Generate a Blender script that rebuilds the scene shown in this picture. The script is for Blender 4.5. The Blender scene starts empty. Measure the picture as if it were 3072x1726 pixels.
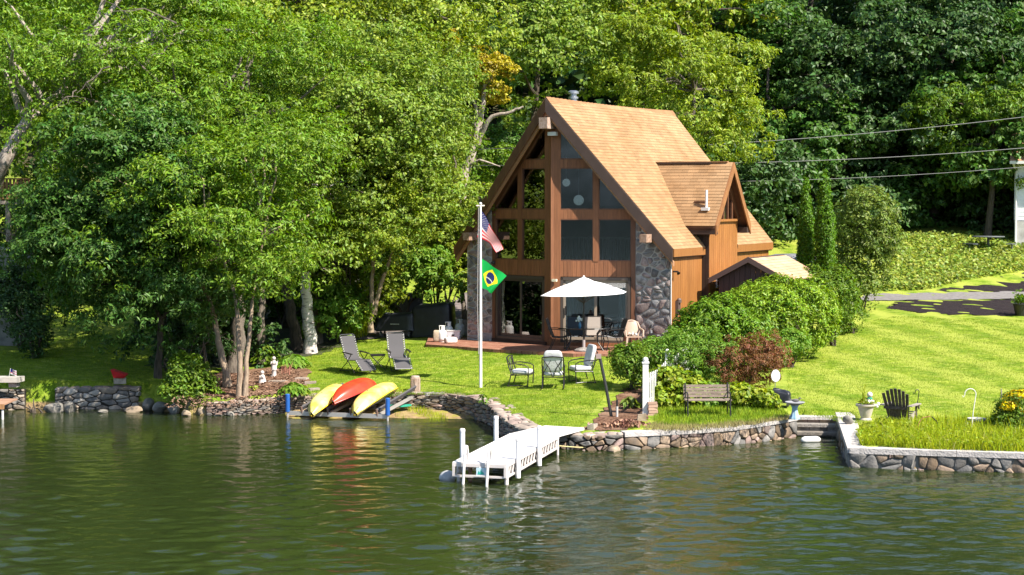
import bpy, bmesh, math, random
import numpy as np
from mathutils import Vector, Matrix
scene = bpy.context.scene
COL = scene.collection
R = math.radians

# ------------------------------------------------------------------ camera, sky, sun, exposure
CAM_H, FOC, HOR, CX, CY = 6.34, 5500.0, 590.0, 1536.0, 863.0
PITCH = math.atan((CY - HOR) / FOC)
cam = bpy.data.cameras.new('camera'); cam_ob = bpy.data.objects.new('camera', cam); COL.objects.link(cam_ob)
cam.sensor_width = 36.0; cam.lens = 36.0 * FOC / 3072.0
cam.clip_start = 0.5; cam.clip_end = 3000
cam_ob.location = (0, 0, CAM_H); cam_ob.rotation_euler = (math.pi / 2 - PITCH, 0, 0)
scene.camera = cam_ob
SUN_AZ, SUN_EL = R(38.0), R(47.0)          # azimuth measured from +X towards the camera
S = Vector((math.cos(SUN_EL) * math.cos(SUN_AZ), -math.cos(SUN_EL) * math.sin(SUN_AZ), math.sin(SUN_EL)))
world = bpy.data.worlds.new('World'); scene.world = world; world.use_nodes = True
wn = world.node_tree.nodes; sky = wn.new('ShaderNodeTexSky'); sky.sky_type = 'NISHITA'; sky.sun_disc = False
sky.sun_elevation = SUN_EL; sky.sun_rotation = math.pi / 2 + SUN_AZ
sky.air_density = 1.0; sky.dust_density = 0.6; sky.ozone_density = 1.0
world.node_tree.links.new(sky.outputs[0], wn['Background'].inputs[0]); wn['Background'].inputs[1].default_value = 0.1
sun = bpy.data.lights.new('sun', 'SUN'); sun.energy = 5.0; sun.angle = R(0.5); sun.color = (1.0, 0.93, 0.82)
sun_ob = bpy.data.objects.new('sun', sun); COL.objects.link(sun_ob)
sun_ob.rotation_euler = (-S).to_track_quat('-Z', 'Y').to_euler(); sun_ob.location = (60, -20, 80)
vs = scene.view_settings; vs.view_transform = 'Standard'; vs.look = 'None'; vs.exposure = 1.2; vs.gamma = 1.0
vs.use_curve_mapping = False
scene.cycles.max_bounces = 8; scene.cycles.transparent_max_bounces = 24
scene.cycles.diffuse_bounces = 3; scene.cycles.glossy_bounces = 3; scene.cycles.transmission_bounces = 4
scene.cycles.caustics_reflective = False; scene.cycles.caustics_refractive = False
scene.cycles.sample_clamp_indirect = 6.0; scene.cycles.use_denoising = True

# ------------------------------------------------------------------ helpers: pixels of the photo to places
_c, _s = math.cos(PITCH), math.sin(PITCH)
def ray(px, py):
    a = (px - CX) / FOC; b = -(py - CY) / FOC
    return np.array([a, _c + b * _s, -_s + b * _c])
def at_y(px, py, Y):
    r = ray(px, py); return np.array([0, 0, CAM_H]) + r * (Y / r[1])
def at_z(px, py, z):
    r = ray(px, py); return np.array([0, 0, CAM_H]) + r * ((z - CAM_H) / r[2])

# ------------------------------------------------------------------ helpers: materials
MATS = {}
def M(name, col, rough=.7, var=0., col2=None, nscale=3., stretch=None, detail=4., lo=.4, hi=.6, bump=0., bscale=40.,
      metal=0., spec=.4, transl=0., hue=0., coat=0., emit=0., col3=None, n3=.6, alpha=1., local=False):
    if name in MATS: return MATS[name]
    m = bpy.data.materials.new(name); m.use_nodes = True; nt = m.node_tree; N = nt.nodes; L = nt.links
    b = N['Principled BSDF']; b.inputs['Roughness'].default_value = rough; b.inputs['Metallic'].default_value = metal
    b.inputs['Specular IOR Level'].default_value = spec; b.inputs['Coat Weight'].default_value = coat
    src = None
    geo = N.new('ShaderNodeNewGeometry'); vec = geo.outputs['Position']
    if local: tc = N.new('ShaderNodeTexCoord'); vec = tc.outputs['Object']
    if stretch:
        mp = N.new('ShaderNodeMapping'); mp.inputs['Scale'].default_value = stretch; L.new(vec, mp.inputs['Vector']); vec = mp.outputs[0]
    rgb = N.new('ShaderNodeRGB'); rgb.outputs[0].default_value = (*col, 1); src = rgb.outputs[0]
    def mixin(src, c, scale, lo, hi):
        nz = N.new('ShaderNodeTexNoise'); nz.inputs['Scale'].default_value = scale; nz.inputs['Detail'].default_value = detail
        L.new(vec, nz.inputs['Vector'])
        mr = N.new('ShaderNodeMapRange'); mr.inputs[1].default_value = lo; mr.inputs[2].default_value = hi; L.new(nz.outputs['Fac'], mr.inputs[0])
        mx = N.new('ShaderNodeMix'); mx.data_type = 'RGBA'; L.new(mr.outputs[0], mx.inputs[0]); L.new(src, mx.inputs[6])
        mx.inputs[7].default_value = (*c, 1); return mx.outputs[2]
    if col2: src = mixin(src, col2, nscale, lo, hi)
    if col3: src = mixin(src, col3, n3, .45, .65)
    if var or hue:
        oi = N.new('ShaderNodeObjectInfo'); ad = N.new('ShaderNodeMath'); ad.operation = 'ADD'
        L.new(oi.outputs['Random'], ad.inputs[0]); L.new(geo.outputs['Random Per Island'], ad.inputs[1])
        fr = N.new('ShaderNodeMath'); fr.operation = 'FRACT'; L.new(ad.outputs[0], fr.inputs[0])
        mr = N.new('ShaderNodeMapRange'); mr.inputs[3].default_value = 1 - var; mr.inputs[4].default_value = 1 + var; L.new(fr.outputs[0], mr.inputs[0])
        hs = N.new('ShaderNodeHueSaturation'); L.new(mr.outputs[0], hs.inputs['Value']); L.new(src, hs.inputs['Color'])
        if hue:
            m7 = N.new('ShaderNodeMath'); m7.operation = 'MULTIPLY'; m7.inputs[1].default_value = 7.31; L.new(fr.outputs[0], m7.inputs[0])
            f2 = N.new('ShaderNodeMath'); f2.operation = 'FRACT'; L.new(m7.outputs[0], f2.inputs[0])
            mh = N.new('ShaderNodeMapRange'); mh.inputs[3].default_value = .5 - hue; mh.inputs[4].default_value = .5 + hue; L.new(f2.outputs[0], mh.inputs[0])
            L.new(mh.outputs[0], hs.inputs['Hue'])
        src = hs.outputs[0]
    L.new(src, b.inputs['Base Color'])
    if bump:
        nz = N.new('ShaderNodeTexNoise'); nz.inputs['Scale'].default_value = bscale; nz.inputs['Detail'].default_value = 5
        L.new(vec, nz.inputs['Vector']); bp = N.new('ShaderNodeBump'); bp.inputs['Strength'].default_value = bump
        bp.inputs['Distance'].default_value = .03; L.new(nz.outputs['Fac'], bp.inputs['Height']); L.new(bp.outputs[0], b.inputs['Normal'])
    out = N['Material Output']
    if transl:
        tr = N.new('ShaderNodeBsdfTranslucent'); hs2 = N.new('ShaderNodeHueSaturation'); hs2.inputs['Value'].default_value = 1.25
        hs2.inputs['Hue'].default_value = .495; hs2.inputs['Saturation'].default_value = 1.1; L.new(src, hs2.inputs['Color']); L.new(hs2.outputs[0], tr.inputs['Color'])
        mx = N.new('ShaderNodeMixShader'); mx.inputs[0].default_value = transl; L.new(b.outputs[0], mx.inputs[1]); L.new(tr.outputs[0], mx.inputs[2])
        L.new(mx.outputs[0], out.inputs['Surface'])
    MATS[name] = m; return m
def leafmat(name, c, var=.45, hue=.022, transl=.36, rough=.45, spec=.3):
    return M(name, c, rough=rough, var=var, hue=hue, transl=transl, spec=spec)
def glassmat(name, tint=(.75, .8, .8), refl=1.0, base=.06):
    m = bpy.data.materials.new(name); m.use_nodes = True; N = m.node_tree.nodes; L = m.node_tree.links; N.remove(N['Principled BSDF'])
    t = N.new('ShaderNodeBsdfTransparent'); t.inputs[0].default_value = (*tint, 1)
    g = N.new('ShaderNodeBsdfGlossy'); g.inputs['Roughness'].default_value = .01; g.inputs[0].default_value = (refl, refl, refl, 1)
    f = N.new('ShaderNodeFresnel'); f.inputs[0].default_value = 1.5
    a = N.new('ShaderNodeMath'); a.operation = 'MULTIPLY_ADD'; a.inputs[1].default_value = 1.6; a.inputs[2].default_value = base; a.use_clamp = True
    L.new(f.outputs[0], a.inputs[0]); x = N.new('ShaderNodeMixShader'); L.new(a.outputs[0], x.inputs[0]); L.new(t.outputs[0], x.inputs[1]); L.new(g.outputs[0], x.inputs[2])
    L.new(x.outputs[0], N['Material Output'].inputs['Surface']); MATS[name] = m; return m

# ------------------------------------------------------------------ helpers: objects and meshes
def tag(o, label=None, cat=None, group=None, kind=None):
    if label: o['label'] = label
    if cat: o['category'] = cat
    if group: o['group'] = group
    if kind: o['kind'] = kind
    return o
def thing(name, label, cat, loc=(0, 0, 0), rz=0., group=None):
    o = bpy.data.objects.new(name, None); COL.objects.link(o); o.location = tuple(float(v) for v in loc); o.rotation_euler = (0, 0, rz)
    o.empty_display_size = .2
    return tag(o, label, cat, group)
def link(name, me, mat=None, parent=None):
    o = bpy.data.objects.new(name, me); COL.objects.link(o)
    if mat is not None and not me.materials: me.materials.append(mat)
    if parent: o.parent = parent
    return o
def frame(d, up=(0, 0, 1)):
    d = Vector(d).normalized(); u = Vector(up)
    if abs(d.dot(u)) > .98: u = Vector((0, 1, 0))
    x = d.cross(u).normalized(); return d, x, x.cross(d).normalized()
class MB:
    def __init__(s): s.v = []; s.f = []; s.m = []; s.smooth = False
    def add(s, vs, fs, mi=0):
        o = len(s.v); s.v += [tuple(float(c) for c in v) for v in vs]; s.f += [tuple(i + o for i in f) for f in fs]; s.m += [mi] * len(fs); return s
    def hexa(s, p, mi=0):      # 8 points: bottom ring 4, top ring 4
        return s.add(p, [(3, 2, 1, 0), (4, 5, 6, 7), (0, 1, 5, 4), (1, 2, 6, 5), (2, 3, 7, 6), (3, 0, 4, 7)], mi)
    def box(s, c, d, rz=0., mi=0):
        x, y, z = [k / 2 for k in d]; ca, sa = math.cos(rz), math.sin(rz)
        q = [(-x, -y), (x, -y), (x, y), (-x, y)]
        return s.hexa([(c[0] + a * ca - b * sa, c[1] + a * sa + b * ca, c[2] + k) for k in (-z, z) for a, b in q], mi)
    def bar(s, a, b, w, h, up=(0, 0, 1), mi=0):
        a, b = Vector(a), Vector(b); d, x, u = frame(b - a, up); x = x * w / 2; u = u * h / 2
        return s.hexa([p + k for p in (a, b) for k in (-x - u, x - u, x + u, -x + u)], mi)
    def prism(s, poly, ext, mi=0):
        n = len(poly); e = Vector(ext); p = [Vector(q) for q in poly]
        return s.add(p + [q + e for q in p], [tuple(range(n))[::-1], tuple(range(n, 2 * n))] + [(i, (i + 1) % n, n + (i + 1) % n, n + i) for i in range(n)], mi)
    def tube(s, pts, rad, n=8, cap=True, mi=0):
        pts = [Vector(p) for p in pts]; k = len(pts); rad = [rad] * k if not hasattr(rad, '__len__') else rad; vs = []; up = Vector((0, 0, 1))
        d0 = (pts[1] - pts[0]).normalized()
        if abs(d0.z) > .9: up = Vector((1, 0, 0))
        for i, p in enumerate(pts):
            d = (pts[min(i + 1, k - 1)] - pts[max(i - 1, 0)]); d = d.normalized() if d.length > 1e-9 else d0
            x = d.cross(up); x = x.normalized() if x.length > 1e-4 else d.cross(Vector((0, 1, .1))).normalized()
            y = x.cross(d); up = y
            vs += [p + (x * math.cos(2 * math.pi * j / n) + y * math.sin(2 * math.pi * j / n)) * rad[i] for j in range(n)]
        fs = [(i * n + j, i * n + (j + 1) % n, (i + 1) * n + (j + 1) % n, (i + 1) * n + j) for i in range(k - 1) for j in range(n)]
        if cap: fs += [tuple(range(n))[::-1], tuple(range((k - 1) * n, k * n))]
        return s.add(vs, fs, mi)
    def lathe(s, prof, c=(0, 0, 0), n=20, mi=0, sx=1., sy=1.):
        vs = [(c[0] + r * math.cos(2 * math.pi * j / n) * sx, c[1] + r * math.sin(2 * math.pi * j / n) * sy, c[2] + z) for r, z in prof for j in range(n)]
        k = len(prof)
        fs = [(i * n + j, i * n + (j + 1) % n, (i + 1) * n + (j + 1) % n, (i + 1) * n + j) for i in range(k - 1) for j in range(n)]
        fs += [tuple(range(n))[::-1], tuple(range((k - 1) * n, k * n))]
        return s.add(vs, fs, mi)
    def ball(s, c, r, n=14, m=8, mi=0):
        r = (r, r, r) if not hasattr(r, '__len__') else r
        vs = [(c[0], c[1], c[2] - r[2])]
        for i in range(1, m):
            t = math.pi * i / m
            vs += [(c[0] + r[0] * math.sin(t) * math.cos(2 * math.pi * j / n), c[1] + r[1] * math.sin(t) * math.sin(2 * math.pi * j / n), c[2] - r[2] * math.cos(t)) for j in range(n)]
        vs.append((c[0], c[1], c[2] + r[2])); e = len(vs) - 1
        fs = [(0, 1 + (j + 1) % n, 1 + j) for j in range(n)]
        fs += [(1 + i * n + j, 1 + i * n + (j + 1) % n, 1 + (i + 1) * n + (j + 1) % n, 1 + (i + 1) * n + j) for i in range(m - 2) for j in range(n)]
        fs += [(1 + (m - 2) * n + j, 1 + (m - 2) * n + (j + 1) % n, e) for j in range(n)]
        return s.add(vs, fs, mi)
    def grid(s, P, mi=0, closed=False):      # P: rows of points
        a, b = len(P), len(P[0])
        return s.add([p for r in P for p in r], [(i * b + j, i * b + (j + 1) % b, (i + 1) * b + (j + 1) % b, (i + 1) * b + j) for i in range(a - 1) for j in range(b - (0 if closed else 1))], mi)
    def mesh(s, name, smooth=0., off=None):
        me = bpy.data.meshes.new(name)
        v = s.v if off is None else [(a - off[0], b - off[1], c - off[2]) for a, b, c in s.v]
        me.from_pydata(v, [], s.f); 
        if any(s.m): me.polygons.foreach_set('material_index', s.m)
        if smooth: me.shade_smooth(); me.set_sharp_from_angle(angle=R(smooth))
        me.update(); return me
    def build(s, name, mat, parent=None, smooth=0., off=None, kind=None, label=None):
        me = s.mesh(name, smooth, off)
        for k in (mat if isinstance(mat, (list, tuple)) else [mat]): me.materials.append(k)
        o = link(name, me, None, parent)
        return tag(o, label, kind=kind)
def np_mesh(name, verts, faces):       # faces: (n, k) int array, all the same size
    me = bpy.data.meshes.new(name); n, k = faces.shape
    me.vertices.add(len(verts)); me.vertices.foreach_set('co', np.ascontiguousarray(verts, np.float32).ravel())
    me.loops.add(n * k); me.loops.foreach_set('vertex_index', np.ascontiguousarray(faces, np.int32).ravel())
    me.polygons.add(n); me.polygons.foreach_set('loop_start', np.arange(0, n * k, k, dtype=np.int32))
    me.update(calc_edges=True); return me
def nrm(a): return a / np.maximum(np.linalg.norm(a, axis=-1, keepdims=True), 1e-9)

# ------------------------------------------------------------------ terrain
CTRL = [(0,1165,.75),(420,1165,.72),(150,1080,1.05),(60,1010,1.3),(620,1215,.42),(700,1168,.54),(840,1090,.85),(930,1065,1.0),(760,1200,.45),
 (950,1178,.58),(1100,1125,.82),(1240,1170,.62),(1442,1163,.66),(1300,1090,1.08),(1100,1050,1.2),(1000,1010,1.35),(1240,1005,1.42),
 (1277,1038,1.4),(1480,1053,1.4),(1700,1065,1.4),(1865,1067,1.4),(1665,1168,.76),(1800,1235,.56),(1700,1268,.44),(1590,1262,.48),(1520,1200,.62),
 (1900,1255,.55),(1850,1150,.86),(2050,1245,.6),(2200,1236,.6),(2350,1245,.57),(2200,1080,1.1),(2400,1150,.85),(2450,1245,.55),
 (2600,1290,.5),(2600,1350,.44),(3072,1366,.44),(2900,1285,.5),(2700,1150,.85),(3060,1150,.85),(2600,1000,1.5),(3000,1000,1.5),
 (2700,930,1.9),(3000,930,1.92),(2600,900,2.05),(3072,890,2.12),(2700,850,2.5),(3040,850,2.5),(2700,722,4.2),(3040,712,4.3)]
CP = [at_z(*c) for c in CTRL] + [np.array(p) for p in ((1.7,61,1.38),(-2,63,1.38),(5,59.5,1.38),(2,58.5,1.39),(-1,60.5,1.39),(6,68,1.6),(0,72,1.9),(-8,68,1.7),(-12,72,2.2),(-25,70,3),(-25,85,6),(-22,62,1.3),
 (-60,60,2),(60,46,.6),(60,60,1.4),(-60,120,15),(-20,105,9),(10,105,7.5),(30,110,8),(70,110,8),(-60,180,34),(-10,180,30),(40,180,30),(100,180,30),(-10,88,4),(8,88,3.4))]
CP = np.array(CP); MQ = 2.5
_A = np.sqrt(((CP[:, None, :2] - CP[None, :, :2]) ** 2).sum(-1) + MQ * MQ)
_n = len(CP); _K = np.zeros((_n + 3, _n + 3)); _K[:_n, :_n] = _A - np.eye(_n) * .35; _K[:_n, _n] = 1; _K[:_n, _n + 1] = CP[:, 0]; _K[:_n, _n + 2] = CP[:, 1]
_K[_n:, :_n] = _K[:_n, _n:].T
_W = np.linalg.solve(_K, np.concatenate([CP[:, 2], [0, 0, 0]]))
def hland(x, y):
    x = np.atleast_1d(np.asarray(x, float)); y = np.atleast_1d(np.asarray(y, float)); out = np.zeros(x.shape)
    for i in range(_n): out += _W[i] * np.sqrt((x - CP[i, 0]) ** 2 + (y - CP[i, 1]) ** 2 + MQ * MQ)
    return out + _W[_n] + _W[_n + 1] * x + _W[_n + 2] * y
def hz(x, y): return float(hland(x, y)[0])
def G(px, py):                        # where the ray through a photo pixel meets the land
    ys = np.arange(41, 140, .04); r = ray(px, py); t = ys / r[1]; d = CAM_H + r[2] * t - hland(r[0] * t, ys)
    k = np.argmax(d < 0) if (d < 0).any() else -1
    return Vector((r[0] * t[k], ys[k], hz(r[0] * t[k], ys[k])))
# shoreline: foot of the walls (photo pixels, height)
SHP = {'far': [(-60,1229,0),(0,1228,0),(200,1228,0),(412,1227,0)], 'rocks': [(470,1232,0),(560,1242,0)],
 'bed': [(618,1247,0),(690,1246,0),(760,1243,0),(860,1237,.03),(960,1231,.08)],
 'bay': [(960,1231,.08),(1100,1227,.1),(1250,1225,.12),(1340,1229,.12),(1420,1244,.09),(1475,1272,.03),(1508,1308,0),(1560,1334,0),(1640,1344,0)],
 'rough': [(1640,1344,0),(1760,1351,0),(1872,1350,0)],
 'mid': [(1872,1350,0),(2050,1343,0),(2200,1334,0),(2310,1322,0),(2388,1310,0)]}
SH = {k: [at_z(*p)[:2] for p in v] for k, v in SHP.items()}
ex = SH['mid'][-1]
PIER = [np.array((ex[0] + 1.22, ex[1] - .15)), at_z(2548,1402,0)[:2]]
SH['pier'] = PIER; SH['right'] = [PIER[1], at_z(2800,1410,0)[:2], at_z(3072,1419,0)[:2], np.array((20., 41.6)), np.array((60., 41.0))]
STEP0, STEP1 = ex, PIER[0]
LINE = [np.array((-90., 55.2))] + SH['far'] + SH['rocks'] + SH['bed'] + SH['bay'][1:] + SH['rough'][1:] + SH['mid'][1:] + [STEP0 + (0.02, .9), STEP1 + (0, .9)] + SH['pier'] + SH['right'][1:]
LINE = np.array(LINE); POLY = np.vstack([LINE, [[90, 400], [-90, 400]]])
def inside(x, y, P):
    c = np.zeros(np.shape(x), bool); j = len(P) - 1
    for i in range(len(P)):
        xi, yi = P[i][:2]; xj, yj = P[j][:2]
        t = ((yi > y) != (yj > y)) & (x < (xj - xi) * (y - yi) / ((yj - yi) if yj != yi else 1e-9) + xi); c ^= t; j = i
    return c
def linedist(x, y, P):
    d = np.full(np.shape(x), 1e9)
    for a, b in zip(P[:-1], P[1:]):
        ab = b - a; t = np.clip(((x - a[0]) * ab[0] + (y - a[1]) * ab[1]) / max(ab @ ab, 1e-9), 0, 1)
        d = np.minimum(d, np.hypot(x - a[0] - t * ab[0], y - a[1] - t * ab[1]))
    return d
def axis(lo, a, b, hi, st, g=1.25):
    m = list(np.arange(a, b + 1e-6, st)); s = st; p = b
    while p < hi: s *= g; p += s; m.append(p)
    s = st; p = a
    while p > lo: s *= g; p -= s; m.insert(0, p)
    return np.array(m)
def sheet(name, xs, ys, Z, mat, parent=None):
    nx, ny = len(xs), len(ys); V = np.stack([*np.meshgrid(xs, ys, indexing='ij'), Z], -1).reshape(-1, 3)
    i, j = np.meshgrid(np.arange(nx - 1), np.arange(ny - 1), indexing='ij'); a = (i * ny + j).ravel()
    me = np_mesh(name, V, np.stack([a, a + ny, a + ny + 1, a + 1], -1)); me.shade_smooth(); return link(name, me, mat, parent)
rng0 = np.random.default_rng(3)
def lumpy(x, y): return .018 * np.sin(x * 2.1 + 1.3 * np.sin(y * 1.3)) * np.sin(y * 2.7 + x) + .01 * np.sin(x * 5.3 + y * 4.1)
def hground(X, Y):
    L = hland(X.ravel(), Y.ravel()).reshape(X.shape) + lumpy(X, Y); ins = inside(X, Y, POLY); d = linedist(X, Y, LINE)
    w = np.clip((X + 7.2) / .8, 0, 1) * np.clip((-.2 - X) / .9, 0, 1)
    wr = np.clip((X + 11.5) / .5, 0, 1) * np.clip((-8.6 - X) / .5, 0, 1)
    bed = w * (.13 - .1 * np.maximum(d, 53.5 - Y)) + (1 - w) * (-.22 - .14 * d); bed = np.maximum(bed, -3.2) + .02 * np.sin(X * 3 + np.sin(Y * 2.3)) * np.cos(Y * 4)
    return np.where(ins & (d > .2), L, np.where(ins, np.minimum(L, .1), bed))

# ------------------------------------------------------------------ ground, lake, hills
def groundmat():
    m = bpy.data.materials.new('lawn_ground'); m.use_nodes = True; N = m.node_tree.nodes; L = m.node_tree.links; b = N['Principled BSDF']
    b.inputs['Roughness'].default_value = .9; b.inputs['Specular IOR Level'].default_value = .15
    geo = N.new('ShaderNodeNewGeometry'); P = geo.outputs['Position']; sp = N.new('ShaderNodeSeparateXYZ'); L.new(P, sp.inputs[0])
    def noise(scale, detail=4, stretch=None):
        v = P
        if stretch: mp = N.new('ShaderNodeMapping'); mp.inputs['Scale'].default_value = stretch[0]; mp.inputs['Rotation'].default_value = (0, 0, stretch[1]); L.new(P, mp.inputs[0]); v = mp.outputs[0]
        n = N.new('ShaderNodeTexNoise'); n.inputs['Scale'].default_value = scale; n.inputs['Detail'].default_value = detail; L.new(v, n.inputs['Vector']); return n.outputs['Fac']
    def rng(src, a, b_, c=0., d=1.):
        r = N.new('ShaderNodeMapRange'); r.inputs[1].default_value = a; r.inputs[2].default_value = b_; r.inputs[3].default_value = c; r.inputs[4].default_value = d; L.new(src, r.inputs[0]); return r.outputs[0]
    def mix(f, a, b_):
        x = N.new('ShaderNodeMix'); x.data_type = 'RGBA'; L.new(f, x.inputs[0])
        for s_, k in ((a, 6), (b_, 7)):
            if isinstance(s_, tuple): x.inputs[k].default_value = (*s_, 1)
            else: L.new(s_, x.inputs[k])
        return x.outputs[2]
    g = mix(rng(noise(1.1, 7), .36, .62), (.135, .225, .014), (.285, .35, .034))
    g = mix(rng(noise(6., 6), .42, .66, 0, .9), g, (.09, .165, .006))
    g = mix(rng(noise(2.3, 4, ((1, 2.6, 1), .5)), .5, .7, 0, .65), g, (.42, .42, .1))
    dt = N.new('ShaderNodeVectorMath'); dt.operation = 'DOT_PRODUCT'; dt.inputs[1].default_value = (3.3, .66, 0); L.new(P, dt.inputs[0])
    ma = N.new('ShaderNodeMath'); ma.operation = 'MULTIPLY_ADD'; ma.inputs[1].default_value = 4.5; L.new(noise(.55, 4), ma.inputs[0]); L.new(dt.outputs['Value'], ma.inputs[2])
    sn = N.new('ShaderNodeMath'); sn.operation = 'SINE'; L.new(ma.outputs[0], sn.inputs[0]); st = rng(sn.outputs[0], -.3, .75); cx = rng(sp.outputs[0], 6.5, 9.)
    mu = N.new('ShaderNodeMath'); mu.operation = 'MULTIPLY'; L.new(st, mu.inputs[0]); L.new(cx, mu.inputs[1]); m2 = N.new('ShaderNodeMath'); m2.operation = 'MULTIPLY'; m2.inputs[1].default_value = .85; L.new(mu.outputs[0], m2.inputs[0])
    g = mix(m2.outputs[0], g, (.33, .37, .06))
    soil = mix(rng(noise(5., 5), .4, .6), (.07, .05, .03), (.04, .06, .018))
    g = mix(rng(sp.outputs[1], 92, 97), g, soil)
    sand = mix(rng(noise(7., 5), .4, .6), (.36, .25, .13), (.24, .17, .08)); sand = mix(rng(noise(2.5, 4), .5, .7), sand, (.30, .27, .05))
    bed = mix(rng(sp.outputs[2], -.5, -.05), (.07, .07, .025), sand)
    g = mix(rng(sp.outputs[2], .17, .24), bed, g)
    L.new(g, b.inputs['Base Color'])
    bp = N.new('ShaderNodeBump'); bp.inputs['Strength'].default_value = .9; bp.inputs['Distance'].default_value = .05; L.new(noise(26., 6), bp.inputs['Height']); L.new(bp.outputs[0], b.inputs['Normal'])
    return m
xs = axis(-400, -17, 17, 400, .16); ys = axis(20, 40.5, 66, 600, .16)
X, Y = np.meshgrid(xs, ys, indexing='ij')
tag(sheet('ground', xs, ys, hground(X, Y), groundmat()), 'grassy lakeside ground sloping up from the water to the woods', kind='structure')

def watermat():
    m = bpy.data.materials.new('lake_water'); m.use_nodes = True; N = m.node_tree.nodes; L = m.node_tree.links; N.remove(N['Principled BSDF'])
    geo = N.new('ShaderNodeNewGeometry')
    def noise(sc, st, det=3):
        mp = N.new('ShaderNodeMapping'); mp.inputs['Scale'].default_value = st; L.new(geo.outputs['Position'], mp.inputs[0])
        n = N.new('ShaderNodeTexNoise'); n.inputs['Scale'].default_value = sc; n.inputs['Detail'].default_value = det; L.new(mp.outputs[0], n.inputs['Vector']); return n.outputs['Fac']
    b1 = N.new('ShaderNodeBump'); b1.inputs['Strength'].default_value = .35; b1.inputs['Distance'].default_value = .03; L.new(noise(5.5, (1, 1.3, 1)), b1.inputs['Height'])
    t = N.new('ShaderNodeBsdfTransparent'); t.inputs[0].default_value = (.88, .93, .8, 1)
    df = N.new('ShaderNodeBsdfDiffuse'); df.inputs[0].default_value = (.038, .058, .015, 1)
    mu = N.new('ShaderNodeMixShader'); mu.inputs[0].default_value = .5; L.new(t.outputs[0], mu.inputs[1]); L.new(df.outputs[0], mu.inputs[2])
    g = N.new('ShaderNodeBsdfGlossy'); g.inputs['Roughness'].default_value = .02; L.new(b1.outputs[0], g.inputs['Normal'])
    f = N.new('ShaderNodeFresnel'); f.inputs[0].default_value = 1.45; L.new(b1.outputs[0], f.inputs['Normal'])
    x = N.new('ShaderNodeMixShader'); L.new(f.outputs[0], x.inputs[0]); L.new(mu.outputs[0], x.inputs[1]); L.new(g.outputs[0], x.inputs[2])
    L.new(x.outputs[0], N['Material Output'].inputs['Surface'])
    va = N.new('ShaderNodeVolumeAbsorption'); va.inputs[0].default_value = (.72, .66, .25, 1); va.inputs[1].default_value = 1.1
    L.new(va.outputs[0], N['Material Output'].inputs['Volume'])
    return m
xs = axis(-420, -15, 15, 420, .11, 1.3); ys = axis(-420, 29, 55.5, 57, .075, 1.3)
X, Y = np.meshgrid(xs, ys, indexing='ij'); rg = np.random.default_rng(11)
Zw = np.zeros(X.shape); wind = .55 + .45 * np.clip(np.sin(X * .16 + 1.0 + .6 * np.sin(Y * .12)) * np.cos(Y * .13 - .5) + .3, -.6, 1) + .35 * np.exp(-((X - 3.5) / 4.5) ** 2 - ((Y - 36) / 4.5) ** 2)
for k in range(46):
    lam = .3 * (1.15 / .3) ** rg.random(); th = rg.normal(-1.35, .55); kk = 2 * math.pi / lam
    amp = .036 * lam / math.sqrt(46) / 1.2
    Zw += amp * np.sin(kk * (X * math.cos(th) + Y * math.sin(th)) + rg.random() * 6.28 + .8 * np.sin(X * .7 + k) )
calm = np.clip((54.5 - Y) / 15., .2, 1)
Zw = Zw * wind * calm * np.clip((60 - np.abs(X)) / 20, 0, 1) * np.clip((Y - 15) / 10, 0, 1)
nx, ny = len(xs), len(ys); V = np.stack([X, Y, Zw], -1).reshape(-1, 3)
i, j = np.meshgrid(np.arange(nx - 1), np.arange(ny - 1), indexing='ij'); a = (i * ny + j).ravel(); F1 = np.stack([a, a + ny, a + ny + 1, a + 1], -1)
# side walls and a floor close the body of water
ring = [i * ny for i in range(nx)] + [(nx - 1) * ny + j for j in range(1, ny)] + [i * ny + ny - 1 for i in range(nx - 2, -1, -1)] + [j for j in range(ny - 2, 0, -1)]
nb = len(V); low = V[ring].copy(); low[:, 2] = -8; V = np.vstack([V, low, [[0, 0, -8]]]); n = len(ring); q = np.arange(n)
F2 = np.stack([np.array(ring), nb + q, nb + (q + 1) % n, np.array(ring)[(q + 1) % n]], -1)
F3 = np.stack([nb + q, np.full(n, nb + n), nb + (q + 1) % n, nb + (q + 1) % n], -1)[:, :3]
me = bpy.data.meshes.new('lake_water'); allf = [tuple(r) for r in F2] + [tuple(r) for r in F3]
fl = np.concatenate([F1.ravel(), F2.ravel(), F3.ravel()]); st = np.concatenate([np.arange(0, len(F1) * 4, 4), len(F1) * 4 + np.arange(0, n * 4, 4), len(F1) * 4 + n * 4 + np.arange(0, n * 3, 3)])
me.vertices.add(len(V)); me.vertices.foreach_set('co', V.astype(np.float32).ravel()); me.loops.add(len(fl)); me.loops.foreach_set('vertex_index', fl.astype(np.int32))
me.polygons.add(len(st)); me.polygons.foreach_set('loop_start', st.astype(np.int32)); me.update(calc_edges=True)
sm = np.zeros(len(st), bool); sm[:len(F1)] = True; me.polygons.foreach_set('use_smooth', sm)
tag(link('lake_water', me, watermat()), 'rippled green lake water in front of the shore', kind='structure')
# wooded hills on the far side of the lake, seen only in window reflections; haze painted into their blue-grey
hb = MB(); rh = random.Random(4); rows = []
for k, (rad, zz) in enumerate(((420, -2), (440, 16), (480, 34), (560, 52), (700, 66))):
    rows.append([(rad * math.sin(a), -rad * math.cos(a), zz + (rh.uniform(-6, 6) if k > 1 else 0)) for a in np.linspace(-1.9, 1.9, 60)])
hb.grid(rows); tag(hb.build('hills', M('far_wood', (.085, .105, .115), rough=1, col2=(.05, .066, .068), nscale=.08, spec=0), smooth=60), 'wooded hills across the lake', kind='structure')

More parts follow.
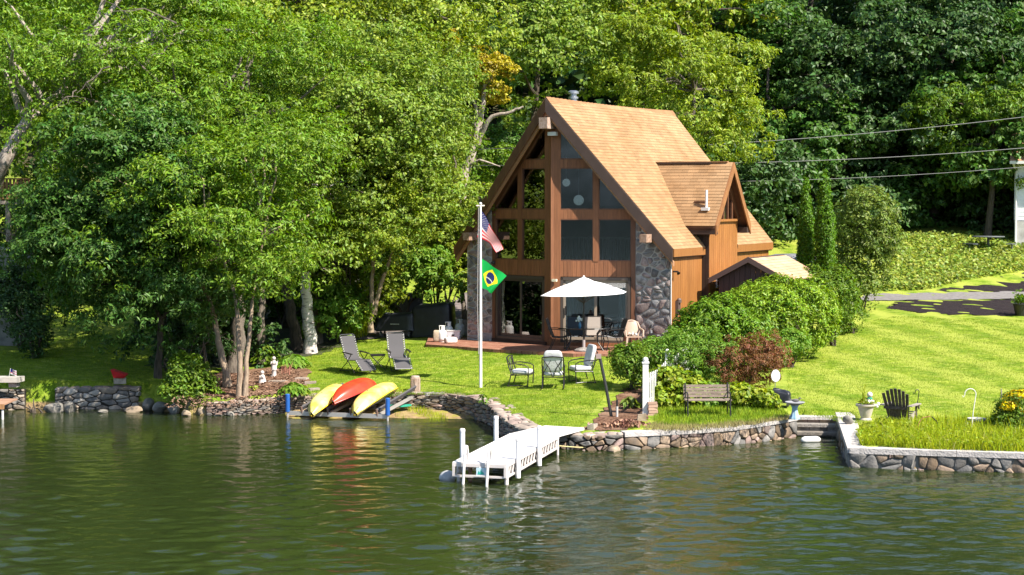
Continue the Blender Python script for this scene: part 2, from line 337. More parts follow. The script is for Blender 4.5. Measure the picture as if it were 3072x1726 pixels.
def patch(name, pxpoly, mat, label, lift=.02, kind='structure', step=.09, world=None, parent=None, jag=0.):
    P = np.array([G(*p)[:2] for p in pxpoly]) if world is None else np.array(world)
    x0, y0 = P.min(0); x1, y1 = P.max(0); xs = np.arange(x0, x1 + step, step); ys = np.arange(y0, y1 + step, step)
    X, Y = np.meshgrid(xs, ys, indexing='ij'); Z = hland(X.ravel(), Y.ravel()).reshape(X.shape) + lumpy(X, Y) + lift
    nx, ny = X.shape; i, j = np.meshgrid(np.arange(nx - 1), np.arange(ny - 1), indexing='ij'); a = (i * ny + j).ravel(); F = np.stack([a, a + ny, a + ny + 1, a + 1], -1)
    cx = X.ravel()[F].mean(1); cy = Y.ravel()[F].mean(1)
    if jag: cx = cx + jag * np.sin(cx * 7 + cy * 5); cy = cy + jag * np.sin(cx * 5.3 - cy * 8)
    F = F[inside(cx, cy, P) & inside(cx, cy, POLY) & (linedist(cx, cy, LINE) > .3)]; V = np.stack([X, Y, Z], -1).reshape(-1, 3); u, inv = np.unique(F, return_inverse=True)
    me = np_mesh(name, V[u], inv.reshape(F.shape)); me.shade_smooth(); return tag(link(name, me, mat, parent), label, kind=kind)
mulch = M('red_mulch', (.19, .105, .066), rough=.95, col2=(.075, .038, .024), nscale=11, var=0, bump=1., bscale=30, spec=.1, col3=(.24, .15, .1), n3=1.3)
darkm = M('dark_mulch', (.035, .026, .026), rough=.95, col2=(.015, .012, .014), nscale=14, bump=1., bscale=25, spec=.1)
asph = M('asphalt_drive', (.16, .145, .14), rough=.9, col2=(.2, .185, .175), nscale=6, bump=.3)
asph2 = M('asphalt_path', (.19, .155, .14), rough=.9, col2=(.12, .10, .095), nscale=3, bump=.3)
patch('mulch_bed', [(470,1232),(560,1150),(640,1120),(800,1105),(880,1095),(930,1110),(925,1150),(905,1180),(870,1215),(740,1228),(640,1236)], mulch, 'reddish brown mulch bed beneath the trees', jag=.05, lift=.03)
patch('mulch_bed', [(1755,1292),(1790,1255),(1830,1215),(1880,1165),(1935,1160),(1945,1255),(1880,1292)], mulch, 'brown mulch bed round the black post', jag=.06)
patch('mulch_bed', [(2660,925),(2700,905),(3120,900),(3300,905),(3300,955),(3072,950),(2860,945),(2740,938)], darkm, 'dark mulch strip between the lawn and driveway', jag=.12)
patch('mulch_bed', [(2790,876),(2900,850),(3072,822),(3300,800),(3300,876),(3072,877)], darkm, 'dark mulch bank above the driveway', jag=.12)
patch('driveway', [(2560,908),(2600,884),(2800,881),(3072,877),(3400,872),(3400,893),(3072,898),(2800,902),(2600,905)], asph, 'pale grey asphalt driveway', lift=.035, step=.12)
patch('path', [(1040,1022),(1130,985),(1300,960),(1372,900),(1395,880),(1408,880),(1408,1010),(1350,1015),(1180,1015)], asph2, 'grey asphalt path beside the grills', lift=.03)
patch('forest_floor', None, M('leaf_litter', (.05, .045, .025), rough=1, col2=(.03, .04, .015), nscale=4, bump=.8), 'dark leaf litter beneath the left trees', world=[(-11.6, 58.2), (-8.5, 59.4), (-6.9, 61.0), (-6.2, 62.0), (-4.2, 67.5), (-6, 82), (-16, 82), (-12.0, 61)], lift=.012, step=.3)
# brick patio, slightly proud of the lawn
def brickmat():
    m = M('brick_paving', (.3, .135, .085), rough=.85, col2=(.25, .1, .062), nscale=1.4, bump=.2, col3=(.36, .19, .125), n3=3.5)
    N = m.node_tree.nodes; L = m.node_tree.links; b = N['Principled BSDF']; src = b.inputs['Base Color'].links[0].from_socket
    br = N.new('ShaderNodeTexBrick'); br.inputs['Scale'].default_value = 4.6; br.inputs['Mortar Size'].default_value = .012; br.inputs['Mortar'].default_value = (.3, .2, .15, 1)
    br.inputs['Color1'].default_value = (1, 1, 1, 1); br.inputs['Color2'].default_value = (.8, .76, .74, 1)
    geo = N.new('ShaderNodeNewGeometry'); mp = N.new('ShaderNodeMapping'); mp.inputs['Rotation'].default_value = (0, 0, R(27)); L.new(geo.outputs['Position'], mp.inputs[0]); L.new(mp.outputs[0], br.inputs['Vector'])
    mx = N.new('ShaderNodeMix'); mx.data_type = 'RGBA'; mx.blend_type = 'MULTIPLY'; mx.inputs[0].default_value = .8; L.new(src, mx.inputs[6]); L.new(br.outputs[0], mx.inputs[7]); L.new(mx.outputs[2], b.inputs['Base Color']); return m
PZ = 1.45
pf = [at_z(*p, 1.42) for p in ((1277,1036),(1380,1043),(1480,1051),(1600,1058),(1720,1064),(1870,1065),(1990,1062))]
pp = [(p[0], p[1], PZ) for p in pf] + [(6.2, 59.2, PZ), (5.2, 60.5, PZ), (-1.4, 63.6, PZ), (-2.9, 63.6, PZ)]
pb = MB(); pb.prism([(a, b, PZ - .3) for a, b, c in pp], (0, 0, .3)); tag(pb.build('patio', brickmat()), 'red brick patio in front of the chalet', kind='structure')

# ------------------------------------------------------------------ stonework
def clip(poly, p, nrm_):             # keep the side where (q-p).n <= 0
    out = []
    for a, b in zip(poly, poly[1:] + poly[:1]):
        da = (a[0] - p[0]) * nrm_[0] + (a[1] - p[1]) * nrm_[1]; db = (b[0] - p[0]) * nrm_[0] + (b[1] - p[1]) * nrm_[1]
        if da <= 0: out.append(a)
        if (da < 0) != (db < 0) and da != db: t = da / (da - db); out.append((a[0] + (b[0] - a[0]) * t, a[1] + (b[1] - a[1]) * t))
    return out
def area(p): return .5 * sum(a[0] * b[1] - b[0] * a[1] for a, b in zip(p, p[1:] + p[:1]))
def cells(seed, outline, n, asp, relax=1):
    rg = np.random.default_rng(seed); O = [(x / asp, y) for x, y in outline]; A = np.array(O); lo, hi = A.min(0), A.max(0); pts = []
    while len(pts) < n:
        p = lo + rg.random(2) * (hi - lo)
        if inside(np.array([p[0]]), np.array([p[1]]), O)[0]: pts.append(p)
    pts = np.array(pts)
    for it in range(relax + 1):
        res = []
        for i, p in enumerate(pts):
            near = np.argsort(((pts - p) ** 2).sum(1))[1:22]; poly = list(O)
            for k in near:
                q = pts[k]; poly = clip(poly, ((p[0] + q[0]) / 2, (p[1] + q[1]) / 2), q - p)
                if len(poly) < 3: break
            res.append(poly)
        if it < relax: pts = np.array([np.mean(r, 0) * .8 + p * .2 if len(r) > 2 else p for r, p in zip(res, pts)])
    return [[(x * asp, y) for x, y in r] for r in res if len(r) > 2 and abs(area(r)) > 1e-5]
def stone_mb(poly, f, rg, gap, dep, rnd=.28):
    c = np.mean(poly, 0); P = np.array(poly); size = math.sqrt(abs(area(poly))); k = max(.6, 1 - gap / size)
    P = c + (P - c) * k; Q = []
    for a, b in zip(P, np.roll(P, -1, 0)): Q += [a + (b - a) * rnd, a + (b - a) * (1 - rnd)]
    Q = np.array(Q)
    if area([tuple(q) for q in Q]) < 0: Q = Q[::-1]
    keep = [0]
    for i in range(1, len(Q)):
        if np.hypot(*(Q[i] - Q[keep[-1]])) > .012: keep.append(i)
    Q = Q[keep][:12]; n = len(Q); d = dep * rg.uniform(.7, 1.35); tilt = rg.normal(0, .22, 2); vs = []
    for s_, h in ((1, -.04), (1.0, d * .55), (.72, d)):
        for q in Q:
            w = c + (q - c) * s_; dd = h + (0 if h < 0 else ((w - c) @ tilt) * .35 * (h / d)); vs.append(f(w[0], w[1], dd))
    mb = MB(); fs = [tuple(range(2 * n, 3 * n))]
    for r in (0, 1): fs += [(r * n + i, r * n + (i + 1) % n, (r + 1) * n + (i + 1) % n, (r + 1) * n + i) for i in range(n)]
    return mb.add(vs, fs)
def stones(parent, cs, f, mats, seed, gap=.03, dep=.05, name='stone', off=None, rnd=.28):
    rg = np.random.default_rng(seed)
    for c in cs:
        o = stone_mb(c, f, rg, gap, dep, rnd).build(name, mats[int(rg.integers(len(mats)))], parent, smooth=50, off=off)
class Path:                           # a wall line in plan; water lies on its right-hand side going left to right
    def __init__(s, pts, base, top):
        s.p = np.array(pts, float)[:, :2]; seg = np.hypot(*np.diff(s.p, axis=0).T); s.d = np.concatenate([[0], np.cumsum(seg)]); s.L = s.d[-1]; s.base = base; s.top = top
    def pos(s, u):
        u = min(max(u, 0), s.L); k = min(max(int(np.searchsorted(s.d, u)) - 1, 0), len(s.p) - 2); t = (u - s.d[k]) / (s.d[k + 1] - s.d[k]); return s.p[k] * (1 - t) + s.p[k + 1] * t
    def nor(s, u):
        a, b = s.pos(u - .25), s.pos(u + .25); d = (b - a) / max(np.hypot(*(b - a)), 1e-6); return np.array((d[1], -d[0]))
    def h(s, u):
        if not hasattr(s.top, '__len__'): return s.top
        return float(np.interp(u / s.L, np.linspace(0, 1, len(s.top)), s.top))
    def face(s, Hm):
        def f(u, v, d):
            q = s.pos(u) + s.nor(u) * d; z0 = s.base; return (q[0], q[1], z0 + v / Hm * (s.h(u) - z0))
        return f
    def cap(s, lift=0.):
        def f(u, w, d):
            q = s.pos(u) - s.nor(u) * w; return (q[0], q[1], s.h(u) + d + lift)
        return f
    def core(s, th, drop=.03, front=0., n=None):
        n = n or max(2, int(s.L / .3)); mb = MB(); rows = []
        for k in range(n + 1):
            u = s.L * k / n; a = s.pos(u) + s.nor(u) * front; b = s.pos(u) - s.nor(u) * th; t = s.h(u) - drop
            rows.append([(a[0], a[1], s.base - .3), (b[0], b[1], s.base - .3), (b[0], b[1], t), (a[0], a[1], t)])
        mb.grid(rows, closed=True); m = len(mb.v); mb.f += [(0, 1, 2, 3), (m - 1, m - 2, m - 3, m - 4)]; mb.m += [0, 0]; return mb
mortar = M('mortar', (.42, .40, .37), rough=.95, col2=(.34, .32, .3), nscale=6)
dirt = M('wall_soil', (.04, .033, .026), rough=1)
field = [M('stone_tan', (.32, .235, .165), rough=.85, var=.3, col2=(.23, .17, .125), nscale=5, bump=.5, bscale=20), M('stone_rose', (.27, .19, .165), rough=.85, var=.3, col2=(.18, .14, .125), nscale=4, bump=.5, bscale=20),
         M('stone_grey', (.22, .205, .19), rough=.85, var=.3, col2=(.13, .125, .12), nscale=5, bump=.5, bscale=20), M('stone_brown', (.2, .14, .09), rough=.85, var=.3, col2=(.12, .09, .065), nscale=5, bump=.5, bscale=20)]
slate = [M('slate_tan', (.35, .28, .215), rough=.85, var=.3, col2=(.22, .18, .145), nscale=6, bump=.5, bscale=25), M('slate_rose', (.32, .22, .18), rough=.85, var=.3, col2=(.2, .15, .13), nscale=6, bump=.5, bscale=25), M('slate_grey', (.23, .21, .19), rough=.85, var=.35, col2=(.14, .13, .12), nscale=6, bump=.5, bscale=25)]
caps = [M('flag_cap', (.38, .31, .25), rough=.85, var=.22, col2=(.27, .22, .185), nscale=4, bump=.4, bscale=15), M('flag_cap_rose', (.34, .25, .215), rough=.85, var=.2, col2=(.26, .2, .17), nscale=4, bump=.4, bscale=15)]
conc = M('concrete_cap', (.5, .46, .44), rough=.9, col2=(.4, .37, .35), nscale=6, bump=.7, bscale=22)
oldconc = M('old_concrete', (.24, .21, .18), rough=.9, col2=(.16, .14, .12), nscale=5, bump=.5, bscale=22)
boulderm = [M('boulder_grey', (.25, .23, .2), rough=.9, var=.25, col2=(.16, .15, .13), nscale=4, bump=.6, bscale=10), M('boulder_tan', (.36, .28, .2), rough=.9, var=.2, col2=(.22, .17, .12), nscale=4, bump=.6, bscale=10)]
def wall(name, label, pts, base, top, n, asp, mats, coremat, seed, th=.4, gap=.03, dep=.05, relax=0, rnd=.16, capn=0, capw=.5, capmat=None, capd=.05):
    P = Path(pts, base, top); o = (P.p[0][0], P.p[0][1], base); t = thing(name, label, 'wall', o)
    P.core(th).build('core', coremat, t, off=o)
    Hm = np.mean([P.h(u) for u in np.linspace(0, P.L, 9)]) - base
    stones(t, cells(seed, [(0, 0), (P.L, 0), (P.L, Hm), (0, Hm)], n, asp, relax), P.face(Hm), mats, seed, gap, dep, off=o, rnd=rnd)
    if capn: stones(t, cells(seed + 1, [(0, -.06), (P.L, -.06), (P.L, capw), (0, capw)], capn, 1.3), P.cap(-.035), capmat or caps, seed + 1, .025, capd, 'cap_stone', off=o, rnd=.2)
    return t, P, o
def slabcap(t, P, o, w, over, th, mat, nseg=4, name='cap_slab'):
    for k in range(nseg):
        rows = []; a0, a1 = P.L * k / nseg + .004, P.L * (k + 1) / nseg - .004
        for u in np.linspace(a0, a1, max(3, int((a1 - a0) / .25))):
            a = P.pos(u) + P.nor(u) * over; b = P.pos(u) - P.nor(u) * w; z = P.h(u); rows.append([(a[0], a[1], z - .03), (b[0], b[1], z - .03), (b[0], b[1], z + th), (a[0], a[1], z + th)])
        mb = MB(); mb.grid(rows, closed=True); m = len(mb.v); mb.f += [(0, 1, 2, 3), (m - 1, m - 2, m - 3, m - 4)]; mb.m += [0, 0]; mb.build(name, mat, t, off=o)
wall('dry_stone_wall', 'low dry stacked stone wall edging the mulch bed behind the kayaks', SH['bed'], -.12, [.36, .4, .42, .5, .52], 170, 4.6, slate, dirt, 21, relax=1, th=.35, gap=.014, dep=.06, capn=16, capw=.35)
wall('dry_stone_wall', 'curved dry stacked stone wall round the small beach, capped with flagstones', SH['bay'], -.12, [.54, .56, .58, .6, .58, .54, .5, .44, .42], 290, 4.6, slate, dirt, 22, relax=1, th=.5, gap=.014, dep=.06, capn=64, capw=.62)
wall('rough_stone_wall', 'rough stone wall with dark gaps beside the dock ramp', SH['rough'], -.2, [.36, .38, .40], 34, 1.6, field + slate[2:], dirt, 23, th=.5, gap=.03, dep=.09, capn=14, capw=.5)
t, P, o = wall('mortared_wall', 'tan fieldstone retaining wall with pale cap below the park bench', SH['mid'], -.2, [.36, .37, .39, .43, .47], 54, 1.15, field, M('dark_joint', (.07, .058, .048), rough=1), 24, gap=.02, dep=.055)
slabcap(t, P, o, .3, .07, .085, conc, 4)
RW = SH['right'][:4]
t, P, o = wall('mortared_wall', 'grey fieldstone lake wall with white cap in front of the tall grass', RW, -.2, .36, 84, 1.15, field + [field[2], slate[2]], M('grey_joint', (.2, .185, .17), rough=1), 25, gap=.022, dep=.05)
slabcap(t, P, o, .32, .06, .1, conc, 5)
t, P, o = wall('mortared_wall', 'short stone side wall with pale cap beside the lake steps', [PIER[0] + (0, .9), PIER[1]], -.2, [.46, .36], 34, 1.1, [field[2], field[3], slate[2]], dirt, 26, gap=.022, dep=.05)
slabcap(t, P, o, .42, .05, .1, conc, 2)
t, P, o = wall('block_wall', 'grey squared stone wall at the edge of the shaded lawn', [at_z(165,1228,0)[:2], SH['far'][2], SH['far'][3], SH['far'][3] + (.25, 1.2)], -.15, [.62, .66, .66, .6], 62, 2.3, [slate[0], slate[2], M('block_grey', (.4, .36, .31), rough=.9, var=.25, bump=.5, bscale=20)], dirt, 27, relax=1, rnd=.1, gap=.02, dep=.06, capn=12, capw=.4)
t, P, o = wall('block_wall', 'short grey stone wall left of the leafy clump at the waterline', [at_z(-140,1230,0)[:2], at_z(-10,1230,0)[:2], at_z(75,1229,0)[:2]], -.15, .62, 40, 2.1, [slate[0], slate[2]], dirt, 28, relax=1, rnd=.1, gap=.02, dep=.06)
P = Path([at_z(75,1225,0)[:2], at_z(168,1225,0)[:2]], -.15, .64); o = (P.p[0][0], P.p[0][1], 0); t = thing('concrete_wall', 'plain dark concrete wall section behind the leafy clump', 'wall', o); P.core(.3, drop=0).build('wall_body', oldconc, t, off=o)
# steps into the lake
sd = STEP1 - STEP0; sl = np.hypot(*sd); sa = math.atan2(sd[1], sd[0]); st_ = thing('lake_steps', 'grey stone steps leading down into the lake', 'steps', (STEP0[0], STEP0[1], 0), sa)
for k, (y, z) in enumerate(((.02, .12), (.32, .3), (.62, .46))):
    MB().box((sl / 2, y + .2, z - .045), (sl - .06, .42, .075)).build('tread', [oldconc, M('step_slab', (.3, .27, .24), rough=.9, col2=(.22, .2, .18), nscale=6, bump=.5, bscale=22), conc][k], st_)
    rg = np.random.default_rng(40 + k); x = .03
    while x < sl - .1:
        w = min(rg.uniform(.16, .34), sl - .03 - x); MB().box((x + w / 2, y + .22, z - .17), (w - .014, .34, .172)).build('riser_stone', slate[2] if k < 2 else field[int(rg.integers(3))], st_); x += w
# boulders along the water
def boulder(label, px, py, w, h, seed, m=0, z=None, D=None, group='boulders along the waterline'):
    b = at_z(px, py, 0) if D is None else at_y(px, py, D); rg = np.random.default_rng(seed); t = MB(); t.ball((0, 0, 0), (1, 1, 1), 14, 9)
    ph = rg.random((6, 3)) * 6; di = nrm(rg.normal(size=(9, 3)))
    for i, v in enumerate(t.v):
        v = np.array(v); k = 1 + .09 * sum(math.sin(3 * (v @ d) + p[0]) for d, p in zip(di, ph)) / 1.5
        for d in di:
            c = v @ d
            if c > .72: v = v - d * (c - .72) * .85
        t.v[i] = tuple(v * k * np.array((w / 2, w * .42, h * .62)))
    o = t.build('boulder', boulderm[m], smooth=38); o.location = (b[0], b[1] + w * .3, (h * .3 if z is None else z)); o.rotation_euler = (0, 0, rg.uniform(0, 6)); return tag(o, label, 'rock', group)
for i, (px, py, w, h, m, lab) in enumerate([(578,1240,.42,.5,1,'upright pale boulder at the lake edge below the mulch bed'),(633,1238,.36,.42,0,'grey boulder at the near end of the mulch bed wall'),(605,1246,.3,.28,1,'small tan boulder between two upright rocks at the lake edge'),(660,1238,.34,.5,0,'tall grey boulder leaning against the mulch bed wall'),
    (556,1249,.3,.22,1,'low rounded tan rock in the shallows below the bush'),(520,1240,.5,.32,0,'dark rock in the shade below the waterside bush'),(478,1236,.6,.34,0,'dark boulder right of the grey block wall'),(440,1232,.5,.4,0,'round boulder at the end of the grey block wall'),(160,1238,.7,.32,0,'large flat grey rock at the foot of the block wall'),(205,1237,.5,.36,0,'grey rock touching the block wall beside the flat rock'),
    (395,1238,.55,.2,1,'pale flat rock lying in the water before the block wall'),(305,1240,.4,.12,0,'thin rock breaking the surface before the block wall'),(690,1248,.3,.14,0,'low stone in the shallows before the mulch bed wall'),(1820,1348,.5,.3,0,'dark wet rock in the water beside the rope'),(1845,1356,.4,.2,1,'small pale rock in the water under the rope'),(1700,1335,.6,.4,0,'dark boulder in the gap beneath the dock ramp'),
    (2545,1262,.3,.18,0,'brown mossy rock standing on the side wall by the steps')]):
    boulder(lab, px, py, w, h, 60 + i, m, **({'z': .62, 'D': 46.6} if px == 2545 else {}))

# ------------------------------------------------------------------ the chalet (local frame: x along the front, y into the house, z up from the floor)
HX, HY, HTH, FL = 1.683, 60.835, .471, 1.5
H = thing('chalet', 'brown wood chalet with steep tan roof, glass prow front and stone piers', 'house', (HX, HY, FL), -HTH)
RZ, SL, EV, OV, OE, RL = 8.02, 1.221, 3.98, 1.28, .13, 9.62
siding = M('cedar_siding', (.30, .128, .033), rough=.6, var=.1, col2=(.25, .1, .025), nscale=2.2, stretch=(9, 9, .7), bump=.15, bscale=30)
fsid = M('front_siding', (.245, .098, .042), rough=.6, var=.12, col2=(.19, .075, .032), nscale=2.2, stretch=(9, 9, .7), bump=.15, bscale=30)
trim = M('brown_trim', (.145, .062, .032), rough=.55, col2=(.11, .046, .024), nscale=3, stretch=(3, 3, .6))
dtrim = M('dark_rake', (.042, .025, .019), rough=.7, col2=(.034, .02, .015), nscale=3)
soff = M('soffit_wood', (.12, .058, .032), rough=.7, col2=(.09, .04, .024), nscale=4)
shing = M('tan_shingle', (.315, .186, .09), rough=.9, var=.14, col2=(.275, .155, .07), nscale=1.2, bump=.4, bscale=60, col3=(.34, .21, .108), n3=.5)
weath = M('weathered_beam', (.34, .22, .16), rough=.8, col2=(.24, .14, .09), nscale=12)
alu = M('bronze_frame', (.085, .066, .055), rough=.4, metal=.3)
brown_alu = M('tan_aluminium', (.3, .245, .19), rough=.45)
glass = glassmat('window_glass', (.58, .64, .66), .95, .11)
white = M('white_paint', (.66, .65, .63), rough=.5)
metal = M('grey_metal', (.42, .42, .44), rough=.35, metal=.8)
blackm = M('black_metal', (.018, .016, .016), rough=.4, spec=.5)
zr = lambda u: RZ - SL * abs(u)
vf = lambda u: -OV + (OV - OE) * abs(u) / EV
# roof deck: two slabs
roof = None
for sg in (1, -1):
    mb = MB(); top = [(0, -OV, RZ), (sg * EV, -OE, zr(EV)), (sg * EV, RL, zr(EV)), (0, RL, RZ)]
    mb.hexa([(x, y, z - .24) for x, y, z in top] + top); o = mb.build('roof' if sg > 0 else 'roof_slope', soff, H); roof = roof or o
# shingles
nor = Vector((SL, 0, 1)).normalized(); dwn = Vector((1, 0, -SL)).normalized(); slen = EV * math.sqrt(1 + SL * SL); EXP = .127
def shingle_pts(a, wv, wl, base, along, down, n, ln=.2, th=.016):
    # a thin wedge: along = course direction, down = slope direction; its lower end stands proud
    p = Vector(base); A = Vector(along) * wv; D_ = Vector(down) * ln; N_ = Vector(n)
    lo = [p + N_ * .004, p + A + N_ * .004, p + A + D_ + N_ * .01, p + D_ + N_ * .01]; return lo + [lo[0] + N_ * .004, lo[1] + N_ * .004, lo[2] + N_ * th, lo[3] + N_ * th]
def lay(courses, budget, parent):
    rest = MB(); cnt = 0
    for c in courses:
        pts = shingle_pts(*c)
        if cnt < budget: MB().hexa(pts).build('shingle', shing, parent); cnt += 1
        else: rest.hexa(pts)
    if rest.v: rest.build('shingles', shing, parent, kind='stuff')
rg = np.random.default_rng(5); cs = []
DU, DV, DE, DZ, DEZ = 4.48, 4.05, 1.70, 6.0, 3.88      # cross gable: rake line, centre line, half width, ridge and eave heights
DS = (DZ - DEZ) / DE
ncourse = int(slen / EXP)
for k in range(ncourse):
    s0 = slen - (k + 1) * EXP - .04; u = (s0 + .1) / math.sqrt(1 + SL * SL); v = vf(u); b0 = Vector((0, 0, RZ)) + dwn * max(s0, 0)
    while v < RL - .03:
        w = min(rg.uniform(.22, .42), RL - v); zc = zr(u)
        if not (abs(v + w / 2 - DV) < (DZ - zc) / DS - .22 and zc > DEZ - .05 and zc < DZ) and not (zc <= DEZ - .05 and 2.72 < v < 5.25 and u > 3.5): cs.append((v, (0, v, 0), w, b0 + Vector((0, v, 0))))
        v += w
cs.sort(key=lambda c: c[0])
lay([(0, c[2] - .004, 0, c[3], (0, 1, 0), dwn, nor) for c in cs], 190, roof)
ls = [Vector((-(k * EXP) / math.sqrt(1 + SL * SL), 0, RZ - SL * k * EXP / math.sqrt(1 + SL * SL))) for k in range(ncourse)]
mb = MB(); dl = Vector((-1, 0, -SL)).normalized(); nl_ = Vector((-SL, 0, 1)).normalized()
for p in ls: mb.hexa(shingle_pts(0, RL - vf(p.x + .0), 0, p + Vector((0, vf(p.x), 0)), (0, 1, 0), dl, nl_))
mb.build('shingles', shing, roof, kind='stuff')
mb = MB()
for k in range(36):
    y = -OV + (RL + OV) * k / 36; e = (RL + OV) / 36 + .03; w = .13; dz = -.05 * math.sin(math.pi * k / 36)
    for sg in (1, -1): mb.hexa([(0, y, RZ + .03 + dz), (sg * w, y, RZ + .03 - w * SL + dz), (sg * w, y + e, RZ + .042 - w * SL + dz), (0, y + e, RZ + .045 + dz), (0, y, RZ + .05 + dz), (sg * w, y, RZ + .05 - w * SL + dz), (sg * w, y + e, RZ + .062 - w * SL + dz), (0, y + e, RZ + .065 + dz)])
mb.build('ridge_cap', M('ridge_shingle', (.27, .14, .065), rough=.9, var=.1), roof)
# rake boards, trims, fascia
for sg in (1, -1):
    a = Vector((0, -OV, RZ)); b = Vector((sg * EV, -OE, zr(EV))); d = (b - a)
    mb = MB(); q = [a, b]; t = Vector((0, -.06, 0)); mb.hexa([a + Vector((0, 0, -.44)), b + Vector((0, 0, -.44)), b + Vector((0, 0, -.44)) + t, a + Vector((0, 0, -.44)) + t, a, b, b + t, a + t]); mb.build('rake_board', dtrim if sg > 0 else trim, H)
    t0 = Vector((0, .02, 0)); mb = MB(); mb.hexa([a + Vector((0, .03, -.56)), b + Vector((0, .03, -.56)), b + Vector((0, .14, -.56)), a + Vector((0, .14, -.56)), a + Vector((0, .03, -.42)), b + Vector((0, .03, -.42)), b + Vector((0, .14, -.42)), a + Vector((0, .14, -.42))]); mb.build('rake_trim', M('rake_trim_wood', (.36, .19, .1), rough=.6), H)  # lighter trim colour paints in the sunlit under-edge
    # rafter beam that carries the overhang, with its square end showing
    MB().box((sg * 3.22, -.42, 3.5), (.24, .75, .26)).build('beam_end', weath, H)
MB().box((0, -1.02, 7.22), (.3, .95, .36)).build('ridge_beam', M('grey_beam', (.42, .31, .25), rough=.8, col2=(.3, .2, .15), nscale=14), H)
MB().box((.12, -1.02, 6.88), (.3, .16, .12)).build('flood_light', white, H)
for y0, y1 in ((-OE, 2.68), (5.45, RL)):
    MB().box((EV + .02, (y0 + y1) / 2, zr(EV) - .14), (.04, y1 - y0, .25)).build('fascia', siding, H)
    MB().box((EV - .2, (y0 + y1) / 2, zr(EV) - .29), (.4, y1 - y0 - .04, .03)).build('soffit', soff, H)
MB().box((-EV - .02, 4.7, zr(EV) - .14), (.04, 9.8, .25)).build('fascia', siding, H)
# walls with vertical boards
def planks(parent, origin, d, n, L, z0, zt, w, mat, name='plank', seed=1, dep=.018):
    rg = random.Random(seed); k = max(1, round(L / w)); w = L / k; o = Vector(origin); d = Vector(d).normalized(); n = Vector(n).normalized()
    for i in range(k):
        a = o + d * (i * w + .004); b = o + d * ((i + 1) * w - .004); za, zb = zt(i * w), zt((i + 1) * w); e = n * (dep + rg.uniform(0, .004)); g = Vector((0, 0, 1))
        MB().hexa([a + g * z0, b + g * z0, b + e + g * z0, a + e + g * z0, a + g * za, b + g * zb, b + e + g * zb, a + e + g * za]).build(name, mat, parent)
WR, WL = 3.866, 3.60
sw = MB().box((WR - .06, 1.35, 1.45), (.12, 2.7, 3.2)).build('side_wall', dtrim, H); planks(sw, (WR, .0, 0), (0, 1, 0), (1, 0, 0), 2.7, -.15, lambda u: 2.98, .2, siding, seed=2)
sw2 = MB().box((WR - .06, 7.45, 1.45), (.12, 4.1, 3.2)).build('side_wall', dtrim, H); planks(sw2, (WR, 5.45, 0), (0, 1, 0), (1, 0, 0), 4.05, -.15, lambda u: 2.98, .2, siding, seed=3)
MB().box((-WL + .06, 4.75, 1.6), (.12, 9.4, 3.4)).build('side_wall', fsid, H)
mb = MB(); mb.prism([(-WL, 9.5, -.15), (WR, 9.5, -.15), (WR, 9.5, zr(WR) - .26), (0, 9.5, RZ - .28), (-WL, 9.5, zr(WL) - .26)], (0, -.12, 0)); mb.build('back_wall', fsid, H)
# cross gable
BU, B0, B1 = 4.15, 2.7, 5.42
cg = MB().box(((BU + 3.0) / 2 - .02, (B0 + B1) / 2, 1.93), (BU - 3.0, B1 - B0 - .03, 4.15)).build('gable_wall', dtrim, H)
planks(cg, (BU - .02, B0, 0), (0, 1, 0), (1, 0, 0), B1 - B0, -.15, lambda u: 4.0, .2, siding, seed=4)
planks(cg, (3.9, B0 + .015, 0), (1, 0, 0), (0, -1, 0), .24, -.15, lambda u: 3.75, .12, dtrim, seed=5)
groof = None
for sg in (-1, 1):
    top = [(( RZ - DZ) / SL, DV, DZ), (DU, DV, DZ), (DU, DV + sg * DE, DEZ), ((RZ - DEZ) / SL, DV + sg * DE, DEZ)]
    mb = MB(); mb.hexa([(x, y, z - .17) for x, y, z in top] + top); o = mb.build('gable_roof', soff, H); groof = groof or o
    dv = Vector((0, sg, -DS)).normalized(); nv = Vector((0, sg * DS, 1)).normalized(); L_ = DE * math.sqrt(1 + DS * DS); cs = []
    for k in range(int(L_ / .135)):
        s0 = max(L_ - (k + 1) * .135 - .03, 0); b0 = Vector((0, DV, DZ)) + dv * s0; u = (RZ - (b0.z - .06)) / SL - .05
        while u < DU - .02:
            w = min(rg.uniform(.2, .4), DU - u); cs.append((0, w - .005, 0, b0 + Vector((u, 0, 0)), (1, 0, 0), dv, nv)); u += w
    lay(cs, 108 if sg < 0 else 0, o)
    MB().hexa([(DU, DV, DZ - .34), (DU + .05, DV, DZ - .34), (DU + .05, DV + sg * DE, DEZ - .34), (DU, DV + sg * DE, DEZ - .34), (DU, DV, DZ), (DU + .05, DV, DZ), (DU + .05, DV + sg * DE, DEZ), (DU, DV + sg * DE, DEZ)]).build('gable_rake', M('gable_rake_wood', (.27, .12, .045), rough=.6, col2=(.22, .095, .035), nscale=3), H)
    MB().box(((DU + 3.45) / 2, DV + sg * (DE - .14), DEZ - .2), (DU - 3.45, .28, .2)).build('gable_soffit', dtrim, H)
mb = MB()
for k in range(9):
    x = 1.75 + k * .3
    mb.box((x, DV, DZ + .02), (.29, .16, .04))
mb.build('ridge_cap', MATS['ridge_shingle'], groof)
MB().box((2.75, DV - .09, DZ - .02), (1.9, .05, .05)).build('ridge_vent', dtrim, groof)
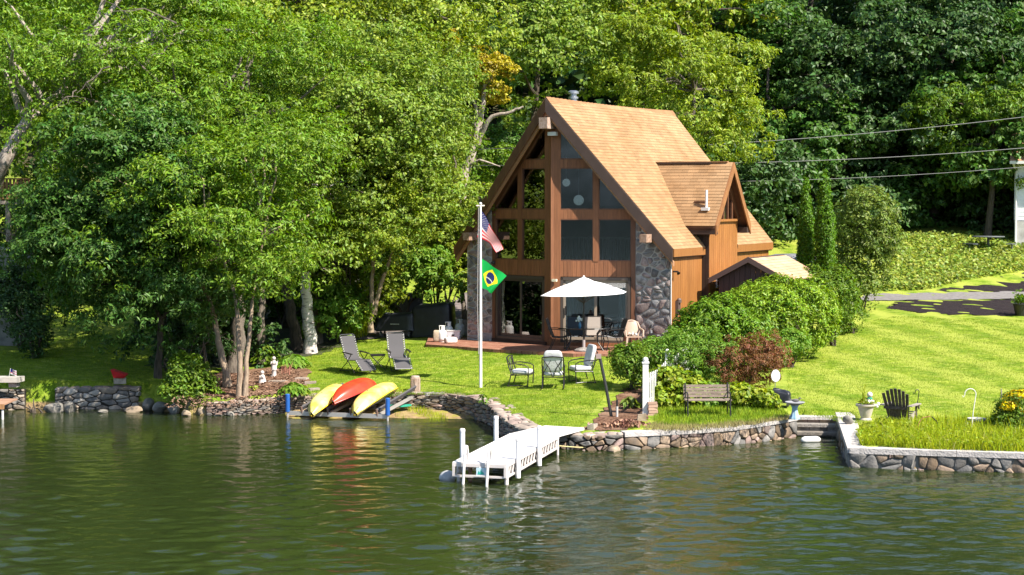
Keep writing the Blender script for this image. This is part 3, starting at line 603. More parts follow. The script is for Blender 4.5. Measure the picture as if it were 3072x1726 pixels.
# gable window: tall triangle divided by mullions
gz = lambda y: DZ - .35 - DS * abs(y - DV)
gw = MB(); gw.prism([(BU + .03, DV - 1.02, 4.06), (BU + .03, DV + 1.02, 4.06), (BU + .03, DV, gz(DV) - .12)], (.01, 0, 0)); gwo = gw.build('gable_window', glassmat('gable_glass', (.5, .5, .5), .9, .1), H)
for y in (-.62, -.2, .22, .64): MB().box((BU + .05, DV + y, (4.06 + gz(DV + y)) / 2), (.07, .07, gz(DV + y) - 4.06)).build('mullion', trim, gwo)
MB().box((BU + .04, DV, 4.03), (.1, 2.3, .08)).build('sill', siding, gwo)
for sg in (-1, 1): MB().bar((BU + .04, DV, gz(DV) - .02), (BU + .04, DV + sg * 1.25, gz(DV + 1.25) - .02), .1, .2, (0, sg * DS, 1)).build('rake_frame', trim, gwo)
for y in (-.4, .02, .43): MB().box((BU - .0, DV + y, 4.6), (.02, .26, 1.0)).build('curtain', M('gable_curtain', (.5, .47, .43), rough=.9), gwo)
w_ = MB().box((BU + .02, 3.6, 1.98), (.02, .46, .34)).build('side_window', glass, H)
for a, b, c, d in ((3.6, 2.17, .56, .06), (3.6, 1.79, .56, .06), (3.35, 1.98, .06, .34), (3.85, 1.98, .06, .34), (3.6, 1.98, .04, .34)): MB().box((BU + .03, a, b), (.05, c, d)).build('frame', white, w_)
# stone piers
gst = [M('pier_grey', (.27, .25, .24), rough=.8, var=.3, col2=(.13, .12, .12), nscale=6, bump=.5, bscale=24), M('pier_rose', (.31, .245, .225), rough=.8, var=.3, col2=(.18, .135, .13), nscale=6, bump=.5, bscale=24), M('pier_slate', (.18, .18, .185), rough=.8, var=.3, col2=(.22, .2, .195), nscale=6, bump=.5, bscale=24)]
under = lambda u: RZ - .27 - SL * abs(u)
for x0, x1, n, sd in ((2.62, 3.86, 80, 31), (-3.6, -2.62, 66, 32)):
    mb = MB(); mb.prism([(x0, 0, -.15), (x1, 0, -.15), (x1, 0, under(x1) - .02), (x0, 0, under(x0) - .02)], (0, .35, 0)); pr = mb.build('stone_pier', mortar, H)
    cc = cells(sd, [(x0 + .01, -.12), (x1 - .01, -.12), (x1 - .01, under(x1) - .05), (x0 + .01, under(x0) - .05)], n, 1.4, 0)
    stones(pr, cc, lambda u, v, d: (u, -d, v), gst, sd, gap=.042, dep=.034, rnd=.2)
MB().box((WR + .012, -.012, 1.45), (.024, .03, 2.9)).build('corner_trim', white, H)
# glass prow: two wings meeting at the centre post
PD, PW = .856, 2.62; PLn = math.hypot(PD, PW); ca = PW / PLn
floor = MB(); floor.prism([(-PW, 0, -.12), (0, -PD, -.12), (PW, 0, -.12), (WR - .1, .3, -.12), (WR - .1, 9.4, -.12), (-WL + .1, 9.4, -.12), (-WL + .1, .3, -.12)], (0, 0, .1)); floor.build('interior_floor', M('dark_floor', (.1, .06, .035), rough=.5), H)
MB().prism([(-.14, -PD + .06, -.1), (0, -PD - .05, -.1), (.14, -PD + .06, -.1), (.06, -PD + .2, -.1), (-.06, -PD + .2, -.1)], (0, 0, 7.75)).build('centre_post', fsid, H)
ROWS = [(0.06, 2.2), (2.74, 4.10), (4.42, 5.77), (6.06, 7.7)]
for sg in (1, -1):
    d = Vector((sg * ca, PD / PLn, 0)); n = Vector((sg * PD / PLn, -ca, 0)); o0 = Vector((0, -PD, 0))
    def at(t, z, e=0.): return o0 + d * t + n * e + Vector((0, 0, z))
    def blk(mb, t0, t1, z0, z1, e0, e1):
        p = [at(t0, z0, e0), at(t1, z0, e0), at(t1, z0, e1), at(t0, z0, e1), at(t0, z1, e0), at(t1, z1, e0), at(t1, z1, e1), at(t0, z1, e1)]
        return mb.hexa(p if sg < 0 else [p[k] for k in (3, 2, 1, 0, 7, 6, 5, 4)])
    zu = lambda t: under(t * ca) - .05
    wing = blk(MB(), .1, PLn, 2.2, 2.74, -.08, -.02).build('prow_wall', trim, H)
    for z0, z1 in ((2.22, 2.73), (4.11, 4.41), (5.78, 6.05)):
        tmax = min(PLn - .02, (under(0) - .1 - z1) / (SL * ca))
        if z0 > 3: blk(MB(), .1, tmax, z0, z1, -.08, -.02).build('cross_beam', trim, H)
        planks(wing, at(.1, 0, -.02), d, n, tmax - .1, z0, lambda u, z1=z1: z1, .145, fsid, seed=int(z0 * 10), dep=.02)
    blk(MB(), 2.62, PLn, 0, 4.35, -.1, .03).build('corner_post', trim, H)
    for t0, t1 in ((1.37, 1.55),):
        blk(MB(), t0, t1, 2.72, min(zu(t1), 6.0), -.08, .02).build('mullion_post', fsid, H)
    mb = MB(); mb.hexa([at(.05, zu(.05) - .2, -.08), at(PLn, zu(PLn) - .2, -.08), at(PLn, zu(PLn) - .2, .02), at(.05, zu(.05) - .2, .02), at(.05, zu(.05) + .12, -.08), at(PLn, zu(PLn) + .12, -.08), at(PLn, zu(PLn) + .12, .02), at(.05, zu(.05) + .12, .02)]); mb.build('gable_trim', trim, H)
    for z0, z1 in ROWS[1:]:
        for t0, t1 in ((.2, 1.37), (1.55, 2.62)):
            poly = [(t0, z0), (t1, z0), (t1, z1), (t0, z1)]; p0 = (0, zu(0) - .14); nn = (SL * ca, 1.); poly = clip(poly, p0, nn)
            if len(poly) < 3 or abs(area(poly)) < .15: continue
            mb = MB(); mb.prism([at(t, z, -.05) for t, z in poly], -n * .012); w_ = mb.build('window', glass, H)
            fr = MB()
            for (a, b), (c, e) in zip(poly, poly[1:] + poly[:1]):
                if math.hypot(c - a, e - b) > .03: fr.bar(at(a, b, -.03), at(c, e, -.03), .055, .055, n)
            fr.build('frame', trim, w_)
    # sliding door
    sdz0, sdz1, a0, a1 = .04, 2.2, .3, 2.6; fr = MB()
    blk(fr, a0, a1, sdz1 - .1, sdz1, -.1, .02); blk(fr, a0, a1, sdz0, sdz0 + .1, -.1, .02); blk(fr, a0, a0 + .09, sdz0, sdz1, -.1, .02); blk(fr, a1 - .09, a1, sdz0, sdz1, -.1, .02)
    sdoor = fr.build('sliding_door', alu, H); mid = (a0 + a1) / 2
    for k, (b0, b1) in enumerate(((a0 + .09, mid + .04), (mid - .04, a1 - .09))):
        e = -.03 - .04 * k; fr = MB(); m0, m1 = sdz0 + .1, sdz1 - .1
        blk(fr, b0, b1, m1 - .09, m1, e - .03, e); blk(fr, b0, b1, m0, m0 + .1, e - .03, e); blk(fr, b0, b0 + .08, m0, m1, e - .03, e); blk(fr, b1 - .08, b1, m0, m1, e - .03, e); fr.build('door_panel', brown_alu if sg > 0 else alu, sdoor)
        mb = MB(); mb.prism([at(t, z, e - .015) for t, z in ((b0 + .07, m0 + .08), (b1 - .07, m0 + .08), (b1 - .07, m1 - .08), (b0 + .07, m1 - .08))], -n * .01); mb.build('pane', glass, sdoor)
    blk(MB(), a0 + .15, a0 + .19, .95, 1.25, .0, .05).build('handle', blackm, sdoor)
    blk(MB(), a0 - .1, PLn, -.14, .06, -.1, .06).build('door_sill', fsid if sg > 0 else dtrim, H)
blk(MB(), .1, .3, -.1, 7.3, -.08, .0)
for sg in (1, -1):
    d = Vector((sg * ca, PD / PLn, 0)); n = Vector((sg * PD / PLn, -ca, 0)); o0 = Vector((0, -PD, 0)); fr = MB()
    p = [o0 + d * t + n * e + Vector((0, 0, z)) for z in (-.1, 7.3) for t, e in ((.06, -.08), (.3, -.08), (.3, .015), (.06, .015))]; fr.hexa(p); fr.build('post_board', fsid, H)
MB().box((.14, -PD - .06, 2.1), (.16, .1, .08)).build('entry_light', M('lamp_cream', (.75, .68, .5), rough=.4), H)
# roof pipes, meter, lamp
fl_ = MB(); fl_.lathe([(.13, 0), (.13, .62), (.17, .62), (.17, .68), (.12, .70), (.12, .78), (.19, .79), (.19, .86), (.1, .9)], (-.3, 1.45, RZ - .5), 18); fl_.build('flue', metal, H, smooth=40)
vp = MB(); s0 = Vector((4.0, DV - 1.25, DZ - DS * 1.25)); vp.tube([s0, s0 + Vector((0, 0, .62))], .045, 10); vp.box(s0 + Vector((0, -.06, -.02)), (.26, .22, .1)); vp.build('vent_pipe', white, H)
MB().box((3.72, DV - 1.12, DZ - DS * 1.12 + .06), (.4, .06, .05)).build('pipe_bracket', trim, H)
mt = MB(); mt.box((WR + .08, .42, 1.25), (.1, .2, .42)); mt.tube([(WR + .06, .42, 1.05), (WR + .06, .42, .85), (WR + .06, .1, .85), (WR + .06, .1, -.1)], .025, 8); mt.lathe([(.08, 0), (.08, .1), (.05, .14)], (WR + .12, .42, 1.4), 12); mt.build('electric_meter', M('meter_grey', (.1, .07, .06), rough=.5), H)
MB().tube([(WR, .12, 2.42), (WR + .18, .1, 2.42), (WR + .24, .06, 2.36)], [.03, .03, .06], 10).build('wall_light', blackm, H)
MB().ball((-2.55, -.1, 2.6), .07, 10, 6).build('wall_light', blackm, H)
# rooms behind the glass
dark = M('interior_wall', (.16, .115, .08), rough=.8, col2=(.1, .07, .05), nscale=1.5)
MB().box((.1, 6.2, 2.2), (7.2, .1, 4.6)).build('interior_wall', dark, H); MB().box((.1, 5.0, 2.45), (7.0, 5.0, .2)).build('loft_floor', dark, H)
rl = MB(); [rl.bar((x, 2.52, 2.6), (x, 2.52, 3.4), .03, .03) for x in np.arange(-2.9, 3.0, .14)]; rl.bar((-3, 2.52, 3.42), (3, 2.52, 3.42), .06, .06); rl.build('loft_railing', M('rail_white', (.4, .38, .35), rough=.6), H)
# things inside, seen through the panes
PG = M('paper_globe', (.85, .85, .82), rough=.6); PG.node_tree.nodes['Principled BSDF'].inputs['Emission Color'].default_value = (.8, .95, .95, 1); PG.node_tree.nodes['Principled BSDF'].inputs['Emission Strength'].default_value = .16  # faint glow added to the globes in place of daylight on them
def hpt(u, v, z):
    c, s = math.cos(HTH), math.sin(HTH); return Vector((HX + u * c + v * s, HY - u * s + v * c, FL + z))
for (u, v, z, lab, r) in ((.72, -.3, 4.72, 'white paper globe lamp hanging low behind the upper right pane', .17), (.13, .0, 5.3, 'smaller white globe lamp hanging beside the centre post', .13)):
    t = thing('pendant_lamp', lab, 'lamp', hpt(u, v, z), 0, 'globe lamps behind the prow glass'); MB().ball((0, 0, 0), r, 18, 12).build('globe', PG, t, smooth=60); MB().tube([(0, 0, r), (0, 0, 7.2 - z)], .008, 6).build('cord', white, t)
def curtain(label, u, v, rz, w, mat):
    t = MB(); t.grid([[(x, .035 * math.sin(x * 38), z) for x in np.linspace(-w / 2, w / 2, 24)] for z in (.05, 1.1, 2.1)]); o = t.build('curtain', mat, smooth=60); o.location = hpt(u, v, 0); o.rotation_euler = (0, 0, rz - HTH); tag(o, label, 'curtain', 'curtains inside the sliding door')
cm = M('curtain_cloth', (.66, .7, .67), rough=.9); curtain('pale curtain inside the sliding door next to the centre post', .55, -.45, .31, .4, cm); curtain('pale curtain inside the sliding door next to the stone pier', 2.2, .12, .31, .38, cm)
t = thing('sofa', 'dark sofa standing inside the sliding glass door', 'sofa', hpt(1.5, 1.8, 0), -HTH); sf = M('navy_fabric', (.035, .045, .07), rough=.9)
MB().box((0, 0, .25), (1.9, .8, .4)).build('seat', sf, t); MB().box((0, -.33, .6), (1.9, .18, .45)).build('backrest', sf, t); [MB().box((x, 0, .4), (.18, .8, .6)).build('armrest', sf, t) for x in (-.95, .95)]

# ------------------------------------------------------------------ leaves, trees, bushes
def leaf_mesh(name, P, Nn, A, ln, asp=.5, fold=.18):
    n = len(P); A = nrm(A - Nn * (A * Nn).sum(1, keepdims=True)); B = np.cross(Nn, A); ln = np.asarray(ln).reshape(-1, 1) * np.ones((n, 1)); w = ln * asp / 2
    V = np.empty((n, 4, 3)); V[:, 0] = P - A * ln * .5; V[:, 2] = P + A * ln * .5 - Nn * ln * .12
    V[:, 1] = P + B * w - A * ln * .05 + Nn * w * fold * 2; V[:, 3] = P - B * w - A * ln * .05 + Nn * w * fold * 2
    b = np.arange(n)[:, None] * 4; F = np.stack([b + [0, 1, 2], b + [0, 2, 3]], 1).reshape(-1, 3)
    return np_mesh(name, V.reshape(-1, 3), F)
def crown_leaves(seed, blobs, n, clump, per, ln, droop=.3, flat=.6, up=.45, upbias=.25, inner=.55, rnd=.6, bough=0):
    rg = np.random.default_rng(seed); bl = np.array(blobs, float); wt = (bl[:, 3] * bl[:, 4] + bl[:, 3] * bl[:, 5] + bl[:, 4] * bl[:, 5]); nc = max(3, n // per)
    bi = rg.choice(len(bl), nc, p=wt / wt.sum()); d = rg.normal(size=(nc, 3)); d[:, 2] += upbias; d = nrm(d); rr = inner + (1 - inner) * rg.random(nc) ** .5
    C = bl[bi, :3] + d * bl[bi, 3:6] * rr[:, None] * (1 + .16 * np.sin(d[:, :1] * 5 + d[:, 1:2] * 7 + seed) ); cr = clump * rg.uniform(.6, 1.35, nc)
    if bough:                                  # gather the clumps on boughs so that the crown breaks into billows with dark gaps
        nb = max(5, nc // bough); B = C[:nb]; bd = d[:nb]; k = rg.integers(0, nb, nc); e = rg.normal(size=(nc, 3)) + bd[k] * .7; e[:, 2] += .45; e = nrm(e)
        C = B[k] + e * (clump * 2.5 * rg.uniform(.6, 1.3, nb)[k] * (.55 + .45 * rg.random(nc)))[:, None] * np.array((1, 1, .62)); d = nrm(e + bd[k] * .5); cr = cr * .62
    ci = np.repeat(np.arange(nc), per); m = len(ci); q = rg.normal(size=(m, 3)); q += d[ci] * .55; q[:, 2] += .3; q = nrm(q)
    P = C[ci] + q * (cr[ci] * (.35 + .65 * rg.random(m) ** .6))[:, None] * np.array((1, 1, flat))
    Nn = nrm(q * .7 + d[ci] * .35 + np.array((0, 0, up)) + rg.normal(size=(m, 3)) * rnd); A = rg.normal(size=(m, 3)) + q * .8; A[:, 2] -= droop
    return P, Nn, A, ln * rg.uniform(.65, 1.3, m), C, d
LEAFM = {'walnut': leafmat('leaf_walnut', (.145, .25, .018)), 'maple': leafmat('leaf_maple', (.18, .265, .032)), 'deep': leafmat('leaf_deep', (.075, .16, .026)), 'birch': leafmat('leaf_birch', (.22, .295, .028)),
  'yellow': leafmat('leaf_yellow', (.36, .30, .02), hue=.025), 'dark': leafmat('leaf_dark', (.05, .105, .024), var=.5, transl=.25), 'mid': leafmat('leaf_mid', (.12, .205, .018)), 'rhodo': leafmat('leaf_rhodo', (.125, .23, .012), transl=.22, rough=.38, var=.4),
  'rhodo_light': leafmat('leaf_rhodo_light', (.18, .29, .016), transl=.25, rough=.4), 'cedar': leafmat('leaf_cedar', (.10, .21, .01), hue=.015), 'lime': leafmat('leaf_lime', (.22, .29, .02), hue=.03), 'red': leafmat('leaf_red', (.21, .10, .04), hue=.03, var=.4), 'flower': leafmat('leaf_yellowflower', (.7, .55, .01)), 'hosta': leafmat('leaf_hosta', (.15, .27, .03), var=.3), 'olive': leafmat('leaf_olive', (.15, .21, .035))}
bark = M('bark_grey', (.2, .165, .13), rough=.95, col2=(.11, .088, .07), nscale=5, stretch=(4, 4, .6), bump=1, bscale=18)
barkd = M('bark_dark', (.11, .085, .065), rough=.95, col2=(.06, .048, .036), nscale=5, stretch=(4, 4, .6), bump=1, bscale=18)
barkt = M('bark_tan', (.36, .27, .19), rough=.9, col2=(.24, .17, .12), nscale=5, stretch=(4, 4, .8), bump=.6, bscale=18)
barkw = M('bark_birch', (.62, .56, .52), rough=.8, col2=(.12, .09, .08), nscale=2.6, stretch=(1.5, 1.5, 7), lo=.56, hi=.66, bump=.4, bscale=18)
barkp = M('bark_pale', (.42, .36, .31), rough=.9, col2=(.27, .22, .18), nscale=4, stretch=(2, 2, .8), bump=.6, bscale=14)
def limb(mb, a, b, r0, r1, rg, wob=.12, n=6, sides=7):
    a, b = Vector(a), Vector(b); L = (b - a).length; pts = []; rad = []
    for k in range(n + 1):
        t = k / n; off = Vector(rg.normal(0, wob * L * .25, 3)) * math.sin(math.pi * t); off.z += .1 * L * math.sin(math.pi * t) * (1 if b.z > a.z else .3)
        pts.append(a.lerp(b, t) + off); rad.append(r0 * (1 - t) ** .8 + r1)
    mb.tube(pts, rad, sides); return pts
CROWNS = {}
def tree(name, label, base, blobs, leaf, n, ln, clump, per=60, asp=.5, tr=.18, barkmat=None, stems=None, seed=1, limbs=14, group='trees of the wood', cat='tree', droop=.3, flat=.6, up=.45, upbias=.25, inner=.55, share=None, stop=.35):
    base = Vector(base); t = thing(name, label, cat, base, 0, group); o = tuple(base); rg = np.random.default_rng(seed)
    P, Nn, A, l, C, d = crown_leaves(seed, blobs, n, clump, max(20, per // 2), ln, droop, flat, up, upbias, inner, .4, 26)
    me = leaf_mesh('crown', P - np.array(o), Nn, A, l, asp); link('crown', me, LEAFM[leaf], t)
    cen = Vector(np.average(np.array(blobs)[:, :3], axis=0, weights=np.array(blobs)[:, 3])); mb = MB(); b = blobs[0]
    if stems is None: stems = [([base, base.lerp(cen, .5) + Vector(rg.normal(0, .15, 3)), cen], tr)]
    tops = []
    for pts, r in stems:
        pts = [Vector(p) for p in pts]; k = len(pts); fine = []
        for i in range(k - 1):
            for q in range(4): fine.append(pts[i].lerp(pts[i + 1], q / 4) + Vector(rg.normal(0, r * .12, 3)) * (1 if i + q else 0))
        fine.append(pts[-1]); m = len(fine); mb.tube([p - Vector((0, 0, .15)) if i == 0 else p for i, p in enumerate(fine)], [r * (1.25 if i == 0 else 1) * (1 - (1 - stop) * i / (m - 1)) for i in range(m)], 10); tops += fine[m // 2:]
    pick = rg.choice(len(C), min(limbs, len(C)), replace=False)
    for i in pick:
        c = Vector(C[i]); a = min(tops, key=lambda q: (q - c).length + (6 if q.z > c.z + .3 else 0)); r = stems[0][1] * .32; limb(mb, a, c, r, .012, rg, .2, 5, 6)
    mb.build('trunk', barkmat or bark, t, off=o, smooth=50); return t
def W(px, py, D): return at_y(px, py, D)
def blob(px, py, D, rx, rz, ry=None):
    p = W(px, py, D); k = D / FOC; return (p[0], p[1], p[2], rx * k, (ry if ry else rx * k * .8), rz * k)
def gbase(px, D): x = (px - CX) / FOC * D; return Vector((x, D, hz(x, D)))
def stem(pxs, r):                       # stem given as photo pixels with a distance each
    return ([Vector(W(*p)) for p in pxs], r)
# the wood on the left
b0 = G(722, 1192); D0 = b0.y
tree('walnut_tree', 'leafy tree on two slim tan stems at the front of the mulch bed', b0, [blob(640,640,D0,240,170,2.0),blob(760,760,D0,150,90,1.4),blob(430,700,D0-.3,190,120,1.6),blob(860,560,D0+1,170,150,1.7)], 'walnut', 36000, .145, .55, 55, .36, .09, barkt,
     [stem([(717,1195,D0),(720,1050,D0),(708,900,D0),(660,740,D0)], .1), stem([(735,1190,D0-.05),(742,1050,D0),(758,900,D0),(790,720,D0)], .085)], 101, 16, droop=.6)
b0 = Vector((*G(708, 1120)[:2], G(708, 1120)[2])); D1 = b0.y
tree('ash_tree', 'tall tree with a thick grey trunk behind the slim tan stems', b0, [blob(560,360,D1,300,210,2.8),blob(330,420,D1-.5,230,160,2.2),blob(800,300,D1+.5,240,190,2.4)], 'walnut', 44000, .155, .6, 55, .34, .2, bark, [stem([(705,1130,D1),(712,980,D1),(722,860,D1),(600,500,D1)], .27)], 102, 22, droop=.5)
D2 = G(783,1090).y
tree('maple_tree', 'maple with a straight grey trunk beside the white birch', G(783,1095), [blob(980,430,D2+1,300,230,3.0),blob(1180,560,D2+1.5,180,150,2.0),blob(860,660,D2,200,150,2.0),blob(1090,250,D2+2,230,160,2.5)], 'maple', 54000, .13, .55, 55, .62, .16, bark, [stem([(782,1100,D2),(782,950,D2),(785,800,D2),(900,520,D2+1)], .17)], 103, 22)
D3 = G(928,1060).y
tree('birch_tree', 'white barked birch leaning beside the lawn', G(928,1062), [blob(1010,640,D3,220,150,2.0),blob(1050,700,D3+.8,110,70,1.1),blob(900,560,D3+.5,170,150,1.8)], 'birch', 28000, .11, .5, 55, .62, .15, barkw, [stem([(932,1062,D3),(925,960,D3),(915,850,D3),(905,760,D3),(950,600,D3)], .24)], 104, 14)
tree('maple_tree', 'tree with a rough grey trunk right behind the white birch', G(950,1030), [blob(1120,420,D3+4,270,230,3.0),blob(1225,300,D3+4,130,130,1.6)], 'maple', 38000, .14, .6, 55, .6, .2, bark, [stem([(952,1040,D3+2),(945,900,D3+2),(935,800,D3+2.5),(1050,520,D3+4)], .22)], 105, 18)
tree('maple_tree', 'dark trunked leaning tree left of the white birch', G(890,1050), [blob(760,480,D3+2,220,200,2.4),blob(900,330,D3+3,230,170,2.4)], 'mid', 26000, .16, .6, 55, .6, .2, barkd, [stem([(895,1050,D3+1),(870,920,D3+1),(850,830,D3+1.5),(790,560,D3+2)], .22)], 106, 16)
tree('maple_tree', 'slender leaning tree at the dark left edge of the mulch bed', G(680,1140), [blob(420,600,D0+1.5,240,170,2.0),blob(350,650,D0+1.5,140,130,1.5),blob(400,470,D0+2,170,120,1.8)], 'deep', 38000, .15, .55, 55, .5, .11, barkt, [stem([(682,1145,D0+1.5),(655,1020,D0+1.5),(630,900,D0+1.5),(500,700,D0+1.5)], .12)], 107, 16, droop=.5)
tree('walnut_tree', 'dark low tree with drooping boughs over the shaded lawn', gbase(470, 56.0), [blob(330,800,55,240,100,1.9),blob(560,830,55,170,110,1.5),blob(450,920,54.6,190,90,1.4),blob(250,720,56,110,110,1.3)], 'deep', 42000, .165, .5, 55, .36, .12, barkd, None, 108, 16, droop=.75)
tree('ash_tree', 'big tree with a leaning pale trunk at the left edge', gbase(-120, 61), [blob(180,180,60,330,200,3.2),blob(430,120,61,260,180,2.8),blob(60,250,60.5,190,80,2.2)], 'walnut', 46000, .165, .65, 55, .36, .3, barkp, [stem([(-130,1000,61),(-60,640,58.5),(10,490,57.5),(55,400,57.5),(200,260,59)], .36)], 109, 24, droop=.5)
tree('maple_tree', 'broad tree filling the top of the picture left of centre', gbase(1000, 70), [blob(1000,100,69,340,220,3.6),blob(1240,70,70,200,140,2.4),blob(720,60,68,260,160,3.0)], 'birch', 50000, .17, .7, 55, .6, .25, bark, None, 110, 22)
tree('maple_tree', 'tall dark green tree in the upper left corner behind the leaning trunk', gbase(120, 72), [blob(80,60,72,300,260,4.0),blob(420,-40,72,300,180,4.0),blob(250,350,71,260,180,3.0)], 'mid', 30000, .22, .8, 50, .6, .28, barkd, None, 111, 16)
tree('dead_topped_tree', 'pale bare trunk with a yellow green tuft of leaves above', G(1390,870) if False else gbase(1372, 72), [blob(1470,245,72,75,45,.9),blob(1390,225,72.3,85,60,1.0),blob(1545,280,72,40,35,.5),blob(1330,170,73,80,60,1.)], 'yellow', 7000, .17, .4, 50, .45, .2, barkp,
     [stem([(1365,780,72),(1385,560,72),(1415,460,72),(1440,360,72),(1455,250,72)], .24), stem([(1428,420,72),(1428,330,72),(1420,260,72)], .1), stem([(1432,420,72),(1475,350,71.6),(1530,338,71.4),(1570,320,71.3)], .11), stem([(1400,500,72),(1440,480,71.6),(1500,500,71.3)], .07)], 112, 8)
tree('aspen_tree', 'twin stemmed slim tan tree left of the covered grill', G(1112,985), [blob(1140,570,64,130,90,1.5),blob(1190,590,64.5,70,50,.9),blob(1060,660,64,90,70,1.0)], 'maple', 17000, .14, .5, 55, .6, .1, barkt, [stem([(1112,985,63.5),(1115,880,63.5),(1120,740,63.6),(1128,640,64)], .1), stem([(1122,930,63.5),(1150,830,63.4),(1190,720,63.5),(1215,660,64)], .085)], 113, 10)
tree('maple_tree', 'green tree directly behind the left roof slope', gbase(1560, 84), [blob(1640,160,83,230,190,3.2),blob(1460,90,84,200,160,3.0),blob(1800,60,86,170,120,2.6)], 'maple', 32000, .2, .7, 55, .6, .25, barkd, None, 114, 18)
tree('locust_tree', 'yellow green tree rising behind the ridge of the chalet', gbase(2060, 82), [blob(2060,280,81,160,160,2.4),blob(2150,400,80.5,110,110,1.8),blob(1950,190,82,120,110,2.),blob(2180,220,82,120,110,2.)], 'birch', 26000, .2, .6, 50, .4, .2, bark, None, 115, 18, droop=.9)
tree('maple_tree', 'bright green tree tops above the chalet ridge', gbase(1840, 92), [blob(1850,60,92,180,110,3.),blob(1980,110,91,130,90,2.4),blob(2120,40,93,200,110,3.)], 'lime', 16000, .24, .7, 50, .6, .22, barkd, None, 116, 12)
tree('sapling', 'young green tree below the pale dead trunk', gbase(1395, 69), [blob(1385,640,69,80,110,1.2),blob(1330,540,69.5,90,120,1.3)], 'birch', 12000, .16, .45, 50, .5, .1, bark, None, 117, 8)
# hillside wood at the right, its shade put into darker leaf colours
DK = [(2330,330,92,210,230),(2560,300,93,220,250),(2800,260,94,220,260),(3020,330,92,200,260),(2420,90,98,260,200),(2720,20,99,280,180),(3040,40,99,260,200),(2230,560,88,120,150),(2440,560,93,220,140),(2700,560,95,210,140),(2900,570,95,190,130),(3200,400,93,220,300),(2180,120,97,200,170)]
DL = ['tallest dark tree right behind the power lines and the hill house','dark green tree above the twin arborvitae','dark tree in the upper part of the wood at right','dark tree overhanging the white house at the right edge','dark tree top in the wood above the hill house','dark tree top at the upper edge of the wood right of centre','dark tree top in the upper right corner','low dark tree between the cross gable and the arborvitae','shadowy tree right behind the arborvitae tips','shadowy tree behind the round pear tree','shadowy low tree behind the garden table','dark tree beyond the right edge of the view','dark tree top above the right end of the chalet roof']
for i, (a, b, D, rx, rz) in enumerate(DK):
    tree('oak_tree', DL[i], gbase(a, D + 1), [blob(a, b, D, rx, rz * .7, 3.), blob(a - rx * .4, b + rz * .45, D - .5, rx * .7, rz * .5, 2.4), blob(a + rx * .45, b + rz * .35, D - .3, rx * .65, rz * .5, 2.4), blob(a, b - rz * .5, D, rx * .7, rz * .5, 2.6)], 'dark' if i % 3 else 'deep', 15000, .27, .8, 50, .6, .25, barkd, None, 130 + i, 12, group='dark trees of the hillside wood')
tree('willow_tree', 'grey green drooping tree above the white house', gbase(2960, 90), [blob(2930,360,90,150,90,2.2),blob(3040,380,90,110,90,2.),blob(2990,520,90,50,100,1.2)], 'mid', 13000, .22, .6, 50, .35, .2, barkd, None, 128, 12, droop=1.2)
# the mass of the wood farther up the hill
P_, N_, A_, L_ = [], [], [], []
rg = np.random.default_rng(77)
for k in range(120):
    x = rg.uniform(-62, 66); y = rg.uniform(96, 150); z = hz(x, y); h = rg.uniform(9, 15)
    p, nn, a, l, _, _ = crown_leaves(1000 + k, [(x, y, z + h * .5, 5.5, 5, h * .5)], 1800, 1.4, 30, .75); P_.append(p); N_.append(nn); A_.append(a); L_.append(l)
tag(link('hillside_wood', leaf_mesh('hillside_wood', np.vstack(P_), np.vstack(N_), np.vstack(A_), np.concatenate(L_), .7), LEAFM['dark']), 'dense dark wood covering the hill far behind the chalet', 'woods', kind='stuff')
# ---- bushes
def bush(name, label, base, blobs, leaf, n, ln, clump=.22, per=30, asp=.38, seed=1, group='shrubs round the garden', cat='bush', inner=.82, up=.5, droop=.1, flat=.9, stems=6, upbias=.5, rnd=.42, bough=0):
    base = Vector(base); t = thing(name, label, cat, base, 0, group); rg = np.random.default_rng(seed)
    P, Nn, A, l, C, d = crown_leaves(seed, blobs, n, clump, per, ln, droop, flat, up, upbias, inner, rnd, bough)
    ok = P[:, 2] > hland(P[:, 0], P[:, 1]) - .02; P, Nn, A, l = P[ok], Nn[ok], A[ok], l[ok]
    link('foliage', leaf_mesh('foliage', P - np.array(base), Nn, A, l, asp), LEAFM[leaf], t); mb = MB()
    for i in rg.choice(len(C), min(stems, len(C)), replace=False): limb(mb, base + Vector((rg.normal(0, .08), rg.normal(0, .08), -.05)), C[i], .03, .008, rg, .15, 4, 5)
    mb.build('stems', barkd, t, off=tuple(base)); return t
def bb(px, py, D, rx, rz, ry=None): return blob(px, py, D, rx, rz, ry)
bush('rhododendron', 'near glossy rhododendron beside the stone pier', gbase(2150, 55.5), [bb(2145,1000,55.5,105,92,1.0),bb(2082,1015,55.4,50,58,.7),bb(2230,1020,55.5,80,80,.9)], 'rhodo', 22000, .125, .2, 26, .36, 201, inner=.9)
bush('rhododendron', 'largest rounded rhododendron in front of the brown shed', gbase(2350, 58), [bb(2330,955,59,150,105,1.4),bb(2260,965,58.6,110,85,1.2),bb(2420,945,59.4,90,95,1.2)], 'rhodo_light', 30000, .125, .22, 26, .36, 202, inner=.9)
bush('holly_bush', 'darker bush right of the big rhododendron below the arborvitae', gbase(2500, 62), [bb(2495,900,62,70,85,1.),bb(2440,870,62.5,60,55,.9)], 'mid', 7000, .14, .24, 26, .4, 203)
bush('boxwood', 'small round bush at the corner of the lawn below the pear tree', gbase(2560, 65), [bb(2555,945,65,38,48,.6),bb(2520,960,64.6,40,40,.6)], 'mid', 4000, .1, .18, 26, .45, 204)
bush('yew_bush', 'dark green rounded shrub between the patio and the picket fence', gbase(1895, 52.5), [bb(1895,1100,52.5,50,58,.6),bb(1875,1075,52.8,34,34,.5)], 'mid', 5000, .1, .18, 26, .45, 205)
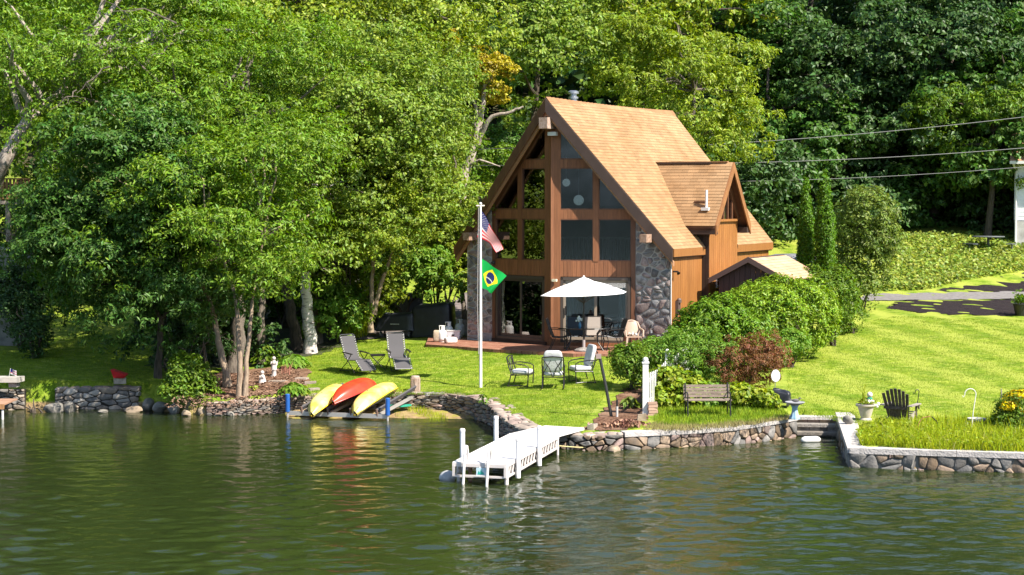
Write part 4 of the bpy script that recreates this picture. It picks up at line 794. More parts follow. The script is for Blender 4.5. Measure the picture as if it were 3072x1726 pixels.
bush('cinquefoil_bush', 'light green shrub at the patio edge behind the picket fence', gbase(1980, 54.5), [bb(1975,1065,54.5,75,38,.8),bb(2040,1045,54.5,50,40,.7)], 'hosta', 6000, .11, .2, 26, .5, 206)
bush('tall_perennials', 'tall feathery green perennials in the middle of the garden bed', gbase(2095, 52), [bb(2080,1070,52,60,90,.7),bb(2135,1095,52,40,80,.6),bb(2030,1100,51.6,45,60,.6)], 'hosta', 9000, .12, .22, 30, .26, 207, inner=.5, up=.2, bough=7)
bush('hydrangea', 'yellow green broad leaved plants behind the left end of the bench', gbase(2010, 50), [bb(2000,1170,50,55,60,.6),bb(2060,1185,49.8,60,45,.6),bb(1975,1200,49.6,30,35,.4)], 'lime', 6500, .15, .22, 26, .7, 208, inner=.5)
bush('hydrangea', 'yellow green leafy plants right of the park bench', gbase(2230, 49.6), [bb(2225,1190,49.6,50,28,.5),bb(2290,1205,49.4,40,22,.4)], 'lime', 3200, .14, .18, 26, .7, 209, inner=.5)
bush('garden_plants', 'leafy green plants low behind the park bench slats', gbase(2130, 49.8), [bb(2120,1195,49.8,50,35,.5)], 'hosta', 2600, .13, .18, 26, .6, 210, inner=.5)
bush('japanese_maple', 'rusty red weeping japanese maple in the garden bed', gbase(2235, 52), [bb(2235,1080,52,95,52,.9),bb(2190,1100,51.8,55,45,.7),bb(2290,1110,51.8,55,45,.7)], 'red', 11000, .11, .22, 30, .22, 211, droop=1.0, inner=.55, cat='tree', bough=7)
bush('forsythia', 'light green leafy shrub along the edge of the right lawn', gbase(2370, 57), [bb(2370,1035,57,60,35,.7),bb(2320,1060,56,40,30,.5)], 'hosta', 3500, .13, .2, 26, .35, 212, inner=.6)
bush('pear_tree', 'round topped ornamental pear with bronze tips beside the arborvitae', gbase(2590, 72), [bb(2595,680,72,92,105,1.3),bb(2585,790,71.8,70,80,1.),bb(2575,860,71.6,50,60,.8),bb(2640,720,72,60,60,.9)], 'olive', 15000, .15, .3, 26, .45, 213, inner=.75, cat='tree')
for i, (a, top, D, w) in enumerate(((2474, 540, 67.5, 26), (2418, 572, 68.6, 18))):
    bl = [bb(a, top + (830 - top) * f, D, w * k, 52, .03 * w * k * .55) for f, k in ((.12, .3), (.28, .62), (.45, .85), (.62, 1), (.8, 1), (.95, .9))]
    bush('arborvitae', ['taller of the two columnar arborvitae', 'shorter columnar arborvitae left of the taller one'][i], gbase(a, D), bl, 'cedar', 14000, .11, .15, 26, .4, 220 + i, up=.1, flat=1.3, upbias=.1, cat='tree', group='columnar arborvitae', bough=0)
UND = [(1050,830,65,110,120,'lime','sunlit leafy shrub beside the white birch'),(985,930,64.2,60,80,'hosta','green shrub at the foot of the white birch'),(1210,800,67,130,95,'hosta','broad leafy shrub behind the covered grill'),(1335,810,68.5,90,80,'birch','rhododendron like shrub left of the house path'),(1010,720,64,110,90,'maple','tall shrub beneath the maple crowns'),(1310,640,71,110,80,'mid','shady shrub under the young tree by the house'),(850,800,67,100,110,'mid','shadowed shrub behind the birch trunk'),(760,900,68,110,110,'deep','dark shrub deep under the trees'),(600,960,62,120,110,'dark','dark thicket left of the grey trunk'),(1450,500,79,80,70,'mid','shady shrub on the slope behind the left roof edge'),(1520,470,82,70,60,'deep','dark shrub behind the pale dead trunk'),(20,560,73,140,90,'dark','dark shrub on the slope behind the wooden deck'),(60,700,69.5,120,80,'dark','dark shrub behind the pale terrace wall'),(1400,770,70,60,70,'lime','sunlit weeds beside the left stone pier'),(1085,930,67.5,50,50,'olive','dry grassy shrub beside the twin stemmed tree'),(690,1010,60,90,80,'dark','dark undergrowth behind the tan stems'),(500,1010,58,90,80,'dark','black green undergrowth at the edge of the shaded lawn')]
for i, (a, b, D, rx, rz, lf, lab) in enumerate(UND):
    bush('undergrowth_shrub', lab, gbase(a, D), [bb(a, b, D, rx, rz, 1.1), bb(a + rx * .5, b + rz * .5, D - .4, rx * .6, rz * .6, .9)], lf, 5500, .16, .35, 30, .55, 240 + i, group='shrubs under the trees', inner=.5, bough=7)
bush('waterside_bush', 'bright green bush hanging over the rocks at the water', gbase(560, 54), [bb(555,1130,53.6,55,60,.6),bb(530,1190,53.2,50,40,.5),bb(600,1160,53.6,35,40,.5)], 'mid', 5500, .13, .22, 28, .5, 260, group='shrubs under the trees', inner=.5)
bush('shore_weeds', 'green leafy clump growing from the water beside the concrete wall', at_z(110,1238,.0), [bb(115,1205,54.1,45,28,.4),bb(80,1225,53.9,30,20,.3)], 'mid', 2600, .13, .18, 26, .4, 261, inner=.4, cat='plant')
bush('dark_shrub', 'dark rounded shrub on the shaded lawn near the folding chair', gbase(100, 60), [bb(100,1010,60,60,65,.7),bb(60,930,62,60,60,.8)], 'dark', 4500, .13, .25, 26, .5, 262, inner=.6)
bush('creeper', 'dark creeper bank below the wooden deck', gbase(60, 63), [bb(60,870,63,90,70,.9),bb(150,900,62.5,80,60,.8)], 'dark', 5000, .14, .3, 26, .5, 263, inner=.6)
bush('euonymus', 'yellow flowering bush at the right edge of the lawn', gbase(3055, 45), [bb(3055,1240,45,60,55,.6),bb(3020,1275,44.8,40,35,.4)], 'mid', 4500, .09, .16, 26, .4, 264, inner=.75)
bl = [bb(3065,1205,45,45,26,.5), bb(3035,1222,44.8,25,14,.3)]
P, Nn, A, l, C, d = crown_leaves(265, bl, 2600, .12, 26, .07, inner=.85, upbias=1.2); eb = [o for o in bpy.data.objects if o.name.startswith('euonymus')][0]
link('blossom', leaf_mesh('blossom', P - np.array(eb.location), Nn, A, l, .7), LEAFM['flower'], eb)
# broad leaved hostas
def hosta(label, px, py, w, n, ln, seed, name='hosta', leaf='hosta', h=.35):
    b = G(px, py); rg = np.random.default_rng(seed); th = rg.random(n) * 6.28; r = w * rg.random(n) ** .6; P = np.stack([r * np.cos(th), r * np.sin(th) * .7, h * (1 - (r / w) ** 2 * .7) + rg.normal(0, .03, n)], -1)
    Nn = nrm(np.stack([np.cos(th) * .55, np.sin(th) * .55, np.ones(n)], -1) + rg.normal(0, .2, (n, 3))); A = np.stack([np.cos(th), np.sin(th), -.4 * np.ones(n)], -1)
    t = thing(name, label, 'plant', b, 0, 'broad leaved plants'); link('leaves', leaf_mesh('leaves', P, Nn, A, ln * rg.uniform(.7, 1.2, n), .6, .2), LEAFM[leaf], t)
    mb = MB(); [mb.tube([(0, 0, 0), tuple(P[i] * .5 + (0, 0, .05)), tuple(P[i])], [.012, .009, .006], 5) for i in range(0, n, 6)]; mb.build('stalks', LEAFM[leaf], t)
hosta('large pale hosta at the lawn edge below the birch', 880, 1105, .62, 170, .28, 1); hosta('leafy plant left of the large hosta', 800, 1100, .5, 150, .2, 2, 'hosta', 'mid', .6); hosta('small light hosta above the low wall behind the yellow kayak', 885, 1190, .5, 150, .2, 3)
hosta('small grey green plant in the mulch by the black post', 1890, 1225, .28, 40, .24, 4, 'young_plant', 'olive', .25); hosta('small weed growing from the curved wall', 1450, 1215, .18, 26, .14, 5, 'wall_weed', 'mid', .25)
# ---- grasses
def blades(name, label, Pxy, h, wd, mat, lean=.35, seed=1, kind='stuff', z=None, cat=None, seg=1):
    rg = np.random.default_rng(seed); n = len(Pxy); x, y = Pxy[:, 0], Pxy[:, 1]; zz = (hland(x, y) + lumpy(x, y) + .0) if z is None else z; th = rg.random(n) * 6.28; hh = h * rg.uniform(.5, 1.3, n)
    B = np.stack([x, y, zz - .01], -1); d = np.stack([np.cos(th), np.sin(th), np.zeros(n)], -1); ph = rg.random(n) * 6.28; ld = np.stack([np.cos(ph), np.sin(ph), np.zeros(n)], -1) * (hh * lean * rg.random(n))[:, None]
    T = B + ld + np.stack([0 * x, 0 * x, hh], -1); Mi = B + ld * .3 + np.stack([0 * x, 0 * x, hh * .55], -1)
    if seg == 1: V = np.stack([B - d * wd / 2, B + d * wd / 2, T], 1).reshape(-1, 3); F = np.arange(n * 3).reshape(-1, 3)
    else:
        V = np.stack([B - d * wd / 2, B + d * wd / 2, Mi - d * wd * .45, Mi + d * wd * .45, T], 1).reshape(-1, 3); b = np.arange(n)[:, None] * 5; F = np.concatenate([b + [0, 1, 3], b + [0, 3, 2], b + [2, 3, 4]])
    return tag(link(name, np_mesh(name, V, F), mat), label, cat, kind=kind)
def scatter(pxpoly, n, seed, world=None):
    P = np.array([tuple(G(*p)[:2]) for p in pxpoly]) if world is None else np.array(world); rg = np.random.default_rng(seed); out = np.zeros((0, 2)); lo, hi = P.min(0), P.max(0)
    while len(out) < n:
        q = lo + rg.random((n * 2, 2)) * (hi - lo); out = np.vstack([out, q[inside(q[:, 0], q[:, 1], P)]])
    return out[:n]
grassm = M('grass_blade', (.225, .31, .018), col2=(.135, .22, .012), nscale=1.6, lo=.42, hi=.6, rough=.6, var=.45, hue=.02, transl=.3, spec=.2)
tallm = M('tall_grass_blade', (.34, .41, .02), rough=.6, var=.35, hue=.025, transl=.4, spec=.2)
drym = M('dry_grass', (.3, .26, .1), rough=.8, var=.35, hue=.02, transl=.2)
ivym = leafmat('leaf_ivy', (.24, .31, .05), var=.5, hue=.035)
lawnA = [(880,1185),(935,1120),(900,1085),(960,1050),(1060,1022),(1270,1030),(1480,1057),(1700,1070),(1860,1072),(1850,1130),(1800,1210),(1740,1285),(1600,1280),(1545,1245),(1515,1215),(1440,1192),(1340,1182),(1240,1185),(1000,1195)]
blades('lawn_grass', 'short mown grass of the lawn between the chalet and the bay', scatter(lawnA, 90000, 1), .05, .012, grassm, seed=1)
lawnB = [(2400,1240),(2360,1180),(2360,1090),(2450,1020),(2560,975),(2680,950),(3072,962),(3100,1240),(2900,1285),(2560,1275)]
blades('lawn_grass', 'short mown striped grass of the lawn at the right', scatter(lawnB, 90000, 2), .045, .013, grassm, seed=2)
blades('lawn_grass', 'shaded grass of the neighbouring lawn at the left', scatter([(0,1150),(0,1050),(60,1060),(250,1000),(440,990),(500,1160)], 30000, 3), .05, .012, grassm, seed=3)
strip = [(2575,1300),(2640,1278),(3072,1275),(3150,1290),(3150,1366),(3072,1360),(2800,1350),(2580,1340)]
blades('tall_grass', 'bright yellow green tall grass and weeds behind the lake wall', scatter(strip, 22000, 4), .25, .014, tallm, .9, 4, seg=2)
blades('tall_grass', 'thin taller weed stalks among the grass by the lake wall', scatter([(2660,1290),(2980,1270),(3072,1300),(3072,1350),(2800,1340)], 500, 5), .5, .016, tallm, .5, 5, seg=2)
blades('rough_grass', 'rough grass round the feet of the park bench', scatter([(1965,1275),(1960,1225),(2100,1215),(2330,1215),(2370,1250),(2280,1268),(2100,1280)], 9000, 6), .11, .013, grassm, .6, 6, seg=2)
blades('dry_weeds', 'dry tan weeds along the cap of the wall by the bench', scatter([(1930,1290),(1960,1270),(2120,1278),(2280,1262),(2370,1246),(2380,1256),(2200,1285),(2000,1296)], 3500, 7), .1, .014, drym, .7, 7)
bp_ = np.array([at_z(p, q, .05)[:2] for p, q in ((1180,1245),(1200,1228),(1330,1234),(1375,1246),(1320,1256),(1230,1256))]); sc = scatter(None, 1500, 8, bp_)
blades('beach_grass', 'sparse grass tufts growing on the small beach', sc[np.sin(sc[:, 0] * 5 + sc[:, 1] * 3) > .0], .16, .013, tallm, .6, 8, z=hground(sc[:, :1], sc[:, 1:])[:, 0][np.sin(sc[:, 0] * 5 + sc[:, 1] * 3) > .0])
q = scatter([(2600,878),(2640,800),(2690,735),(2720,718),(3072,712),(3300,715),(3300,800),(3072,815),(2900,845),(2780,872)], 15000, 9); rg = np.random.default_rng(9)
P = np.stack([q[:, 0], q[:, 1], hland(q[:, 0], q[:, 1]) + rg.uniform(.02, .4, len(q))], -1); Nn = nrm(rg.normal(0, .5, (len(q), 3)) + (0, -.3, 1)); tag(link('ivy', leaf_mesh('ivy', P, Nn, rg.normal(size=(len(q), 3)), .16 * rg.uniform(.6, 1.4, len(q)), .8), ivym), 'sunlit ivy ground cover on the bank above the driveway', 'ivy', kind='stuff')
blades('reeds', 'thin pale reeds growing left of the twin stemmed tree', scatter([(1010,1030),(1030,985),(1100,975),(1110,1010)], 500, 12), .75, .02, tallm, .35, 12, seg=2)
q = scatter(strip, 5000, 14); rg = np.random.default_rng(14); P = np.stack([q[:, 0], q[:, 1], hland(q[:, 0], q[:, 1]) + rg.uniform(.03, .26, len(q))], -1)
tag(link('leafy_weeds', leaf_mesh('leafy_weeds', P, nrm(rg.normal(0, .6, (len(q), 3)) + (0, 0, 1)), rg.normal(size=(len(q), 3)), .08 * rg.uniform(.6, 1.5, len(q)), .45), LEAFM['lime']), 'small leafy weeds growing among the grass by the lake wall', 'weeds', kind='stuff')
blades('dead_stems', 'brown dead stems among the grass by the lake wall', scatter(strip, 500, 16), .3, .012, drym, .8, 16, seg=2)
q = scatter([(490,1228),(570,1160),(650,1130),(800,1112),(890,1105),(915,1150),(860,1210),(740,1225)], 2600, 17); P = np.stack([q[:, 0], q[:, 1], hland(q[:, 0], q[:, 1]) + lumpy(q[:, 0], q[:, 1]) + .045], -1)
tag(link('mulch_chips', leaf_mesh('mulch_chips', P, nrm(rg.normal(0, .35, (2600, 3)) + (0, 0, 1)), rg.normal(size=(2600, 3)), .1 * rg.uniform(.5, 1.5, 2600), .4), M('bark_chip', (.2, .12, .08), rough=.95, var=.6)), 'loose bark chips and dry leaves on the mulch bed', 'mulch', kind='stuff')
hosta('small green seedling at the front of the mulch bed', 655, 1185, .22, 24, .13, 21, 'young_plant', 'mid', .18); hosta('pale weed in the middle of the mulch bed', 760, 1175, .18, 20, .12, 22, 'young_plant', 'lime', .15)
blades('dry_stalks', 'reddish dry stalks beside the angel statue', scatter([(838,1128),(850,1112),(880,1112),(870,1130)], 60, 18), .3, .022, M('red_stalk', (.3, .13, .09), rough=.9, var=.3), .5, 18)
# bare twigs in the dark thicket and dead boughs in the crowns
def twigs(name, label, segs, r, mat, seed):
    mb = MB(); rg = np.random.default_rng(seed)
    for a, b in segs:
        pts = limb(mb, W(*a), W(*b), r, .006, rg, .25, 6, 5)
        for k in range(5):
            p = pts[int(rg.integers(2, 6))]; limb(mb, p, p + Vector(rg.normal(0, .35, 3)) + Vector((0, 0, -.1)), r * .4, .004, rg, .2, 3, 4)
    return tag(mb.build(name, mat), label, 'branch', 'bare branches')
twigs('dead_branch', 'bare grey branches arching through the upper left crown', [((530,70,57),(330,35,56.6)),((520,130,56.6),(430,190,56.2))], .022, bark, 1)
twigs('dead_branch', 'bare twigs hanging in front of the left crown', [((330,200,55.5),(230,280,55)),((230,270,55.5),(150,330,55)),((440,400,54.5),(400,430,54.2))], .016, bark, 2)
twigs('dead_branch', 'tangle of bare stems in the dark thicket by the tan stems', [((540,1150,57),(500,980,56.5)),((560,1150,57),(590,960,56.5)),((590,1150,57.5),(530,1000,57)),((620,1140,57),(640,960,57)),((520,1160,56.5),(470,1020,56)),((570,1090,56.5),(680,1000,56))], .022, M('twig', (.16, .12, .09), rough=.9), 3)
for i, (px, py) in enumerate(((960,1015), (1010,1010), (1040,1005))):
    pass

# ------------------------------------------------------------------ things on the lawn, patio, beach and water
V3 = Vector
def base(px, py): return G(px, py)
def pz(px, py): p = at_z(px, py, PZ); return V3(p)
greyf = M('grey_sling', (.068, .064, .068), rough=.8, bump=.2, bscale=120); blackf = M('black_sling', (.02, .02, .024), rough=.75); tanf = M('tan_sling', (.25, .215, .19), rough=.8); bluef = M('navy_sling', (.025, .04, .06), rough=.75)
cush = M('grey_cushion', (.55, .55, .56), rough=.9, col2=(.47, .47, .49), nscale=6, bump=.25, bscale=14)
def pillow(mb, c, d, n=10, puff=.5):           # soft box: superellipsoid
    rows = []
    for i in range(n + 1):
        t = -math.pi / 2 + math.pi * i / n; row = []
        for j in range(2 * n):
            p = 2 * math.pi * j / (2 * n); e = lambda v: math.copysign(abs(v) ** .35, v); row.append((c[0] + d[0] / 2 * e(math.cos(t)) * e(math.cos(p)), c[1] + d[1] / 2 * e(math.cos(t)) * e(math.sin(p)), c[2] + d[2] / 2 * (abs(math.sin(t)) ** .6) * (1 if t > 0 else -1)))
        rows.append(row)
    mb.grid(rows, closed=True); return mb
def xf(mb, rot=None, loc=(0, 0, 0), axis='X'):
    m = Matrix.Translation(loc) @ (Matrix.Rotation(rot, 4, axis) if rot else Matrix()); mb.v = [tuple(m @ V3(v)) for v in mb.v]; return mb
# flagpole and flags
fb = base(1442, 1163); fp = thing('flagpole', 'tall white flagpole standing at the edge of the lawn', 'flagpole', fb)
ph = (W(1441, 618, fb.y)[2] - fb.z)
MB().tube([(0, 0, -.1), (0, 0, ph * .55), (0, 0, ph)], [.048, .04, .03], 12).build('pole', M('pole_white', (.75, .72, .7), rough=.4), fp, smooth=40)
MB().tube([(-.12, 0, ph), (.12, 0, ph)], .025, 8).build('truck', M('truck_cream', (.7, .6, .48), rough=.6), fp); MB().ball((0, 0, ph + .06), .045).build('finial', white, fp, smooth=60)
MB().tube([(-.06, -.05, 1.0), (-.09, -.06, 2.4), (-.06, -.04, ph - .05)], .008, 5).build('halyard', M('rope_grey', (.4, .37, .36), rough=.9), fp); MB().box((-.02, -.06, 1.5), (.03, .04, .16)).build('cleat', metal, fp)
def flag(name, label, top, bot, D, nu, nv, colf, mats, amp, ph0):
    def curve(P, t): P = [V3(W(px, py, D + dd)) for px, py, dd in P]; return P[0] * (1 - t) ** 2 + P[1] * 2 * t * (1 - t) + P[2] * t * t
    rows = []; ori = V3(W(top[0][0], top[0][1], D))
    for i in range(nv + 1):
        w = i / nv; rows.append([curve(top, u / nu).lerp(curve(bot, u / nu), w) + V3((.02 * math.sin(9 * u / nu + w * 3), amp * (u / nu) ** .6 * math.sin(2 * math.pi * (1.3 * u / nu + .35 * w) + ph0), 0)) - ori for u in range(nu + 1)])
    mb = MB(); mb.grid(rows); mb.m = [colf((k % nu + .5) / nu, (k // nu + .5) / nv) for k in range(nu * nv)]
    o = mb.build(name, mats, smooth=80); o.location = ori; return tag(o, label, 'flag')
def cloth(n, c): return M(n, c, rough=.8, transl=.18, spec=.1)
RED, WHT, BLU, GRN, YEL = cloth('flag_red', (.5, .006, .018)), cloth('flag_white', (.5, .5, .5)), cloth('flag_blue', (.012, .012, .10)), cloth('flag_green', (.008, .3, .06)), cloth('flag_yellow', (.75, .6, .02))
def usa(u, v):
    if u < .4 and v < 7 / 13:
        a, b = u / .4 * 12, v / (7 / 13) * 10; i, j = round(a), round(b)
        if 1 <= i <= 11 and 1 <= j <= 9 and (i + j) % 2 == 0:
            dx, dy = (a - i) * .95, (b - j) * .8; r = math.hypot(dx, dy); an = math.atan2(dx, -dy); k = .44 * (.62 + .38 * math.cos(5 * an)); return 1 if r < k + .03 else 2
        return 2
    return 0 if int(v * 13) % 2 == 0 else 1
flag('striped_flag', 'red white and blue stars and stripes flag near the top of the pole', [(1442,630,0),(1474,676,.15),(1510,748,.45)], [(1431,712,0),(1466,718,.25),(1490,758,.4)], fb.y, 120, 78, usa, [RED, WHT, BLU], .09, .4)
def bra(u, v):
    x, y = (u - .5) * 20, (v - .5) * 14; r = math.hypot(x, y)
    if r < 3.5:
        rr = math.hypot(x + 2, y - 8.6); return 2 if 8.0 < rr < 8.6 else 3
    return 1 if abs(x) / 8.3 + abs(y) / 5.3 < 1 else 0
flag('green_flag', 'green flag with yellow diamond and blue disc below the striped flag', [(1445,777,0),(1482,800,.1),(1519,828,.4)], [(1443,862,0),(1457,868,.2),(1476,881,.3)], fb.y, 80, 56, bra, [GRN, YEL, WHT, cloth('flag_deepblue', (.02, .03, .12))], .08, 2.)
# market umbrella
ub = pz(1751, 1054); um = thing('patio_umbrella', 'white octagonal market umbrella over the glass table', 'umbrella', ub)
canvas = M('white_canvas', (.82, .81, .8), rough=.85, transl=.12); rim, rz_, apx = 1.4, 1.82, 2.27; dk = M('dark_pole', (.035, .03, .03), rough=.4); ang0 = R(12); RIM = []
for k in range(8):
    a = ang0 + k * math.pi / 4; RIM.append(V3((rim * math.cos(a), rim * math.sin(a), rz_ + .05 * math.cos(a))))
for k in range(8):
    a, b, t = RIM[k], RIM[(k + 1) % 8], V3((0, 0, apx)); rows = []
    for i in range(7):
        s_ = .08 + .92 * i / 6; L_, R_ = t.lerp(a, s_), t.lerp(b, s_); rows.append([L_.lerp(R_, j / 6) - V3((0, 0, .012 * s_ * math.sin(math.pi * j / 6))) + (V3((0, 0, .06 * math.sin(math.pi * s_)))) for j in range(7)])
    MB().grid(rows).build('canopy_panel', canvas, um, smooth=60)
    rb = MB(); rb.tube([t + V3((0, 0, -.03)), a + V3((0, 0, -.02))], .011, 6); rb.tube([V3((0, 0, apx - .75)), t.lerp(a, .55) + V3((0, 0, -.03))], .009, 6); rb.build('rib', dk, um)
MB().lathe([(.46, -.15), (.3, -.05), (.12, .03), (.03, .06)], (0, 0, apx + .01), 8).build('vent_cap', canvas, um, smooth=30); MB().lathe([(.03, 0), (.04, .03), (.01, .07)], (0, 0, apx + .06), 10).build('finial', canvas, um)
MB().tube([(0, 0, 0), (0, 0, apx)], .024, 10).build('pole', dk, um); MB().tube([(0, 0, 0), (0, 0, .36)], .05, 12).build('stand_tube', M('stand_grey', (.32, .28, .28), rough=.5), um); MB().lathe([(.3, 0), (.3, .04), (.24, .08), (.06, .12)], (0, 0, .002), 20).build('base', M('stand_stone', (.3, .27, .25), rough=.8, col2=(.15, .13, .12), nscale=14), um, smooth=40)
mb = MB(); mb.tube([(0, -.03, 1.05), (0, -.13, 1.05), (.02, -.13, .95)], .014, 6); mb.tube([(0, 0, .95), (0, 0, 1.15)], .045, 8); mb.build('crank', dk, um)
a, b = RIM[7] if False else RIM[0], RIM[7]; t = V3((0, 0, apx)); c = t.lerp(a.lerp(b, .5), .74) + V3((0, 0, .05)); nn = (a - t).cross(b - t).normalized(); nn = nn if nn.z > 0 else -nn; dd = ((a + b) / 2 - t).normalized(); ee = nn.cross(dd)
MB().tube([c + nn * .02 + (dd * math.cos(q) + ee * math.sin(q)) * .065 for q in np.linspace(.5, 5.6, 14)], .012, 6).build('emblem', M('emblem_grey', (.22, .22, .23), rough=.7), um)
# glass table, vase and flowers
tb = pz(1752, 1050); tt = thing('patio_table', 'oval glass topped patio table with black metal legs', 'table', tb)
MB().lathe([(.5, .7), (.505, .705), (.505, .712), (.5, .717)], (0, 0, 0), 28, sx=1.65, sy=1.0).build('table_top', glassmat('table_glass', (.55, .62, .6), .9, .08), tt, smooth=30)
MB().tube([(.82 * math.cos(q), .5 * math.sin(q), .69) for q in np.linspace(0, 2 * math.pi, 33)], .016, 6).build('rim', blackm, tt)
for x in (-1, 1):
    for y in (-1, 1): MB().tube([(x * .56, y * .3, .69), (x * .42, y * .24, .5), (x * .44, y * .26, .25), (x * .6, y * .34, 0)], .018, 7).build('leg', blackm, tt)
vb = tb + V3((-.14, -.1, .717)); vt = thing('vase', 'small blue glass vase standing on the patio table', 'vase', vb); MB().lathe([(.03, 0), (.05, .04), (.045, .12), (.025, .16), (.03, .19)], n=14).build('vessel', M('blue_glass', (.05, .22, .4), rough=.15, spec=.6), vt, smooth=50)
ft = thing('flower_bunch', 'pale blue and white flowers in the vase on the patio table', 'flowers', vb + V3((-.02, 0, .18))); mb = MB(); rg = np.random.default_rng(3); [mb.ball(rg.normal(0, .045, 3) + (0, 0, .08), .035, 7, 5) for k in range(12)]; mb.build('petals', M('pale_petals', (.62, .72, .82), rough=.8), ft); MB().tube([(.02, 0, -.1), (0, 0, .06)], .01, 5).build('stalk', LEAFM['mid'], ft)
# sling patio chairs (local front = -y)
def sling_chair(label, loc, rz, fabric):
    t = thing('patio_chair', label, 'chair', loc, rz, 'chairs round the patio table'); w = .27
    mb = MB(); mb.grid([[(x, y, z) for x in (-w, 0, w)] for y, z in ((-.24, .44), (-.1, .41), (.1, .40), (.22, .42), (.3, .62), (.37, .82), (.42, .98))]); o = mb.build('sling', fabric, t, smooth=60)
    for s in (-1, 1):
        MB().tube([(s * w, -.26, .44), (s * w, .0, .4), (s * w, .22, .42), (s * w, .33, .7), (s * w, .43, 1.0)], .014, 7).build('side_rail', blackm, t)
        MB().tube([(s * .3, .36, .68), (s * .32, .1, .68), (s * .32, -.2, .64), (s * .31, -.27, .5), (s * .3, -.2, .28), (s * .31, -.28, 0)], .014, 7).build('arm', blackm, t)
        MB().tube([(s * w, .16, .41), (s * .29, .24, .2), (s * .3, .34, 0)], .014, 7).build('leg', blackm, t)
    MB().tube([(-w, .43, 1.0), (w, .43, 1.0)], .014, 7).build('top_rail', blackm, t); MB().tube([(-.3, -.2, .28), (.3, -.2, .28)], .011, 6).build('stretcher', blackm, t); return t
sling_chair('black patio chair at the left end of the glass table', pz(1680, 1050), R(82), blackf); sling_chair('black patio chair at the right end of the glass table', pz(1838, 1050), R(-80), blackf)
sling_chair('navy patio chair behind the left half of the glass table', pz(1724, 1045), R(172 - 180), bluef); sling_chair('tan patio chair behind the right half of the glass table', pz(1780, 1045), R(2), tanf)
# resin armchair
rs = M('beige_resin', (.4, .29, .22), rough=.45); pc = thing('resin_chair', 'beige plastic garden chair beside the stone pier', 'chair', pz(1899, 1049), R(8)); mb = MB()
rows = []
for i in range(9):
    q = i / 8; z = .42 + .46 * q; w = .22 + .05 * math.sin(math.pi * q) - .1 * max(0, q - .75) * 2; rows.append([(w * s, .2 + .12 * q - .05 * (1 - s * s), z) for s in np.linspace(-1, 1, 9)])
mb.grid(rows); mb.grid([[(x, y + .022, z) for x, y, z in r] for r in rows[::-1]]); mb.build('backrest', rs, pc, smooth=60)
MB().hexa([(-.24, -.24, .4), (.24, -.24, .4), (.21, .24, .4), (-.21, .24, .4), (-.24, -.24, .435), (.24, -.24, .435), (.21, .24, .42), (-.21, .24, .42)]).build('seat', rs, pc)
for s in (-1, 1):
    MB().tube([(s * .2, .32, .86), (s * .27, .22, .66), (s * .29, 0, .64), (s * .29, -.22, .62), (s * .27, -.26, .42)], [.03, .03, .032, .03, .028], 8).build('armrest', rs, pc, smooth=50); MB().bar((s * .23, -.22, .42), (s * .28, -.28, 0), .06, .05).build('leg', rs, pc); MB().bar((s * .2, .22, .42), (s * .26, .32, 0), .06, .05).build('leg', rs, pc)
MB().tube([(.25 * math.cos(q), .3 + .05 * math.sin(q), .72 + .19 * math.sin(q)) for q in np.linspace(0, math.pi, 13)], .028, 8).build('top_rail', rs, pc, smooth=50)
ct = thing('crumpled_cloth', 'crumpled white cloth lying on the beige plastic chair', 'cloth', pc.location + V3((0, 0, .44))); mb = MB(); rg = np.random.default_rng(8); mb.grid([[(x, y, .01 + abs(rg.normal(0, .05))) for x in np.linspace(-.14, .14, 7)] for y in np.linspace(-.12, .12, 7)]); mb.build('cloth', white, ct, smooth=60)
sb = pz(1965, 1053); stt = thing('folding_table', 'small black folding side table before the stone pier', 'table', sb, R(10)); MB().lathe([(.26, .5), (.27, .51), (.26, .525)], n=20).build('table_top', blackm, stt)
for x in (-1, 1):
    for y in (-1, 1): MB().tube([(x * .2, y * .14, .5), (-x * .22, y * .16, 0)], .012, 6).build('leg', blackm, stt)
lt = thing('lantern', 'dark metal lantern on the black folding side table', 'lantern', sb + V3((-.12, 0, .526))); MB().box((0, 0, .02), (.14, .14, .04)).build('base', blackm, lt); MB().lathe([(.1, .2), (.03, .28), (.015, .31)], n=4).build('roof', blackm, lt); [MB().box((x, y, .12), (.014, .014, .17)).build('post', blackm, lt) for x in (-.06, .06) for y in (-.06, .06)]; MB().tube([(0, 0, .04), (0, 0, .13)], .03, 10).build('candle', cush, lt)
